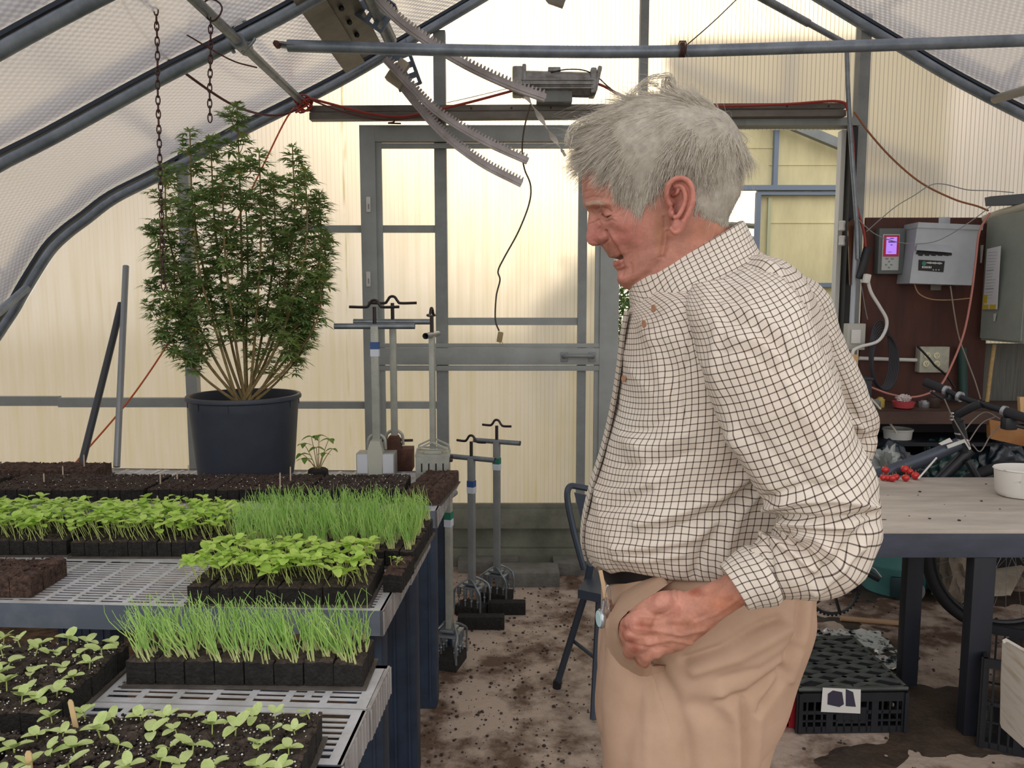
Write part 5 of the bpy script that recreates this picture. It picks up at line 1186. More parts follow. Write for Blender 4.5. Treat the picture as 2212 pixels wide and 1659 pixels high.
m = MB(); vs, fs = wrinkled((X_(2190, 3.25), 3.3 + .3, .2), (.12, .10, .24), 4.2, .3); m.add(vs, fs); tag(m.build('feed_sack', mat('tan_sack', (150, 138, 122), .8, rgb2=(104, 94, 84), vscale=8)), 'tan crumpled sack standing at the right under the table', 'sack')
m = MB(); n = 26; base = len(m.v)
for i in range(n):
    for j in range(n):
        x, y = X_(1745, 3.1) + .36 * i / (n - 1), 2.86 + .36 * j / (n - 1); m.v.append((x + mnoise.noise(Vector((i * .3, j * .3, 9))) * .02, y, .004 + abs(mnoise.noise(Vector((i * .45, j * .45, 2)))) * .022))
for i in range(n - 1):
    for j in range(n - 1): m.f.append((i * n + j, (i + 1) * n + j, (i + 1) * n + j + 1, i * n + j + 1)); m.mi.append(0)
tag(m.build('plastic_sheet', mat('wet_plastic', (214, 216, 212), .12, spec=.9, rgb2=(30, 30, 32), vscale=22, lo=.50, hi=.58)), 'crumpled wet plastic sheet with black soil on the floor behind the crate', 'sheet')
# paint can
m = MB(); c = Vector((X_(1873, 3.85), 3.85, 0)); m.lathe([(.045, 0), (.045, .13), (.047, .132), (.047, .14), (.04, .14)], c, 24); tag(m.build('can', mat('old_can', (132, 132, 122), .5, .3)), 'grey tin can standing left of the teal bin', 'can')

# ------------------------------------------------------------------ electrical corner
M_ply = mat('dark_red_plywood', (86, 48, 38), .65, rgb2=(56, 32, 28), vscale=3, stretch=(2.5, 1, .5))
YE = 4.03
def wallbox(m, x0, x1, y0, y1, Yb, d, bev=.003):
    a, b = X_(x0, Yb - d), X_(x1, Yb - d); z0, z1 = P(CXP, y1, Yb - d).z, P(CXP, y0, Yb - d).z; m.box(((a + b) / 2, Yb - d / 2, (z0 + z1) / 2), (b - a, d, z1 - z0), bev=bev); return ((a + b) / 2, Yb - d, (z0 + z1) / 2)
bd = MB(); wallbox(bd, 1850, 2118, 470, 1015, YE, .016, 0); tag(bd.build('backboard', M_ply), 'dark red plywood backboard carrying the electrical boxes', 'board')
bd = MB(); bd.prism([P(1832, 480, 3.93), P(1852, 468, 3.97), P(1850, 612, 3.97), P(1836, 616, 3.93)], (.004, .02, 0)); tag(bd.build('wood_strip', mat('varnished_wood', (104, 70, 48), .4, rgb2=(70, 44, 32), vscale=8, stretch=(3, 1, .3))), 'short varnished wood strip nailed left of the dark backboard', 'strip')
YF = YE - .018
cu = thing('climate_controller', P(1906, 592, YF), 'dark grey climate controller with a red framed violet screen', 'controller')
m = MB(); wallbox(m, 1879, 1934, 493, 592, YF, .05, .006); m.build('casing', mat('slate_plastic', (92, 98, 98), .5), cu)
m = MB(); wallbox(m, 1887, 1923, 506, 584, YF - .05, .006, .002); m.build('face_plate', mat('pale_face', (176, 182, 180), .45), cu)
m = MB(); wallbox(m, 1890, 1922, 508, 554, YF - .0565, .003, 0); m.build('screen_frame', mat('red_bezel', (190, 36, 66), .4), cu)
m = MB(); c = wallbox(m, 1895, 1917, 512, 549, YF - .060, .002, 0); m.build('screen', mat('violet_screen', (150, 110, 215), .4, em=((178, 132, 240), .75)), cu)
m = MB()
for (a, b, y, c0, d0) in ((1902, 1910, 514, 516, 0), (1899, 1914, 521, 524, 0), (1904, 1908, 528, 530, 0), (1899, 1907, 544, 545, 0)): wallbox(m, a, b, y, c0, YF - .0625, .0006, 0)
m.build('screen_text', mat('screen_ink', (110, 70, 190), .5), cu)
for (x, y, w_) in ((1898, 559, 3), (1909, 559, 3), (1903, 565, 2), (1897, 572, 2), (1908, 572, 2), (1903, 578, 2)):
    m = MB(); wallbox(m, x - w_, x + w_, y - 1.6, y + 1.6, YF - .056, .002, 0); m.build('button', M_greyd, cu)
# white weather-proof box
wb = thing('dosing_box', P(2020, 612, YF), 'pale grey electrical box with a hooded vent and black label on the backboard', 'box')
M_pale = mat('pale_grey_metal', (176, 182, 188), .4, .1, rgb2=(160, 166, 172), vscale=4)
m = MB(); a = YF
z = lambda y, Y: P(CXP, y, Y).z
x0, x1 = X_(1953, 3.88), X_(2092, 3.88); z0, z1 = z(612, 3.88), z(482, 3.88)
m.prism([(x0 - .014, YF, z0), (x0, 3.88, z0), (x1 - .025, 3.88, z0), (x1 - .02, YF, z0), (x1 - .0, YF, z1), (x1, 3.88, z1), (x0 + .015, 3.88, z1), (x0, YF, z1)] if 0 else [(x0 - .012, 3.88, z0), (x1 - .03, 3.88, z0 - .01), (x1, 3.88, z1 - .012), (x0 + .012, 3.88, z1)], (0, YF - 3.88, 0)); m.build('box_body', M_pale, wb)
m = MB(); m.prism([(x0 + .008, 3.872, z1 - .022), (x1 + .004, 3.872, z1 - .034), (x1 + .006, 3.872, z1 - .01), (x0 + .012, 3.872, z1 + .004)], (0, YF - 3.872, 0)); m.build('lid_lip', M_pale, wb)
m = MB(); m.prism([P(1982, 528, 3.875), P(2054, 531, 3.875), P(2059, 546, 3.84), P(1980, 540, 3.84)], (0, .004, .003)); m.build('vent_hood', M_pale, wb)
m = MB(); m.prism([P(1982, 541, 3.876), P(2056, 546, 3.876), P(2056, 552, 3.876), P(1979, 549, 3.876)], (0, .003, 0))
for k in range(5): m.prism([P(1985 + k * 14, 548, 3.875), P(1994 + k * 14, 549, 3.875), P(1993 + k * 14, 553, 3.875), P(1984 + k * 14, 552, 3.875)], (0, .002, 0))
m.build('vent_slot', M_black, wb)
m = MB(); m.prism([P(1985, 561, 3.877), P(2041, 564, 3.877), P(2038, 588, 3.877), P(1984, 584, 3.877)], (0, .002, 0)); lb = m.build('name_label', M_black, wb)
m = MB(); m.lathe([(.0001, 0), (.011, 0), (.011, .001)], P(1996, 569, 3.875), 16, rot=Matrix.Rotation(R(90), 3, 'X')); m.build('green_emblem', mat('emblem_green', (60, 120, 104), .5), lb)
def txt(s, p, size, mt, parent, rot=(R(90), 0, 0), name='lettering'):
    cv = bpy.data.curves.new(name, 'FONT'); cv.body = s; cv.size = size; cv.extrude = .0004; cv.align_x = 'CENTER'; cv.align_y = 'CENTER'; ob = bpy.data.objects.new(name, cv); C.objects.link(ob)
    dg = bpy.context.evaluated_depsgraph_get(); me = bpy.data.meshes.new_from_object(ob.evaluated_get(dg)); me.transform(Euler(rot).to_matrix().to_4x4()); bpy.data.objects.remove(ob)
    me.transform(Matrix.Translation(Vector(p) - Vector(root_loc(parent)))); me.materials.clear(); me.materials.append(mt); o = bpy.data.objects.new(name, me); C.objects.link(o); o.parent = parent; return o
m = MB()
for k in range(10): q = P(2003 + k * 3.4, 567.5 + k * .16, 3.875); m.box(q, (.0058, .001, .006 + .002 * (k % 3)))
for k in range(3): q = P(2016 + k * 6, 583, 3.875); m.box(q, (.005, .001, .005))
for k in range(6): q = P(1993 + k * 3.6, 577 + .1 * k, 3.875); m.box(q, (.0045 if k % 2 else .006, .001, .010))
m.build('lettering', M_white, lb)
m = MB(); c = wallbox(m, 2003, 2027, 469, 483, YF + .01, .012, .001); m.build('mounting_tab', M_pale, wb)
m = MB(); wallbox(m, 1994, 2016, 614, 627, YF, .01, .001); m.build('mounting_tab', mat('dim_tab', (122, 118, 112), .5), wb)
m = MB(); m.tube([P(2020, 612, 3.95), P(2037, 613, 3.95)], .008, 8); m.build('cable_gland', M_white, wb)
# grey switch cabinet, its door facing left
gc = thing('switch_cabinet', (2.45, 3.78, 1.2), 'large grey green steel switch cabinet at the right edge with a paper notice', 'cabinet')
M_cab = mat('grey_green_enamel', (148, 156, 148), .45, rgb2=(136, 144, 136), vscale=5)
xA, xB = X_(2107, 3.95), X_(2197, 3.60); zc0, zc1 = 1.205, 1.81
def cabpt(px, py, off=0):     # point on the door plane x = xA..xB
    Y = 3.95; 
    for _ in range(8): X = xA + (xB - xA) * (3.95 - Y) / .35; Y = FPX * X / (px - CXP)
    q = P(px, py, Y); return Vector((q.x - off, q.y, q.z))
m = MB(); m.prism([(xA, 3.95, zc0), (xB, 3.6, zc0), (xB, 3.6, zc1), (xA, 3.95, zc1)], (.32, 0, 0)); m.build('cabinet_body', M_cab, gc)
m = MB(); m.prism([(xA - .006, 3.95, zc0 + .01), (xB - .006, 3.615, zc0 + .01), (xB - .006, 3.615, zc1 - .005), (xA - .006, 3.95, zc1 - .005)], (.006, 0, 0)); m.build('cabinet_door', M_cab, gc)
m = MB(); cp = [(2136, 538), (2166, 531), (2158, 668), (2127, 668)]; m.prism([cabpt(x, y, .008) for x, y in cp], (-.001, 0, 0)); nb_ = m.build('notice', mat('notice_paper', (214, 216, 220), .6), gc)
m = MB()
for pq in ([(2129, 637), (2138, 637), (2136, 655), (2127, 655)], [(2127, 658), (2140, 658), (2139, 667), (2126, 667)], [(2143, 658), (2156, 658), (2155, 667), (2142, 667)]): m.prism([cabpt(x, y, .010) for x, y in pq], (-.0006, 0, 0))
m.build('yellow_warning_patch', mat('warning_yellow', (206, 178, 44), .5), nb_)
m = MB()
for k in range(16):
    y = 546 + k * 6.6; x0_, x1_ = 2139 - k * .5, 2160 - k * .5 - (k * 37 % 9); d = cabpt(x0_, y, .0105), cabpt(x1_, y - (1.3 if k < 12 else 1), .0105); wz = .0045 if k in (6, 12) else .0015
    m.prism([d[0], d[1], d[1] + Vector((0, 0, wz)), d[0] + Vector((0, 0, wz))], (-.0004, 0, 0))
m.build('print', mat('faded_print', (150, 152, 160), .6), nb_)
m = MB(); wallb = [cabpt(2122, 530, .008), cabpt(2128, 529, .008), cabpt(2124, 568, .008), cabpt(2121, 568, .008)]; m.prism(wallb, (-.001, 0, 0)); m.prism([cabpt(2150, 678, .008), cabpt(2156, 677, .008), cabpt(2153, 693, .008), cabpt(2150, 694, .008)], (-.001, 0, 0)); m.build('torn_tape', M_white, gc)
tubething('conduit_pipe', [P(2128, 474, 3.98), P(2160, 462, 3.9), P(2240, 440, 3.7)], .022, mat('cream_pvc', (182, 176, 158), .5), 'thick cream pipe running above the grey cabinet', 'pipe')
m = MB(); m.prism([P(2140, 424, 3.9), P(2214, 418, 3.75), P(2214, 441, 3.75), P(2142, 443, 3.9)], (0, .05, 0)); tag(m.build('junction_tray', mat('dark_grey_casting', (98, 104, 108), .5)), 'dark grey junction tray on the cream pipe at the right edge', 'tray')
# outlet box
ob_ = thing('outlet_box', P(2010, 806, YF), 'beige four socket outlet box on the dark backboard', 'outlet')
m = MB(); wallbox(m, 1979, 2042, 749, 805, YF, .05, .004); m.build('box_body', mat('beige_metal', (178, 178, 162), .5, rgb2=(150, 148, 132), vscale=14), ob_)
for (x, y) in ((2003, 768), (2023, 768), (2000, 786), (2023, 786)):
    m = MB(); q = P(x, y, YF - .052); m.lathe([(.017, 0), (.017, .004), (.015, .005)], q, 20, rot=Matrix.Rotation(R(90), 3, 'X'))
    s = m.build('socket', mat('ivory_socket', (206, 202, 170), .45), ob_); m = MB()
    for dx in (-.005, .005): m.box(q + Vector((dx, -.0055, .003)), (.002, .001, .007))
    m.box(q + Vector((0, -.0055, -.006)), (.003, .001, .004)); m.build('socket_slot', M_black, s)
tubething('conduit', [P(1856, 774, YF - .02), P(1980, 778, YF - .02)], .010, M_white, 'white horizontal conduit between the switch box and outlet box', 'conduit')
sb = thing('switch_box', P(1840, 757, 3.95), 'grey switch box below the vertical white pipe', 'switch box')
m = MB(); wallbox(m, 1821, 1860, 699, 756, 3.97, .05, .004); m.build('box_body', mat('light_switch_grey', (172, 172, 164), .5), sb)
m = MB(); wallbox(m, 1830, 1850, 712, 742, 3.918, .008, .002); m.build('switch_plate', M_white, sb)
tubething('conduit', [P(1851, 486, 3.94), P(1845, 600, 3.94), P(1840, 700, 3.95)], .012, mat('pale_conduit', (176, 182, 190), .5), 'pale vertical conduit leading down to the grey switch box', 'conduit')
tubething('power_cable', pxpath([(1874, 604), (1882, 632), (1900, 662), (1915, 690), (1912, 715), (1895, 738), (1862, 748), (1845, 756), (1841, 768)], 3.86, 8), .008, M_white, 'thick white power cable curving from the plug to the wooden tap', 'cable')
m = MB(); m.box(P(1872, 602, 3.86), (.03, .03, .045), Euler((0, R(10), 0)), bev=.006); tag(m.build('cable_plug', M_white), 'white plug head at the top of the white power cable', 'plug')
m = MB(); m.box(P(1866, 568, 3.9), (.035, .04, .16), Euler((0, R(12), 0)), bev=.012); tag(m.build('cord_grip', M_black), 'black rubber connector where the red hose meets the white plug', 'connector')
m = MB(); m.box(P(1841, 790, 3.84), (.04, .03, .11), Euler((0, R(3), 0)), bev=.004); tag(m.build('timer_block', M_wood), 'pale wooden coloured block at the lower end of the white cable', 'block')
m = MB()
for k in range(7):
    cx_, cy_ = 1900 + k * 2.2, 765 + k * 3; pts = [P(cx_ + math.cos(t) * (22 + k), cy_ + math.sin(t) * (72 - k * 2), 3.9 - k * .004) for t in [i * math.pi / 12 for i in range(24)]]; m.tube(pts, .0045, 6, closed=True)
tag(m.build('cable_coil', mat('dark_cable', (44, 44, 50), .5)), 'coil of dark cable hanging on the backboard', 'coil')
tubething('wire', pxpath([(1860, 610), (1868, 660), (1874, 690)], 3.92, 5), .002, M_greyd, 'thin string holding up the dark cable coil', 'string')
tubething('wire', pxpath([(1975, 614), (1985, 634), (2010, 646), (2050, 648), (2098, 644)], 3.93, 6), .0032, mat('tan_wire', (166, 132, 96), .5), 'tan wire looping under the pale electrical box', 'wire')
tubething('wire', pxpath([(2053, 618), (2062, 680), (2072, 730), (2088, 775), (2105, 820), (2118, 862)], 3.9, 6), .0034, mat('grey_tan_wire', (142, 130, 118), .5), 'grey wire dropping from the pale electrical box to the shelf', 'wire')
tubething('hose', pxpath([(1868, 830), (1890, 840), (1925, 852), (1965, 858), (2000, 852), (2030, 835), (2055, 790), (2082, 720), (2098, 640), (2108, 560), (2116, 500), (2138, 460)], 3.80, 8), .0052, mat('pink_hose', (178, 118, 108), .45), 'pink hose looping from the black pump up to the cream pipe', 'hose')
tubething('lead', pxpath([(1982, 748), (2005, 772), (2020, 790), (2045, 812), (2062, 838)], 3.83, 6), .005, M_black, 'black lead crossing in front of the outlet box', 'lead')
tubething('pipe', [P(2078, 750, 3.97), P(2082, 900, 3.97)], .022, mat('green_pipe', (40, 66, 62), .5), 'dark green pipe beside the outlet box', 'pipe')
tubething('bamboo_cane', [P(2148, 744, 3.93), P(2140, 800, 3.93), P(2132, 868, 3.93)], .010, mat('bamboo', (186, 160, 108), .6, rgb2=(160, 130, 84), vscale=30), 'bamboo cane hanging below the grey cabinet', 'cane')
m = MB(); wallbox(m, 2108, 2300, 742, 880, 4.06, .02, 0); tag(m.build('shaded_wall_patch', mat('shaded_wall_grey', (104, 104, 98), .6, rgb2=(74, 74, 70), vscale=60, stretch=(6, 1, .1))), 'ribbed wall patch with its shade coloured in grey below the switch cabinet', 'panel')  # end wall in shade here, its darkness put into the grey
# work shelf, pump, bucket
sh_ = thing('wall_shelf', (2.1, 3.8, 0), 'dark brown timber shelf bench against the wall behind the bicycle', 'shelf')
m = MB(); a = X_(1745, 3.7); zS = z(889, 3.62); m.box(((a + 2.9) / 2, 3.83, zS - .012), (2.9 - a, .38, .024), bev=.002); m.box(((a + 2.9) / 2, 3.64, zS - .03), (2.9 - a, .02, .06)); m.build('shelf_board', mat('dark_brown_timber', (82, 58, 48), .6, rgb2=(56, 40, 34), vscale=8, stretch=(.3, 1, 1)), sh_)
m = MB(); m.box(((a + 2.9) / 2, 4.0, (zS - .03) / 2), (2.9 - a - .02, .03, zS - .03)); m.build('shade_panel', mat('near_black_shade', (38, 32, 34), .7), sh_)  # added near-black panel, puts the dark under the shelf into colour
m = MB(); m.box((2.85, 3.83, (zS - .03) / 2), (.05, .3, zS - .03)); m.build('leg', M_navy, sh_)
zS_ = zS
m = MB(); c = Vector((X_(1844, 3.74), 3.74, zS)); m.box(c + Vector((0, 0, .07)), (.11, .1, .14), bev=.006); m.box(c + Vector((0, 0, .145)), (.12, .11, .012), bev=.003); pm = tag(m.build('pump_box', mat('dark_pump', (40, 44, 50), .5)), 'small black pump box on the shelf behind the man', 'pump')
m = MB(); m.lathe([(.025, 0), (.042, .006), (.052, .035), (.05, .035), (.03, .008)], (X_(1948, 3.72), 3.72, zS), 24); tag(m.build('bowl', mat('pink_red_plastic', (176, 70, 76), .35)), 'small pinkish red bowl on the dark shelf', 'bowl')
m = MB(); vs, fs = wrinkled((X_(1948, 3.72), 3.72, zS + .05), (.035, .03, .018), 2.2, .4); m.add(vs, fs); tag(m.build('plastic_bag', mat('clear_bag', (190, 180, 178), .2, spec=.8)), 'scrap of clear plastic bag lying in the red bowl', 'bag')
for (px, r, h, mt, lab) in ((1898, .02, .05, mat('yellow_grip', (170, 150, 70), .5), 'small yellowish bottle on the shelf left of the red bowl'), (1992, .025, .035, M_alu, 'low tin lid on the shelf right of the red bowl'), (2012, .03, .06, mat('brown_jar', (60, 46, 40), .4), 'brown jar on the shelf behind the handlebar grip'), (1885, .03, .04, M_greyd, 'small grey cup at the left end of the shelf')):
    m = MB(); m.lathe([(r * .9, 0), (r, .004), (r, h * .8), (r * .6, h * .9), (r * .6, h)], (X_(px, 3.76), 3.76, zS), 20); tag(m.build('small_container', mt), lab, 'container')
tubething('tube', pxpath([(1866, 843), (1882, 862), (1900, 882), (1918, 908), (1932, 928), (1937, 936)], 3.70, 6), .0055, mat('cloudy_tube', (196, 190, 172), .4), 'cloudy white tube running from the pump into the white bucket', 'tube')
zb = z(925, 3.80); zb0 = zb - .05
m = MB(); m.box(((a + 2.9) / 2 if 0 else (X_(1745, 3.7) + 2.9) / 2, 3.84, zb0 - .01), (2.9 - X_(1745, 3.7), .30, .018)); m.build('lower_shelf', M_navy, sh_)
bu = thing('bucket', (X_(1939, 3.80), 3.80, zb0), 'white shallow bucket holding the end of the cloudy tube', 'bucket')
m = MB(); c = Vector((X_(1939, 3.80), 3.80, 0)); m.lathe([(.062, zb0), (.066, zb - .012), (.070, zb - .010), (.070, zb - .001), (.066, zb), (.06, zb - .02)], c, 32); m.build('bucket_body', M_white, bu)
# dark blue plastic bundle behind the bicycle
M_tarp = mat('dark_blue_tarp', (32, 46, 58), .3, rgb2=(20, 30, 40), vscale=6, spec=.7); M_tarpg = mat('green_tarp', (26, 60, 58), .3, spec=.7)
tarps = [((X_(1935, 3.60), 3.62, .60), (.13, .10, .14), M_tarp, 'dark blue crumpled tarp bundle beside the man, left of the bicycle stem'), ((X_(2062, 3.66), 3.74, .60), (.13, .09, .14), M_tarpg, 'dark green crumpled tarp behind the bicycle head tube'),
         ((X_(2190, 3.66), 3.74, .58), (.13, .1, .18), M_tarp, 'dark blue crumpled tarp at the right behind the handlebar')]
for i, (c, r, mt, lab) in enumerate(tarps):
    m = MB(); vs, fs = wrinkled(c, r, i * 3.1 + 1, .26, 1.7, 5); m.add(vs, fs); vs, fs = wrinkled((c[0] + .07, c[1] - .02, c[2] - .04), (r[0] * .7, r[1] * .8, r[2] * .8), i + 5.5, .3, 2.3, 5); m.add(vs, fs); tag(m.build('tarp_bundle', mt), lab, 'tarp')
m = MB(); vs, fs = wrinkled((X_(1912, 3.52), 3.5, .64), (.07, .05, .10), 7.7, .5, 2.6, 4); m.add(vs, fs); tag(m.build('plastic_bag', mat('grey_clear_bag', (138, 144, 142), .2, spec=.9)), 'crumpled grey clear plastic bag by the elbow of the man', 'bag')
m = MB(); m.prism([P(2138, 906, 3.62), P(2230, 925, 3.5), P(2230, 968, 3.5), P(2140, 948, 3.62)], (0, .03, 0)); tag(m.build('plank', mat('orange_plank', (184, 136, 88), .6, rgb2=(160, 106, 64), vscale=7, stretch=(.4, 1, 1))), 'orange brown plank at the right edge behind the handlebar', 'plank')
m = MB(); m.prism([P(2203, 858, 3.6), P(2230, 858, 3.6), P(2230, 900, 3.6), P(2205, 900, 3.6)], (0, .02, 0)); tag(m.build('wood_offcut', M_wood), 'pale wood offcut at the right edge above the orange plank', 'wood')
for yy in (488, 520):
    m = MB(); m.lathe([(.012, -.025), (.017, -.02), (.014, 0), (.017, .02), (.012, .025)], P(1819, yy, 3.98), 14); tag(m.build('insulator', M_white), 'white porcelain insulator on the door post, %s one' % ('upper' if yy < 500 else 'lower'), 'insulator', 'insulators on the door post')
# ------------------------------------------------------------------ the man
YM = 1.27
cP, sP = math.cos(PITCH), math.sin(PITCH)
def to_px(v):
    v = np.asarray(v); fwd = v[:, 1] * cP + (CAMH - v[:, 2]) * sP; up = (v[:, 2] - CAMH) * cP + v[:, 1] * sP
    return CXP + FPX * v[:, 0] / fwd, CYP - FPX * up / fwd
def seg_field(px, py, poly, width):
    """gaussian of the distance to a pixel polyline (a fold line lying on the cloth), with soft ends"""
    best = np.full(px.shape, 1e9)
    for (x0, y0), (x1, y1) in zip(poly, poly[1:]):
        dx, dy = x1 - x0, y1 - y0; t = np.clip(((px - x0) * dx + (py - y0) * dy) / (dx * dx + dy * dy), 0, 1)
        best = np.minimum(best, np.hypot(px - x0 - t * dx, py - y0 - t * dy))
    return np.exp(-(best / width) ** 2)
def blob(px, py, x, y, sx, sy, a=0):
    c, s = math.cos(a), math.sin(a); dx, dy = px - x, py - y; u = dx * c + dy * s; v = -dx * s + dy * c
    return np.exp(-(u / sx) ** 2 - (v / sy) ** 2)
class Loft:
    def __init__(s): s.V = []; s.F = []; s.UV = []; s.n = 0; s.ids = []
    def rings(s, rings, rows, cols, ex=2.0, uvo=(0, 0), caps=True, uvs=True, tag_=0):
        """rings: (C, A, W[, ex]) -> points C + A cos t + W sin t, near side at t = 90 deg"""
        K = np.array([np.concatenate([np.array(r[0]), np.array(r[1]), np.array(r[2]), [r[3] if len(r) > 3 else ex]]) for r in rings], float)
        P_ = np.vstack([2 * K[0] - K[1], K, 2 * K[-1] - K[-2]]); n = len(K); out = []
        L = np.concatenate([[0], np.cumsum(np.linalg.norm(np.diff(K[:, :3], axis=0), axis=1) + 1e-6)]); tt = np.linspace(0, L[-1], rows)
        for d in tt:
            i = min(max(int(np.searchsorted(L, d, side='right')) - 1, 0), n - 2); t = (d - L[i]) / (L[i + 1] - L[i]); a, b, c, e = P_[i], P_[i + 1], P_[i + 2], P_[i + 3]
            out.append(.5 * ((2 * b) + (c - a) * t + (2 * a - 5 * b + 4 * c - e) * t * t + (3 * b - a - 3 * c + e) * t ** 3))
        out = np.array(out); th = np.linspace(-math.pi / 2, 1.5 * math.pi, cols + 1); base = s.n
        G_ = np.zeros((rows, cols + 1, 3))
        for i, r in enumerate(out):
            q = 2 / max(r[9], 1.5); ct = np.sign(np.cos(th)) * np.abs(np.cos(th)) ** q; st_ = np.sign(np.sin(th)) * np.abs(np.sin(th)) ** q
            G_[i] = r[:3] + ct[:, None] * r[3:6] + st_[:, None] * r[6:9]
        k90 = cols // 2; du = np.linalg.norm(np.diff(G_, axis=1), axis=2); u = np.concatenate([np.zeros((rows, 1)), np.cumsum(du, axis=1)], axis=1); u -= u[:, k90:k90 + 1]
        dv = np.linalg.norm(np.diff(G_[:, k90], axis=0), axis=1); v = np.concatenate([[0], np.cumsum(dv)])
        s.V.append(G_.reshape(-1, 3)); s.UV.append(np.stack([u + uvo[0], np.repeat(v[:, None], cols + 1, 1) + uvo[1]], -1).reshape(-1, 2)); s.ids.append(np.full(rows * (cols + 1), tag_))
        for i in range(rows - 1):
            for j in range(cols): a = base + i * (cols + 1) + j; s.F.append((a, a + 1, a + cols + 2, a + cols + 1))
        s.n += rows * (cols + 1)
        if caps:
            for i, rev in ((0, True), (rows - 1, False)):
                f = [base + i * (cols + 1) + j for j in range(cols)]; s.F.append(tuple(f if rev else f[::-1]))
        return G_
    def arrays(s): return np.vstack(s.V), np.vstack(s.UV), np.concatenate(s.ids)
def vnormals(V, F):
    N_ = np.zeros_like(V); Q = np.array([f[:4] for f in F if len(f) == 4]); 
    n = np.cross(V[Q[:, 2]] - V[Q[:, 0]], V[Q[:, 3]] - V[Q[:, 1]])
    for k in range(4): np.add.at(N_, Q[:, k], n)
    # weld seam normals by position
    key = np.round(V, 5); _, inv = np.unique(key, axis=0, return_inverse=True); inv = inv.ravel(); S = np.zeros((inv.max() + 1, 3)); np.add.at(S, inv, N_); N_ = S[inv]
    return N_ / (np.linalg.norm(N_, axis=1, keepdims=True) + 1e-12)
def mesh_obj(name, V, F, m, parent, UV=None, col=None, weld=True):
    o = np.array(root_loc(parent)); me = bpy.data.meshes.new(name); me.from_pydata([tuple(v) for v in (V - o)], [], F)
    li = np.zeros(len(me.loops), dtype=np.int32); me.loops.foreach_get('vertex_index', li)
    if UV is not None: ul = me.uv_layers.new(name='UVMap'); ul.data.foreach_set('uv', UV[li].astype(np.float32).ravel())
    if col is not None:
        ca = me.color_attributes.new('tone', 'FLOAT_COLOR', 'POINT'); ca.data.foreach_set('color', np.hstack([col, np.ones((len(col), 1))]).astype(np.float32).ravel())
    for q in (m if isinstance(m, (list, tuple)) else [m]): me.materials.append(q)
    me.update()
    if weld:
        import bmesh
        bm = bmesh.new(); bm.from_mesh(me); bmesh.ops.remove_doubles(bm, verts=bm.verts, dist=1e-6); bmesh.ops.recalc_face_normals(bm, faces=bm.faces); bm.to_mesh(me); bm.free()
    me.polygons.foreach_set('use_smooth', [True] * len(me.polygons)); ob = bpy.data.objects.new(name, me); C.objects.link(ob); ob.parent = parent; return ob
man = thing('person', (P(1500, 1600, YM).x, YM, 0), 'white haired older man in a checked shirt and khaki trousers, head bowed, hand in pocket', 'person')

# cloth and skin materials
def check_shirt():
    m = bpy.data.materials.new('checked_cotton'); m.use_nodes = True; n = N(m); b = n.t.nodes['Principled BSDF']; uv = n('UVMap', out=None).outputs[0]; s = n('SeparateXYZ', (uv,), out=None)
    def line(c, w):
        f = n.math('FRACT', n.math('MULTIPLY', c, 1 / .0102)); return n('MapRange', (n.math('ABSOLUTE', n.math('SUBTRACT', f, .5)), .5 - w - .035, .5 - w + .01, 0, 1))
    a = line(s.outputs['X'], .058); c = line(s.outputs['Y'], .058); both = n.math('MULTIPLY', a, c); one = n.math('MAXIMUM', a, c)
    base = n('Mix', {0: n('MapRange', (n('TexNoise', {0: uv, 2: 5.0, 3: 3.0}), .35, .65, 0, 1)), 6: lin((215, 207, 196)) + (1,), 7: lin((207, 195, 183)) + (1,)}, out=2, data_type='RGBA')
    k = n('Mix', {0: n.math('MULTIPLY', one, .86), 6: base, 7: lin((70, 54, 46)) + (1,)}, out=2, data_type='RGBA'); k2 = n('Mix', {0: both, 6: k, 7: lin((26, 20, 20)) + (1,)}, out=2, data_type='RGBA')
    n.t.links.new(k2, b.inputs['Base Color']); b.inputs['Roughness'].default_value = .85; b.inputs['Specular IOR Level'].default_value = .15
    wv = n('TexNoise', {0: uv, 2: 900.0, 3: 1.0}); bp = n('Bump', {0: .08, 1: .002, 3 if 'Height' in [i.name for i in [1]] else 2: None}, out=None) if 0 else None
    return m
M_shirt = check_shirt()
M_khaki = mat('khaki_twill', (186, 157, 136), .85, rgb2=(172, 143, 121), vscale=6, bump=.05, bscale=400, spec=.15)
def skin_mat():
    m = bpy.data.materials.new('weathered_skin'); m.use_nodes = True; n = N(m); b = n.t.nodes['Principled BSDF']; co = n('TexCoord', out=None).outputs['Object']
    at_ = n('VertexColor', out=0, layer_name='tone')
    v1 = n('MapRange', (n('TexNoise', {0: co, 2: 55.0, 3: 6.0}), .35, .7, .84, 1.12)); v2 = n('MapRange', (n('TexNoise', {0: co, 2: 260.0, 3: 3.0}), .3, .7, .93, 1.06))
    c = n('Mix', {0: 1.0, 6: at_, 7: (1, 1, 1, 1)}, out=2, data_type='RGBA', blend_type='MULTIPLY'); sc_ = n('VectorMath', {0: c, 3: n.math('MULTIPLY', v1, v2)}, operation='SCALE')
    n.t.links.new(sc_, b.inputs['Base Color']); b.inputs['Roughness'].default_value = .48; b.inputs['Specular IOR Level'].default_value = .35
    b.inputs['Subsurface Weight'].default_value = .12; b.inputs['Subsurface Radius'].default_value = (.012, .004, .002); b.inputs['Subsurface Scale'].default_value = .5
    h = n('TexNoise', {0: co, 2: 320.0, 3: 4.0}); bp = n('Bump', {'Strength': .25, 'Distance': .0015, 'Height': h}); n.t.links.new(bp, b.inputs['Normal']); return m
M_skin = skin_mat()

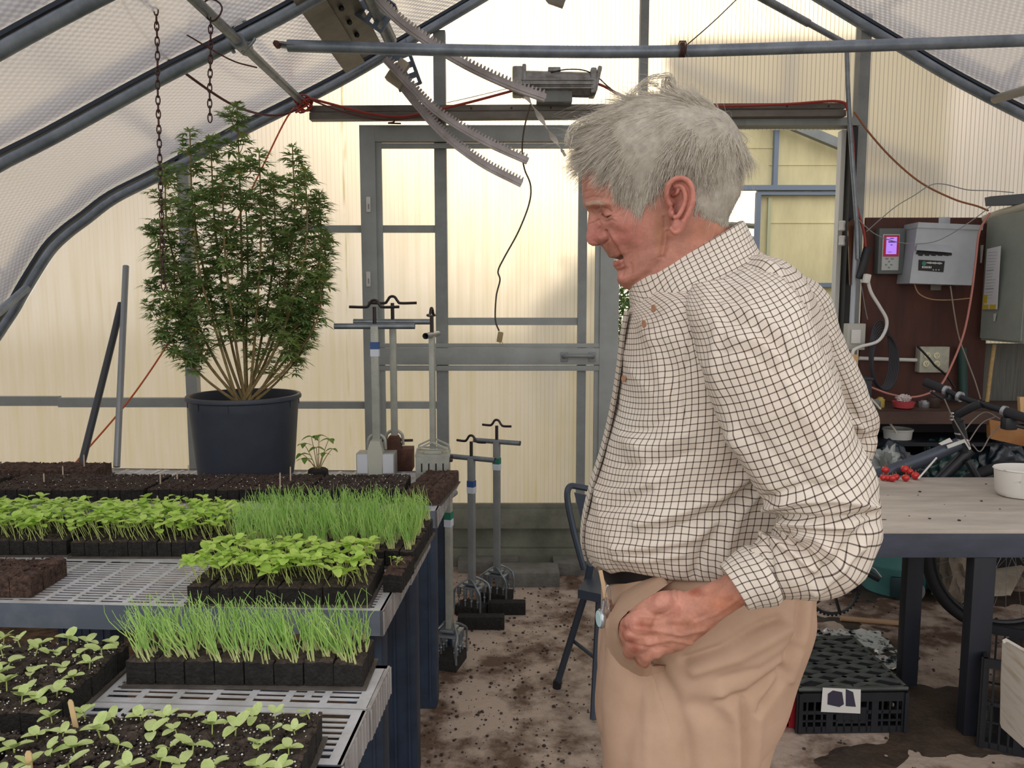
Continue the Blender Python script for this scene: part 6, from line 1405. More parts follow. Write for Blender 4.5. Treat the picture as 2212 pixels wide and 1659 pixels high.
# ---- torso of the shirt
def ringFB(F, B, w, Y=YM, ex=2.3, dw=0, dz=0):
    f = np.array(P(F[0], F[1], Y)); b = np.array(P(B[0], B[1], Y)); return ((f + b) / 2, (f - b) / 2, np.array([0, -w, dz]), ex)
tor = [((1376, 640), (1604, 520), .056, 2.0), ((1364, 662), (1640, 545), .098, 2.1), ((1354, 700), (1682, 562), .160, 2.2), ((1347, 755), (1722, 620), .186, 2.4), ((1338, 820), (1752, 700), .196, 2.5),
       ((1325, 890), (1772, 800), .192, 2.5), ((1306, 965), (1782, 905), .186, 2.5), ((1282, 1045), (1782, 1010), .182, 2.5), ((1266, 1120), (1776, 1110), .180, 2.5), ((1262, 1175), (1768, 1190), .178, 2.5), ((1272, 1212), (1762, 1240), .174, 2.5), ((1292, 1231), (1756, 1262), .166, 2.5), ((1312, 1228), (1742, 1255), .150, 2.5)]
SH = Loft()
SH.rings([ringFB(a, b, w, ex=e, dz=.050 * max(0, min(1, (a[1] - 900) / 310))) for a, b, w, e in tor], 240, 300, uvo=(.0035, 0), tag_=0)
# ---- sleeves
def armring(px, py, Y, r, r2, ang, ex=2.0):
    """px radius r measured across the limb in the picture, ang = limb direction in degrees (image, y down)"""
    c = np.array(P(px, py, Y)); k = Y / FPX * r; a = math.radians(ang); perp = np.array([-math.sin(a), 0, -math.cos(a)]) * -1
    return (c, perp * k, np.array([0, -r2, 0]), ex)
near = [armring(1560, 600, 1.13, 62, .030, 75), armring(1588, 640, 1.09, 104, .060, 72), armring(1622, 715, 1.055, 122, .074, 68), armring(1652, 800, 1.035, 124, .078, 66), armring(1690, 890, 1.02, 124, .078, 62), armring(1732, 980, 1.01, 119, .077, 60),
        armring(1770, 1058, 1.0, 117, .076, 66), armring(1780, 1125, .995, 109, .074, 92), armring(1762, 1182, .99, 99, .068, 128), armring(1726, 1212, .99, 86, .060, 154), armring(1680, 1228, .995, 72, .054, 158), armring(1640, 1243, 1.0, 56, .043, 153), armring(1608, 1258, 1.003, 45, .034, 150), armring(1594, 1267, 1.005, 41, .031, 150)]
SH.rings(near, 260, 200, uvo=(.004, .1), tag_=1, caps=False)
far = [armring(1600, 600, 1.42, 70, .05, 70), armring(1690, 660, 1.47, 84, .07, 58), armring(1752, 760, 1.50, 74, .07, 64), armring(1798, 860, 1.52, 72, .066, 66), armring(1822, 930, 1.53, 70, .062, 84), armring(1814, 985, 1.53, 62, .058, 122), armring(1750, 1026, 1.535, 54, .050, 155), armring(1650, 1052, 1.535, 48, .044, 165), armring(1560, 1070, 1.535, 42, .036, 168), armring(1500, 1082, 1.532, 36, .030, 168)]
SH.rings(far, 140, 110, uvo=(.002, .3), tag_=2)
V, UV, ID = SH.arrays()
for rep in range(1):
    Nn = vnormals(V, SH.F); c0 = np.array([np.mean(V[ID == k], axis=0) for k in (0, 1, 2)])
    # make normals point outwards
    d = V - c0[ID]; sgn = np.sign((Nn * d).sum(1)); 
    for k in (0, 1, 2):
        if np.median(sgn[ID == k]) < 0: Nn[ID == k] *= -1
    px, py = to_px(V); nearS = (V[:, 1] < YM + .0) | (ID == 2); D = np.zeros(len(V))
    def fold(ids, poly, w, amp):
        global D
        D = D + np.where(np.isin(ID, ids) & nearS, seg_field(px, py, poly, w) * amp, 0)
    # torso folds
    fold([0], [(1655, 1000), (1560, 1070), (1470, 1105), (1380, 1130)], 13, .010); fold([0], [(1640, 1035), (1560, 1100), (1460, 1140)], 9, -.007)
    fold([0], [(1648, 1055), (1600, 1110), (1570, 1180), (1556, 1235)], 10, .008); fold([0], [(1625, 1060), (1560, 1120), (1520, 1190), (1500, 1240)], 11, -.007)
    fold([0], [(1560, 1125), (1490, 1165), (1400, 1180), (1330, 1185)], 11, .006); fold([0], [(1480, 1195), (1400, 1210), (1330, 1205)], 8, .004); fold([0], [(1400, 1060), (1340, 1090), (1300, 1100)], 12, -.005); fold([0], [(1440, 1030), (1380, 1055), (1310, 1062)], 10, .004)
    fold([0], [(1480, 940), (1420, 965), (1360, 960)], 14, .005); fold([0], [(1500, 975), (1430, 1000), (1350, 1005)], 12, -.005); fold([0], [(1440, 900), (1400, 930), (1350, 930)], 10, -.004)
    fold([0], [(1420, 760), (1460, 840), (1500, 900)], 20, -.006); fold([0], [(1390, 700), (1430, 780), (1440, 860)], 15, .004); fold([0], [(1500, 620), (1480, 700), (1490, 780)], 14, -.004)
    fold([0], [(1640, 560), (1690, 620), (1730, 700)], 16, .006); fold([0], [(1620, 590), (1670, 640), (1720, 740)], 9, -.006); fold([0], [(1560, 560), (1620, 560), (1680, 590)], 10, .004)
    # near sleeve: cap folds, length folds, elbow creases, cuff gathers
    fold([1], [(1565, 655), (1640, 680), (1700, 725), (1745, 790)], 11, .0045); fold([1], [(1555, 685), (1630, 705), (1685, 750), (1725, 810)], 10, -.0045); fold([1], [(1575, 730), (1640, 735), (1690, 775)], 10, .0035); fold([1], [(1560, 760), (1620, 760), (1670, 800)], 10, -.003)
    fold([1], [(1548, 690), (1540, 780), (1560, 870), (1600, 960)], 12, .004); fold([1], [(1700, 830), (1740, 900), (1790, 980)], 14, .004); fold([1], [(1590, 940), (1640, 1020), (1700, 1085)], 13, .005); fold([1], [(1620, 930), (1690, 1000), (1760, 1050)], 14, -.004)
    fold([1], [(1655, 1098), (1720, 1082), (1800, 1080), (1890, 1095)], 8, .008); fold([1], [(1668, 1116), (1720, 1116), (1790, 1120), (1880, 1112)], 7, -.010); fold([1], [(1660, 1072), (1730, 1052), (1820, 1050)], 9, -.006)
    fold([1], [(1690, 1128), (1760, 1135), (1840, 1140)], 8, .006); fold([1], [(1880, 1130), (1820, 1190), (1760, 1250)], 12, -.007); fold([1], [(1700, 1160), (1760, 1160), (1800, 1200)], 12, .005); fold([1], [(1650, 1160), (1720, 1200), (1760, 1232)], 8, .008); fold([1], [(1665, 1150), (1740, 1190), (1775, 1225)], 6, -.006)
    fold([1], [(1860, 1180), (1810, 1235), (1760, 1280)], 8, .006)
    for k in range(7): fold([1], [(1650 - k * 3, 1168 + k * 17), (1612 - k * 1, 1186 + k * 16)], 4.5, .0028 * (1 if k % 2 else -1))
    fold([1], [(1662, 1158), (1668, 1220), (1672, 1295)], 6, -.006)
    fold([2], [(1790, 760), (1830, 860), (1850, 960)], 12, -.008); fold([2], [(1740, 760), (1800, 900), (1880, 930)], 10, .008); fold([2], [(1800, 820), (1850, 900), (1890, 940)], 8, -.006); fold([2], [(1880, 940), (1850, 985), (1800, 1030)], 8, -.007)
    # tighter collar-to-shoulder seam, armhole seam, placket edge
    fold([0], [(1545, 585), (1512, 650), (1480, 740), (1462, 830), (1478, 920)], 3, .0022); fold([0], [(1552, 590), (1519, 655), (1487, 745), (1469, 832), (1485, 920)], 3, -.0028)
    lo = np.array([mnoise.noise(Vector(v * 11)) for v in V[::1]]); hi_ = np.array([mnoise.noise(Vector(v * (26, 14, 26)) ) for v in V]); D += lo * .006 + hi_ * .0026
    rag = np.array([1 - abs(mnoise.noise(Vector((v[0] * 17 + v[2] * 5, v[1] * 9, v[2] * 13 + 4)))) for v in V]); D += (rag - .75) * .009
    V = V + Nn * D[:, None]
shirt = mesh_obj('shirt', V, SH.F, M_shirt, man, UV)
# collar: stand and folded leaf
CL = Loft()
g = CL.rings([ringFB((1384, 655), (1606, 520), .066, ex=2.0), ringFB((1372, 614), (1596, 484), .060, ex=2.0), ringFB((1364, 609), (1602, 477), .0625, ex=2.0), ringFB((1360, 622), (1610, 488), .071, ex=2.0), ringFB((1361, 652), (1624, 528), .100, ex=2.05), ringFB((1366, 680), (1636, 562), .124, ex=2.1)], 50, 200, uvo=(.006, .003), caps=False)
V, UV, ID = CL.arrays(); G_ = V.reshape(50, 201, 3); th = np.linspace(-math.pi / 2, 1.5 * math.pi, 201)
tipw = np.exp(-((th - R(38)) / .34) ** 2) + np.exp(-((th - R(142) - 0) / .34) ** 2) * 0
for i in range(50):
    s_ = max(0, (i - 18) / 31); ext = tipw * s_ * .036; G_[i, :, 2] -= ext; G_[i, :, 0] += ext * .35; G_[i, :, 1] -= ext * .22
    back = np.exp(-((th - R(180)) / .6) ** 2) * s_; G_[i, :, 2] += back * .006
V = G_.reshape(-1, 3); mesh_obj('collar', V, CL.F, M_shirt, shirt, UV)
M_button = mat('horn_button', (158, 118, 92), .35)
for (bx_, by_, Yb) in ((1413, 666, 1.145), (1392, 700, 1.150), (1348, 818, 1.215)):
    m = MB(); c = P(bx_, by_, Yb); Rb = Matrix.Rotation(R(-60), 3, 'Z') @ Matrix.Rotation(R(90), 3, 'X'); m.lathe([(.0001, 0), (.0052, 0), (.0056, .0012), (.0045, .0018), (.004, .0012), (.0001, .0012)], c, 18, rot=Rb); m.build('button', M_button, shirt)
# placket strip down the front edge
m = MB(); pts = [P(x, y, YM - .012) for x, y in ((1357, 672), (1348, 720), (1341, 780), (1331, 850), (1318, 915), (1303, 975), (1280, 1050), (1264, 1120), (1260, 1172), (1266, 1205))]
pts = smooth_path(pts, 6); m.bar([p + Vector((-.002, 0, 0)) for p in pts], .036, .0035, side=(0, 1, 0)); pk = m.build('placket', M_shirt, shirt)
pu = pk.data.uv_layers.new(name='UVMap')
for l in pk.data.loops:
    co = pk.data.vertices[l.vertex_index].co; pu.data[l.index].uv = (co.y, co.z)
# cuff band
CF = Loft(); 
CF.rings([armring(1656, 1236, .998, 62, .050, 155), armring(1640, 1243, 1.0, 67, .054, 153), armring(1608, 1257, 1.003, 59, .047, 150), armring(1586, 1269, 1.005, 53, .042, 149), armring(1592, 1266, 1.005, 47, .036, 149)], 40, 90, uvo=(.002, .01), caps=False)
V, UV, ID = CF.arrays(); V += (np.array([mnoise.noise(Vector(v * 18)) for v in V]) * .002)[:, None] * np.array([0, 1, .5]); mesh_obj('cuff', V, CF.F, M_shirt, shirt, UV)

# ---- trousers
TRS = Loft(); YT = YM
pel = [((1330, 1246), (1752, 1256), .148, 2.4), ((1320, 1268), (1742, 1280), .166, 2.5), ((1310, 1300), (1738, 1310), .180, 2.4), ((1303, 1350), (1730, 1350), .200, 2.5), ((1296, 1420), (1706, 1415), .200, 2.3), ((1291, 1500), (1680, 1495), .192, 2.3), ((1293, 1560), (1650, 1560), .180, 2.2), ((1330, 1610), (1640, 1610), .10, 2.0)]
TRS.rings([ringFB(a, b, w, ex=e, dz=.078 * max(.1, min(1, (1560 - a[1]) / 300))) for a, b, w, e in pel], 170, 240, tag_=0)
def legr(x0, x1, y, Y, w): return ringFB((x0, y), (x1, y), w, Y=Y, ex=2.1)
s_ = lambda x, Y: CXP + (x - CXP) * YM / Y       # keep the same world x when the leg stands nearer or farther
def legrings(Y, sh=0):
    r_ = []
    for (x0, x1, z, w) in ((1300, 1700, .90, .085), (1292, 1668, .80, .098), (1294, 1644, .72, .098), (1300, 1618, .62, .094), (1325, 1606, .50, .086), (1345, 1600, .40, .080), (1362, 1612, .25, .076), (1372, 1606, .10, .080), (1376, 1604, .055, .082)):
        f = P(x0, 1300, YM).x + sh; b = P(x1, 1300, YM).x + sh; r_.append((np.array([(f + b) / 2, Y, z]), np.array([(f - b) / 2, 0, 0]), np.array([0, -w, 0]), 2.2))
    return r_
TRS.rings(legrings(YM - .088), 150, 120, tag_=1); TRS.rings(legrings(YM + .095, .012), 100, 90, tag_=2)
V, UV, ID = TRS.arrays(); Nn = vnormals(V, TRS.F)
for k in (0, 1, 2):
    c0 = V[ID == k].mean(0); 
    if np.median(np.sign((Nn[ID == k] * (V[ID == k] - c0)).sum(1))) < 0: Nn[ID == k] *= -1
px, py = to_px(V); nearS = V[:, 1] < YM - .02; D = np.zeros(len(V))
def fold(ids, poly, w, amp):
    global D
    D = D + np.where(np.isin(ID, ids) & nearS, seg_field(px, py, poly, w) * amp, 0)
A01 = [0, 1]
fold(A01, [(1480, 1425), (1560, 1400), (1640, 1350), (1680, 1335)], 10, -.009); fold(A01, [(1500, 1448), (1600, 1420), (1700, 1360)], 15, .008); fold(A01, [(1560, 1470), (1650, 1450), (1720, 1400)], 12, -.005)
fold(A01, [(1410, 1440), (1450, 1500), (1480, 1600), (1490, 1680)], 18, -.010); fold(A01, [(1385, 1435), (1392, 1520), (1398, 1680)], 5, .0035); fold(A01, [(1390, 1480), (1350, 1600), (1340, 1680)], 22, -.008)
fold(A01, [(1560, 1510), (1590, 1560), (1600, 1680)], 16, .008); fold(A01, [(1500, 1530), (1540, 1540)], 26, -.009); fold(A01, [(1560, 1520), (1620, 1505), (1690, 1450)], 11, -.010); fold(A01, [(1607, 1520), (1608, 1600), (1606, 1680)], 7, -.009); fold(A01, [(1640, 1540), (1630, 1680)], 12, .006)
fold(A01, [(1730, 1290), (1722, 1370), (1690, 1470), (1640, 1540)], 7, -.009); fold(A01, [(1745, 1290), (1738, 1370), (1710, 1470)], 8, .004)
fold(A01, [(1325, 1320), (1370, 1312), (1420, 1290)], 6, -.005); fold(A01, [(1330, 1340), (1345, 1322), (1400, 1300)], 6, .004)
# slanted pocket: lip in front, hollow for the hand behind it
pocket = [(1452, 1256), (1400, 1292), (1360, 1320), (1336, 1345), (1333, 1368), (1345, 1398), (1376, 1426)]
from mathutils import geometry as _g
poly = [(1452, 1256), (1400, 1292), (1360, 1320), (1336, 1345), (1333, 1368), (1345, 1398), (1376, 1426), (1450, 1424), (1520, 1385), (1600, 1330), (1640, 1300), (1560, 1255)]
def inpoly(px, py, pl):
    r_ = np.zeros(px.shape, bool); j = len(pl) - 1
    for i in range(len(pl)):
        xi, yi = pl[i]; xj, yj = pl[j]; c_ = ((yi > py) != (yj > py)) & (px < (xj - xi) * (py - yi) / (yj - yi + 1e-9) + xi); r_ ^= c_; j = i
    return r_
D += np.array([mnoise.noise(Vector(v * 9)) for v in V]) * .006 + np.array([mnoise.noise(Vector(v * (22, 9, 12))) for v in V]) * .0025
V = V + Nn * D[:, None]
tro = mesh_obj('trousers', V, TRS.F, M_khaki, man, UV)
m = MB(); m.tube([P(x, y, YM - .205) + Vector((0, .012, 0)) for x, y in ((1454, 1252), (1455, 1262))], .002, 6); 
m = MB(); c = P(1653, 1346, YM - .178); m.lathe([(.0001, 0), (.005, 0), (.0054, .001), (.004, .0016)], c, 18, rot=Matrix.Rotation(R(90), 3, 'X')); m.build('back_pocket_button', mat('khaki_button', (172, 142, 116), .4), tro)
BL = Loft(); BL.rings([ringFB((1300, 1220), (1750, 1240), .150, ex=2.4, dz=.062), ringFB((1302, 1236), (1752, 1256), .163, ex=2.4, dz=.062), ringFB((1314, 1262), (1750, 1274), .160, ex=2.4, dz=.062)], 12, 120, caps=False); V, UV, ID = BL.arrays(); mesh_obj('belt', V, BL.F, mat('black_leather', (26, 24, 28), .4), man, None)
for s, xo in ((-.09, 0), (.095, .01)):      # shoes
    m = MB(); x = P(1490, 1300, YM).x + xo; vs, fs = wrinkled((x - .06, YM + s, .05), (.155, .052, .052), 3.3, .06, 1.5, 4); m.add(vs, fs); m.m = 1; m.box((x - .06, YM + s, .012), (.30, .098, .024), bev=.01); m.build('shoe', [mat('brown_shoe', (84, 60, 44), .5), M_black], man)

# ---- head
UPV, FWV = (-.28, -.96), (-.96, .28)
prof_px = [(1246, 250), (1247, 285), (1251, 322), (1255, 365), (1257, 400), (1258, 420), (1260, 438), (1265, 449), (1271, 459), (1270, 474), (1268, 497), (1266, 512), (1267, 520), (1271, 527), (1281, 532), (1298, 529), (1303, 536), (1310, 546), (1316, 556), (1327, 560), (1324, 566), (1325, 573), (1330, 581), (1335, 586), (1333, 594), (1332, 604), (1336, 613), (1346, 621), (1362, 628), (1384, 648)]
base_px = [(1246, 250), (1251, 322), (1257, 400), (1262, 440), (1276, 462), (1290, 500), (1300, 530), (1311, 550), (1322, 562), (1330, 578), (1334, 590), (1334, 604), (1338, 613), (1348, 621), (1362, 628), (1384, 648)]
back_px = [(1500, 222), (1560, 262), (1580, 310), (1584, 360), (1577, 420), (1566, 470), (1572, 520), (1590, 570), (1600, 640)]
uvp = lambda p: (p[0] * FWV[0] + p[1] * FWV[1], p[0] * UPV[0] + p[1] * UPV[1])
def interp(pts, v, k=0):
    a = sorted([uvp(p)[::-1] for p in pts]); return np.interp(v, [q[0] for q in a], [q[1] for q in a])
v0, v1 = uvp((1384, 648))[1], uvp((1400, 225))[1]       # chin underside .. crown
rows, cols = 330, 360; vv = np.linspace(v0, v1, rows); th = np.linspace(-math.pi / 2, 1.5 * math.pi, cols + 1); HV = np.zeros((rows, cols + 1, 3)); TOPV = v1
crown = uvp((1420, 222))
mpp = YM / FPX / .995
for i, v in enumerate(vv):
    t = (v - v0) / (v1 - v0)
    fb = float(interp(base_px, v)); ff = float(interp(prof_px, v)); bb = float(interp(back_px, v))
    # close the dome
    k = max(0.0, (t - .66) / .34); dome = math.sqrt(max(1e-4, 1 - k ** 2.3)); mid = (fb + bb) / 2 + (-6 * k); hl = (fb - bb) / 2 * dome
    w = np.interp(t, [0, .08, .2, .35, .5, .62, .75, 1], [.050, .058, .066, .070, .074, .078, .081, .081]) / mpp * (dome if k > 0 else 1)
    ex_f = np.interp(t, [0, .15, .4, .7, 1], [1.75, 1.8, 2.05, 2.15, 2.1])
    for j, a in enumerate(th):
        ca, sa = math.cos(a), math.sin(a); q = 2 / (ex_f if ca > 0 else 2.2); x = math.copysign(abs(ca) ** q, ca); y = math.copysign(abs(sa) ** q, sa)
        wf = 1.0
        if ca > 0: wf = 1 - .10 * ca ** 2      # face a little narrower than the cranium
        u = mid + hl * x; yy = w * y * wf
        nose = (ff - fb) * (1 if k <= 0 else 0); 
        ym = yy * mpp; sg = .0105 if nose > 14 else .0145
        if ca > 0: u += nose * math.exp(-(ym / sg) ** 2 * (1.0 if nose > 0 else .35))
        X = u * FWV[0] + v * UPV[0]; Yp = u * FWV[1] + v * UPV[1]
        p = P(X, Yp, YM); HV[i, j] = (p.x, YM - ym, p.z)
V = HV.reshape(-1, 3); F = []
for i in range(rows - 1):
    for j in range(cols): a = i * (cols + 1) + j; F.append((a, a + 1, a + cols + 2, a + cols + 1))
F.append(tuple(j for j in range(cols))); F.append(tuple((rows - 1) * (cols + 1) + j for j in reversed(range(cols))))
Nn = vnormals(V, F); hc = V.mean(0)
if np.median(np.sign((Nn * (V - hc)).sum(1))) < 0: Nn *= -1
# features are laid out on the near half and mirrored to the far half
VM = V.copy(); farm = VM[:, 1] > YM; VM[farm, 1] = 2 * YM - VM[farm, 1]; px, py = to_px(VM)
side = np.clip(np.abs(V[:, 1] - YM) / .012, 0, 1)
D = np.zeros(len(V)); tone = np.tile(np.array(lin((196, 142, 126))), (len(V), 1))
def B_(x, y, sx, sy, amp, a=0):
    global D
    D = D + blob(px, py, x, y, sx, sy, a) * amp * side
def L_(poly, w, amp, s=True):
    global D
    D = D + seg_field(px, py, poly, w) * amp * (side if s else 1)
def T_(f, rgb, k=1.0):
    global tone
    f = np.clip(f * k, 0, 1)[:, None]; tone = tone * (1 - f) + np.array(lin(rgb)) * f
B_(1292, 462, 17, 13, -.0085, .2); B_(1309, 462, 12, 7, .0062, .25); B_(1284, 440, 22, 7, .0045, -.1); B_(1312, 440, 20, 7, .003, .15)
L_([(1283, 455), (1296, 449), (1310, 450), (1322, 458)], 1.8, -.0022); L_([(1291, 462), (1301, 468), (1312, 470), (1321, 466)], 1.6, -.0026); L_([(1288, 470), (1298, 477), (1312, 479), (1324, 474)], 2.6, -.0013)
L_([(1292, 478), (1298, 486), (1296, 494)], 2.5, -.0022); L_([(1322, 464), (1334, 458), (1342, 450)], 1.6, -.0010); L_([(1323, 468), (1336, 468), (1348, 464)], 1.6, -.0008); L_([(1322, 472), (1334, 478)], 1.6, -.0008)
B_(1340, 482, 30, 18, .0055, .2); B_(1362, 548, 30, 22, -.0035); B_(1330, 516, 22, 16, .0035); B_(1352, 415, 26, 30, -.0035); B_(1300, 395, 30, 30, .002)
B_(1301, 513, 10.5, 10, .0072); L_([(1309, 499), (1315, 508), (1314, 518), (1305, 526)], 2.4, -.0042); L_([(1283, 520), (1293, 527), (1300, 527)], 2.2, -.0018)
L_([(1311, 500), (1322, 516), (1331, 535), (1340, 556)], 3.6, -.0030); L_([(1320, 502), (1333, 522), (1344, 548)], 6, .0020); L_([(1341, 560), (1346, 575), (1345, 596)], 3, -.0022)
L_([(1317, 559), (1328, 561), (1339, 557)], 2.2, -.0048, False); L_([(1326, 573), (1336, 570), (1341, 566)], 3, .0016); L_([(1332, 585), (1342, 586), (1350, 580)], 4, -.0020); B_(1345, 603, 12, 10, .0028)
L_([(1362, 572), (1364, 590), (1360, 608)], 4, -.0018); L_([(1266, 430), (1282, 424), (1296, 426)], 2.2, -.0010); L_([(1262, 415), (1280, 410), (1300, 414)], 2.4, -.0007); L_([(1259, 398), (1282, 392), (1304, 396)], 2.4, -.0006)
L_([(1268, 452), (1276, 462), (1282, 470)], 2.5, -.0015); L_([(1285, 352), (1290, 385), (1280, 410)], 3, .0012)
L_([(1434, 470), (1436, 500), (1430, 530), (1424, 556)], 3.2, -.0030); L_([(1441, 500), (1441, 525), (1434, 556)], 3.0, -.0022); L_([(1437, 495), (1438, 525), (1430, 550)], 2.2, .0018)
L_([(1446, 520), (1432, 556), (1400, 592), (1362, 618)], 9, -.0045); B_(1405, 560, 30, 22, .003); B_(1415, 500, 22, 30, -.002)
# tones: ruddy cheek, nose, lips, brown beard-line patch, pale temples; dark mouth, eye slit and nostril are painted shade
T_(blob(px, py, 1345, 505, 50, 38), (186, 118, 108), .7); T_(blob(px, py, 1285, 510, 20, 22), (188, 120, 114), .8); T_(blob(px, py, 1290, 380, 45, 55), (200, 144, 128), .7); T_(blob(px, py, 1340, 585, 22, 28), (194, 134, 122), .6)
T_(blob(px, py, 1424, 500, 13, 48), (150, 108, 76), .65); T_(blob(px, py, 1352, 440, 18, 16), (196, 96, 96), .45); T_(seg_field(px, py, [(1326, 571), (1337, 568)], 4) * side, (186, 104, 98), .9); T_(seg_field(px, py, [(1317, 560), (1328, 561), (1338, 557)], 1.6), (60, 26, 24), .9)
T_(seg_field(px, py, [(1293, 465), (1302, 468), (1312, 469), (1319, 465)], 1.5) * side, (52, 32, 28), .95); T_(blob(px, py, 1305, 459, 11, 5, .2) * side, (176, 118, 102), .6); T_(blob(px, py, 1291, 529, 6, 2.5, .1) * side, (60, 24, 22), .9); T_(blob(px, py, 1310, 547, 10, 9), (172, 122, 108), .6); T_(blob(px, py, 1520, 500, 60, 30), (176, 118, 88), .7)
T_(seg_field(px, py, [(1270, 440), (1285, 436), (1302, 440)], 3.5) * side, (206, 176, 156), .6)
D += np.array([mnoise.noise(Vector(v * 60)) for v in V]) * .0006
V = V + Nn * D[:, None]
headV, headF, headT, headN = V, F, tone, Nn
# neck
BD = Loft()
BD.rings([ringFB((1420, 500), (1560, 420), .050, ex=2.0), ringFB((1400, 560), (1566, 465), .056, ex=2.0), ringFB((1388, 620), (1580, 510), .058, ex=2.0), ringFB((1385, 680), (1620, 570), .075, ex=2.0), ringFB((1385, 760), (1700, 660), .15, ex=2.2), ringFB((1360, 880), (1745, 800), .165, ex=2.3), ringFB((1330, 1000), (1755, 960), .16, ex=2.4), ringFB((1300, 1120), (1750, 1110), .155, ex=2.4), ringFB((1325, 1235), (1735, 1250), .14, ex=2.4), ringFB((1330, 1400), (1700, 1400), .15, ex=2.4), ringFB((1330, 1520), (1670, 1520), .14, ex=2.4)], 120, 120)
nV, nUV, nID = BD.arrays(); px, py = to_px(nV); tone = np.tile(np.array(lin((188, 124, 98))), (len(nV), 1)); nN = vnormals(nV, BD.F)
dd = np.where(nV[:, 1] < YM, 1, 0) * (seg_field(px, py, [(1470, 510), (1450, 560), (1420, 600)], 6) * -.003 + seg_field(px, py, [(1500, 500), (1490, 540), (1440, 590)], 7) * .002)
if np.median(np.sign((nN * (nV - nV.mean(0))).sum(1))) < 0: nN *= -1
nV = nV + nN * dd[:, None]
def remesh(mb, vox, it=4):
    me = bpy.data.meshes.new('tmp'); me.from_pydata(mb.v, [], mb.f); ob = bpy.data.objects.new('tmp', me); C.objects.link(ob)
    md = ob.modifiers.new('r', 'REMESH'); md.mode = 'VOXEL'; md.voxel_size = vox; sm = ob.modifiers.new('s', 'SMOOTH'); sm.factor = .5; sm.iterations = it
    dg = bpy.context.evaluated_depsgraph_get(); me2 = bpy.data.meshes.new_from_object(ob.evaluated_get(dg)); bpy.data.objects.remove(ob)
    V = np.zeros(len(me2.vertices) * 3); me2.vertices.foreach_get('co', V); F = [tuple(p.vertices) for p in me2.polygons]; return V.reshape(-1, 3), F
# ear
def ear(sy):
    m = MB(); YE_ = YM - .083
    def E(x, y, d=0): p = P(x, y, YE_); return Vector((p.x, YE_ - d, p.z))
    hel = [E(1450, 448, .006), E(1442, 436, .006), E(1437, 420, .010), E(1440, 402, .014), E(1452, 391, .016), E(1468, 389, .018), E(1482, 398, .020), E(1489, 416, .021), E(1489, 440, .020), E(1482, 462, .018), E(1474, 480, .015), E(1466, 490, .013)]
    m.tube(smooth_path(hel, 5), [.0028] + [.0042] * 54 + [.0035], 10)
    m.tube(smooth_path([E(1452, 405, .008), E(1466, 404, .012), E(1474, 416, .014), E(1476, 434, .014), E(1470, 454, .013), E(1460, 470, .012), E(1452, 472, .010)], 5), .0040, 10)
    m.tube(smooth_path([E(1462, 412, .010), E(1458, 420, .010), E(1450, 424, .006)], 4), .003, 8)
    # concha back plate
    n = 24; c0 = E(1464, 440, .004); vs = [c0]; 
    out = smooth_path([E(1438, 420, .006), E(1442, 400, .010), E(1458, 390, .013), E(1478, 396, .017), E(1488, 420, .018), E(1486, 448, .017), E(1474, 478, .012), E(1462, 496, .008), E(1450, 490, .004), E(1446, 460, .002), E(1438, 420, .006)], 4)
    out2 = [q + Vector((0, .004, 0)) for q in out]; no = len(out); m.add([c0] + out + [c0 + Vector((0, .004, 0))] + out2, [(0, i + 1, i + 2) for i in range(no - 1)] + [(no + 1, no + 3 + i, no + 2 + i) for i in range(no - 1)] + [(i + 1, no + 2 + i, no + 3 + i, i + 2) for i in range(no - 1)])
    m.ball(E(1459, 490, .008), .0082, 16, 1.5); m.ball(E(1448, 462, .008), .0058, 12, 1.5); m.tube(smooth_path([E(1474, 478, .015), E(1466, 496, .012), E(1456, 503, .010), E(1448, 492, .006)], 4), .0048, 10)
    V, EF = remesh(m, .0011, 3)
    if sy > 0: V[:, 1] = 2 * YM - V[:, 1]
    return V, EF
earsV, earsF, earsT = [], [], []
for sy in (-1, 1):
    V, F = ear(sy); earsV.append(V); earsF.append(F); px, py = to_px(V); t = np.tile(np.array(lin((194, 132, 118))), (len(V), 1)); f = (blob(px, py, 1458, 450, 10, 22) + blob(px, py, 1452, 415, 9, 12))[:, None] * (V[:, 1:2] > YM - .096 if sy < 0 else 1); f = np.clip(f, 0, .8); t = t * (1 - f) + np.array(lin((120, 56, 46))) * f; earsT.append(t)  # ear hollows darkened: shade put into the skin tone
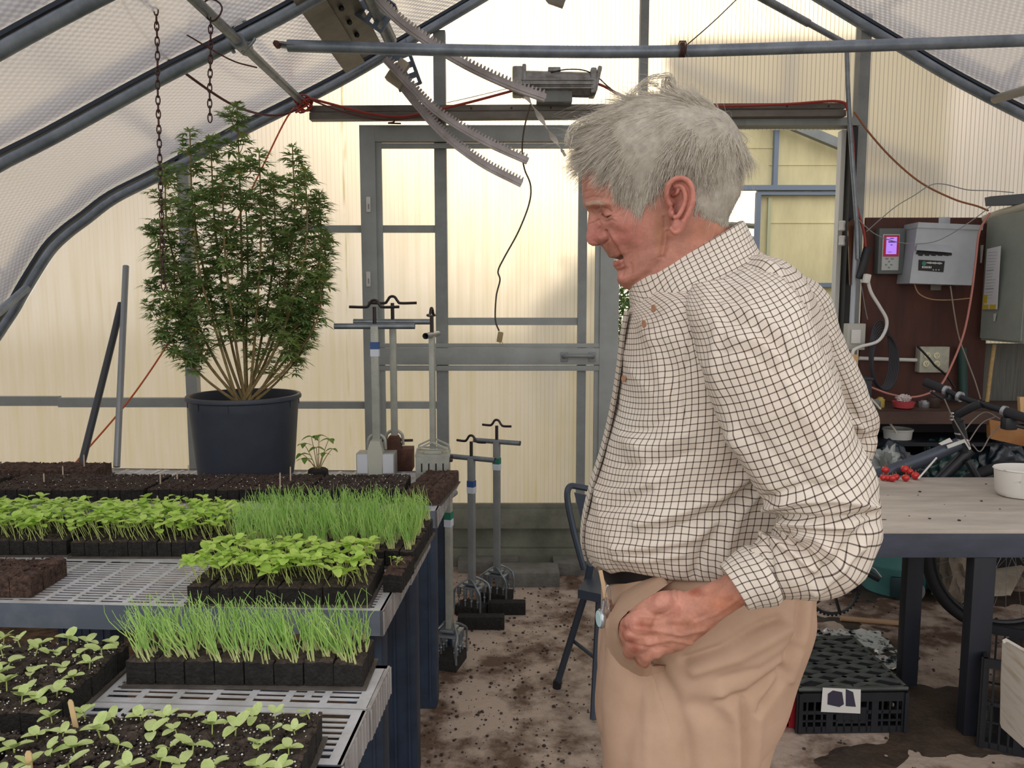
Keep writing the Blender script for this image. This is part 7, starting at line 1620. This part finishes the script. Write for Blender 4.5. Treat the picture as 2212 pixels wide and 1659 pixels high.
# hand and forearm as a fused surface
def hand_mesh():
    m = MB(); H = lambda x, y, Y: P(x, y, Y)
    L = Loft(); L.rings([armring(1760, 1205, 1.0, 60, .045, 155), armring(1660, 1240, 1.0, 46, .034, 155), armring(1600, 1268, 1.008, 38, .027, 152), armring(1560, 1290, 1.012, 39, .024, 150), armring(1510, 1318, 1.015, 50, .023, 149), armring(1455, 1347, 1.018, 60, .022, 150), armring(1415, 1366, 1.022, 56, .021, 152), armring(1390, 1376, 1.03, 42, .015, 152)], 60, 40)
    V, UV, ID = L.arrays(); m.add([tuple(v) for v in V], L.F)
    # knuckles and four bent fingers entering the pocket, index (upper) to little finger (lower)
    for (kx, ky, tx, ty, r) in ((1392, 1335, 1352, 1352, .0118), (1388, 1360, 1352, 1378, .0115), (1396, 1384, 1362, 1404, .0108), (1416, 1404, 1388, 1424, .0098)):
        m.tube(smooth_path([H(kx + 60, ky - 12, 1.022), H(kx, ky, 1.012), H((kx + tx) / 2 - 6, (ky + ty) / 2, 1.016), H(tx - 1, ty + 2, 1.045), H(tx + 8, ty + 6, 1.10), H(tx + 24, ty + 8, 1.13)], 5), [r * .8] * 5 + [r * 1.12] * 6 + [r] * 8 + [r * .9] * 7, 12)
        m.ball(H(kx, ky, 1.010), r * 1.18, 14)
    # thumb from the side of the palm near the wrist, lying along the pocket edge
    m.tube(smooth_path([H(1530, 1298, 1.022), H(1465, 1296, 1.018), H(1420, 1304, 1.010), H(1385, 1326, 1.026), H(1366, 1344, 1.06), H(1362, 1356, 1.12)], 5), [.011] * 5 + [.0140] * 6 + [.013] * 8 + [.011] * 7, 12)
    V_, F_ = remesh(m, .0022, 6); hx, hy = to_px(V_); k_ = np.clip((1640 - hx) / 180, 0, 1) * .018; V_[:, 1] += k_; V_[:, 0] += k_ * (V_[:, 0] / 1.03); V_[:, 2] -= k_ * (CAMH - V_[:, 2]) / 1.03
    return V_, F_
hV, hF = hand_mesh(); px, py = to_px(hV); hme = Loft()
def tri_normals(V, F):
    N_ = np.zeros_like(V); Q = np.array([f if len(f) == 4 else tuple(f) + (f[-1],) for f in F]); n = np.cross(V[Q[:, 2]] - V[Q[:, 0]], V[Q[:, 3]] - V[Q[:, 1]])
    for k in range(4): np.add.at(N_, Q[:, k], n)
    return N_ / (np.linalg.norm(N_, axis=1, keepdims=True) + 1e-12)
hN = tri_normals(hV, hF); near_ = (hN[:, 1] < .1)
if (hN[:, 1][hV[:, 1] < np.median(hV[:, 1])].mean()) > 0: hN = -hN
d = np.zeros(len(hV))
for poly_, w, a in (([(1372, 1358), (1420, 1362), (1470, 1372), (1520, 1360)], 4, .0022), ([(1400, 1392), (1450, 1382), (1500, 1392), (1540, 1370)], 4, .0020), ([(1380, 1330), (1420, 1335), (1450, 1320)], 4, .0016), ([(1500, 1345), (1550, 1325), (1600, 1290)], 4, .0018), ([(1450, 1276), (1458, 1300), (1466, 1318)], 3, -.0016), ([(1463, 1274), (1470, 1300)], 3, -.0014), ([(1345, 1356), (1375, 1374), (1420, 1374)], 4, -.0020), ([(1352, 1388), (1390, 1398), (1440, 1400)], 3.5, -.0018), ([(1355, 1342), (1358, 1362)], 3, -.0010), ([(1440, 1350), (1480, 1352), (1530, 1330)], 6, -.0014)):
    d += seg_field(px, py, poly_, w) * a
d += np.array([mnoise.noise(Vector(v * 70)) for v in hV]) * .0012
hV = hV + hN * d[:, None]
tone = np.tile(np.array(lin((194, 142, 122))), (len(hV), 1))
def TH(f, rgb, k=1.0):
    global tone
    f = np.clip(f * k, 0, 1)[:, None]; tone = tone * (1 - f) + np.array(lin(rgb)) * f
TH(blob(px, py, 1360, 1350, 26, 26), (200, 138, 126), .7); TH(blob(px, py, 1380, 1400, 34, 20), (190, 132, 116), .6); TH(blob(px, py, 1440, 1300, 50, 30), (208, 150, 134), .7); TH(blob(px, py, 1480, 1350, 30, 10), (158, 98, 68), .5); TH(blob(px, py, 1560, 1300, 50, 26), (196, 128, 96), .7)
TH(np.array([max(0, mnoise.noise(Vector(v * 45)) - .15) for v in hV]) * 3, (160, 92, 74), .55)
hV2 = hV.copy(); hV2[:, 1] = 2 * YM - hV2[:, 1]; allV = [headV, nV] + earsV + [hV, hV2]; allF = []; off = 0
for V_, F_ in zip(allV, [headF, BD.F] + earsF + [hF, [f[::-1] for f in hF]]): allF += [tuple(i + off for i in f) for f in F_]; off += len(V_)
neck_t = np.tile(np.array(lin((190, 122, 98))), (len(nV), 1))
skin_k = np.array([.86, .80, .78]); body = mesh_obj('body', np.vstack(allV), allF, M_skin, man, None, np.vstack([headT, neck_t] + earsT + [tone, tone]) * skin_k)

# pocket flap: the front edge of the slanted pocket, lying over the finger ends
tv = np.array([v.co[:] for v in tro.data.vertices]) + np.array(root_loc(man)); tv = tv[tv[:, 1] < YM - .05]; tpx, tpy = to_px(tv)
hpx, hpy = to_px(hV); hnear = hV[:, 1] < np.median(hV[:, 1]) + .02
def depth_at(x, y, A, ax, ay, k=6):
    d = (ax - x) ** 2 + (ay - y) ** 2; i = np.argsort(d)[:k]; return float(A[i, 1].min() if A is hV else A[i, 1].mean()), float(d[i[0]]) ** .5
line_ = smooth_path([Vector((x, y, 0)) for x, y in [(1462, 1250), (1440, 1264), (1400, 1292), (1362, 1318), (1340, 1340), (1335, 1362), (1343, 1392), (1366, 1420), (1400, 1436), (1436, 1438)]], 6); nL = len(line_); nT = 12; m = MB(); cen = Vector((1445, 1345, 0))
for i_, q in enumerate(line_):
    e_ = math.sin(math.pi * min(1, max(0, i_ / (nL - 1)))) ** .45; tan = (line_[min(i_ + 1, nL - 1)] - line_[max(i_ - 1, 0)]).normalized(); out_ = Vector((-tan.y, tan.x, 0)); out_ = out_ if out_.dot(q - cen) > 0 else -out_
    reach = 16 + 34 * e_
    for j_ in range(nT):
        t_ = j_ / (nT - 1); x, y = q.x + out_.x * reach * t_, q.y + out_.y * reach * t_
        x = max(x, 1306 + 0 * t_); yt, _ = depth_at(x, y, tv, tpx, tpy); yh, dh = depth_at(q.x, q.y, hV[hnear] if 0 else hV, hpx, hpy)
        lipY = min(yh - .006, yt - .004) if dh < 14 else yt - .004; lipY = yt - .004 + (lipY - yt + .004) * e_
        k_ = (1 - t_) ** 1.6; Yd = yt - .0015 * (1 - t_) + .006 * t_ ** 3 + (lipY - yt) * k_; m.v.append(tuple(P(x, y, Yd)))
for i_ in range(nL - 1):
    for j_ in range(nT - 1): a = i_ * nT + j_; m.f.append((a, a + 1, a + nT + 1, a + nT)); m.mi.append(0)
# turned-in hem of the lip
b_ = len(m.v)
for i_ in range(nL): v = Vector(m.v[i_ * nT]); m.v.append(tuple(v + Vector((.002, .006, 0))))
for i_ in range(nL - 1): m.f.append((i_ * nT, b_ + i_, b_ + i_ + 1, (i_ + 1) * nT)); m.mi.append(0)
fl_ = m.build('pocket_flap', M_khaki, tro, smooth=80)

# ---- hair
rg = random.Random(77); HC = np.array([hc[0] + .012, YM, hc[2] + .03])
def on_head_px(x, y): return None
hair_line = [(1238, 318), (1251, 325), (1290, 338), (1312, 362), (1326, 398), (1340, 428), (1362, 448), (1380, 462), (1392, 452), (1404, 428), (1430, 396), (1452, 382), (1484, 388), (1498, 420), (1502, 452), (1530, 474), (1562, 486), (1640, 500), (1640, 100), (1200, 100)]
pxm, pym = to_px(np.column_stack([headV[:, 0], np.where(headV[:, 1] > YM, 2 * YM - headV[:, 1], headV[:, 1]), headV[:, 2]]))
scalp = inpoly(pxm, pym, hair_line)
sV = headV[scalp]; sN = headN[scalp]
M_hair = mat('white_hair', (240, 235, 224), .4, rgb2=(214, 206, 192), vscale=90, stretch=(1, 1, 1), spec=.5, transl=.4)
M_hairb = mat('grey_hair_base', (176, 170, 158), .8, rgb2=(146, 140, 130), vscale=60)
# cap just above the scalp so skin never shows through
sel = np.where(scalp)[0]; capF = [f for f in headF if len(f) == 4 and all(scalp[i] for i in f)]; used_ = sorted({i for f in capF for i in f}); remap = {a: b for b, a in enumerate(used_)}
pc = pym[used_]; dl = np.sqrt(-np.log(np.maximum(seg_field(pxm[used_], pym[used_], hair_line[:-2], 60), 1e-9))) * 60; lift = .0004 + np.clip(dl / 70, 0, 1) ** 1.0 * .013; cV = headV[used_] + headN[used_] * lift[:, None]
hair = mesh_obj('hair', cV, [tuple(remap[i] for i in f) for f in capF], M_hairb, man)
def flow(p):
    """combed direction on the head: forward over the top, down and forward on the sides, down at the back"""
    x, y = to_px(np.array([[p[0], min(p[1], 2 * YM - p[1]), p[2]]])); x, y = float(x[0]), float(y[0])
    pts = [((1540, 250), (-.2, -.3)), ((1440, 225), (-1, -.12)), ((1330, 250), (-1, .12)), ((1270, 300), (-.9, .28)), ((1340, 330), (-.75, .42)), ((1400, 330), (-.6, .42)), ((1360, 400), (-.35, .9)), ((1400, 400), (-.45, .9)), ((1450, 350), (-.15, .75)), ((1480, 300), (-.35, .45)), ((1520, 360), (.05, 1)), ((1540, 430), (-.05, 1)), ((1580, 330), (.1, 1)), ((1500, 400), (.1, 1)), ((1590, 420), (.05, 1))]
    w = [1 / ((x - a[0]) ** 2 + (y - a[1]) ** 2 + 300) ** 1.5 for a, _ in pts]; s = sum(w); return sum(k * d[0] for k, (_, d) in zip(w, pts)) / s, sum(k * d[1] for k, (_, d) in zip(w, pts)) / s, x, y
m = MB(); hv = []; hf = []
NS = 20000; idx = [rg.randrange(len(sV)) for _ in range(NS)]
for i in idx:
    p = Vector(sV[i]); n = Vector(sN[i]); 
    if p.y > YM + .03 and rg.random() < .5: continue
    fx, fy, X, Y_ = flow(p); cl = Vector((X, Y_, p.y * 600)); cn = mnoise.noise(cl * .045 + Vector((3, 8, 1))) * 1.4; c2 = mnoise.noise(cl * .10 + Vector((9, 2, 5)))
    a = cn * .75 + rg.gauss(0, .10); fx, fy = fx * math.cos(a) - fy * math.sin(a), fx * math.sin(a) + fy * math.cos(a)
    f = Vector((fx, 0, -fy)); top = max(0, min(1, (400 - Y_) / 160)); L = (.030 + .040 * top) * rg.uniform(.6, 1.15) * (1 + .3 * c2); 
    if Y_ > 455: L *= .85
    q = p + n * .002; pts = [q]; lift = .16 + .26 * top + .16 * c2 + rg.gauss(0, .05); steps = 6; fly = rg.random() < .025
    for k in range(steps):
        nn = Vector(q - Vector(HC)).normalized(); nn = Vector((nn.x, nn.y * .9, nn.z)); t = f - nn * f.dot(nn) * (.9 if k < 4 else .4)
        if t.length < .05: t = Vector((0, 0, -1)) - nn * (-nn.z)
        t.normalize(); curl = Vector((mnoise.noise(q * 40), mnoise.noise(q * 40 + Vector((5, 5, 5))), mnoise.noise(q * 40 + Vector((9, 1, 4))))) * .22
        dvec = (t + nn * (lift if not fly else 1.0) * (1 - k / steps) * 1.0 + curl).normalized(); q = q + dvec * (L * (1.5 if fly else 1) / steps); pts.append(q)
    r0 = rg.uniform(.00035, .00070) * (1 if not fly else .45); b = len(hv)
    for k, q in enumerate(pts):
        d = (pts[min(k + 1, steps)] - pts[max(k - 1, 0)]).normalized(); s1 = d.cross(Vector((0, -1, 0))); s1 = s1.normalized() if s1.length > 1e-3 else Vector((1, 0, 0)); s2 = s1.cross(d); r = r0 * (1 - .75 * k / steps)
        hv += [q + s1 * r, q - s1 * r * .5 + s2 * r * .86, q - s1 * r * .5 - s2 * r * .86]
    for k in range(steps):
        for e in range(3): hf.append((b + k * 3 + e, b + k * 3 + (e + 1) % 3, b + k * 3 + 3 + (e + 1) % 3, b + k * 3 + 3 + e))
# loose locks above the crown and over the forehead
for (pts, r) in (([(1400, 215), (1380, 190), (1400, 170), (1440, 163), (1456, 175), (1460, 205)], .0004), ([(1350, 235), (1360, 205), (1395, 182), (1420, 185)], .0004), ([(1430, 210), (1432, 190), (1440, 172), (1452, 180), (1460, 206)], .0005), ([(1270, 262), (1255, 270), (1238, 282), (1230, 300), (1236, 318)], .0005), ([(1290, 250), (1250, 262), (1225, 290), (1222, 315)], .0004)):
    for k in range(16):
        m2 = MB(); pp = [P(x + rg.gauss(0, 4), y + rg.gauss(0, 4), YM - .02 + rg.gauss(0, .01)) for x, y in pts]; m2.tube(smooth_path(pp, 4), r, 3, cap=False); o_ = len(hv); hv += m2.v; hf += [tuple(i + o_ for i in q) for q in m2.f]
me = bpy.data.meshes.new('strands'); o_ = np.array(root_loc(man)); me.from_pydata([tuple(np.array(v) - o_) for v in hv], [], hf); me.materials.append(M_hair); me.polygons.foreach_set('use_smooth', [True] * len(me.polygons))
so = bpy.data.objects.new('hair_strands', me); C.objects.link(so); so.parent = hair; tag(so, kind='stuff')
# eyebrow hairs
m = MB()
for k in range(120):
    t = rg.random(); x, y = 1266 + 40 * t, 441 - 5 * math.sin(t * 3) + rg.gauss(0, 1.6); p = P(x, y, YM - .012 - .045 * min(1, t * 1.2) ** .6 - .004); m.tube([p, p + Vector((-.003 + .006 * rg.random(), -.002, .003 * rg.random() - .001))], .00022, 3, cap=False)
m.build('eyebrow', M_hair, man)
m = MB(); p = P(1335, 563, YM - .001); m.box(p, (.011, .020, .0035), Euler((0, R(14), 0)), bev=.002); m.build('teeth', mat('tooth_ivory', (226, 216, 196), .3), man)

# ---- pocket watch clip hanging from the belt
fw = thing('fob_watch', P(1308, 1300, 1.17), 'fob watch on a clip with a leather strap hanging from the front of the belt', 'watch')
Yf = 1.17
m = MB(); m.bar([P(1297, 1232, Yf), P(1303, 1262, Yf), P(1308, 1290, Yf)], .006, .002, side=(1, 0, 0)); m.build('strap', mat('tan_leather', (196, 168, 134), .6), fw)
m = MB(); m.bar(smooth_path([P(1318, 1296, Yf), P(1322, 1316, Yf), P(1318, 1340, Yf), P(1310, 1352, Yf)], 4), .004, .009, side=(1, 0, 0)); m.build('leather_guard', mat('brown_leather', (112, 78, 62), .5), fw)
m = MB(); m.tube([P(1313 + math.cos(t) * 5, 1290 + math.sin(t) * 26, Yf) for t in [i * math.pi / 10 for i in range(20)]], .0014, 8, closed=True); m.build('clip', M_alu, fw)
m = MB(); m.tube([P(1305, 1296, Yf), P(1302, 1318, Yf)], .003, 8); m.build('swivel', M_alu, fw)
m = MB(); c = P(1300, 1336, Yf); Rw = Matrix.Rotation(R(-76), 3, 'Z') @ Matrix.Rotation(R(90), 3, 'X'); m.lathe([(.0001, -.003), (.0135, -.003), (.0150, 0), (.0150, .003), (.0135, .005)], c, 10, rot=Rw); m.m = 1; m.lathe([(.0001, .0052), (.0125, .0052), (.012, .0060), (.0001, .0062)], c, 24, rot=Rw); m.build('watch_case', [M_alu, mat('pale_blue_dial', (186, 214, 218), .15, spec=.8)], fw)
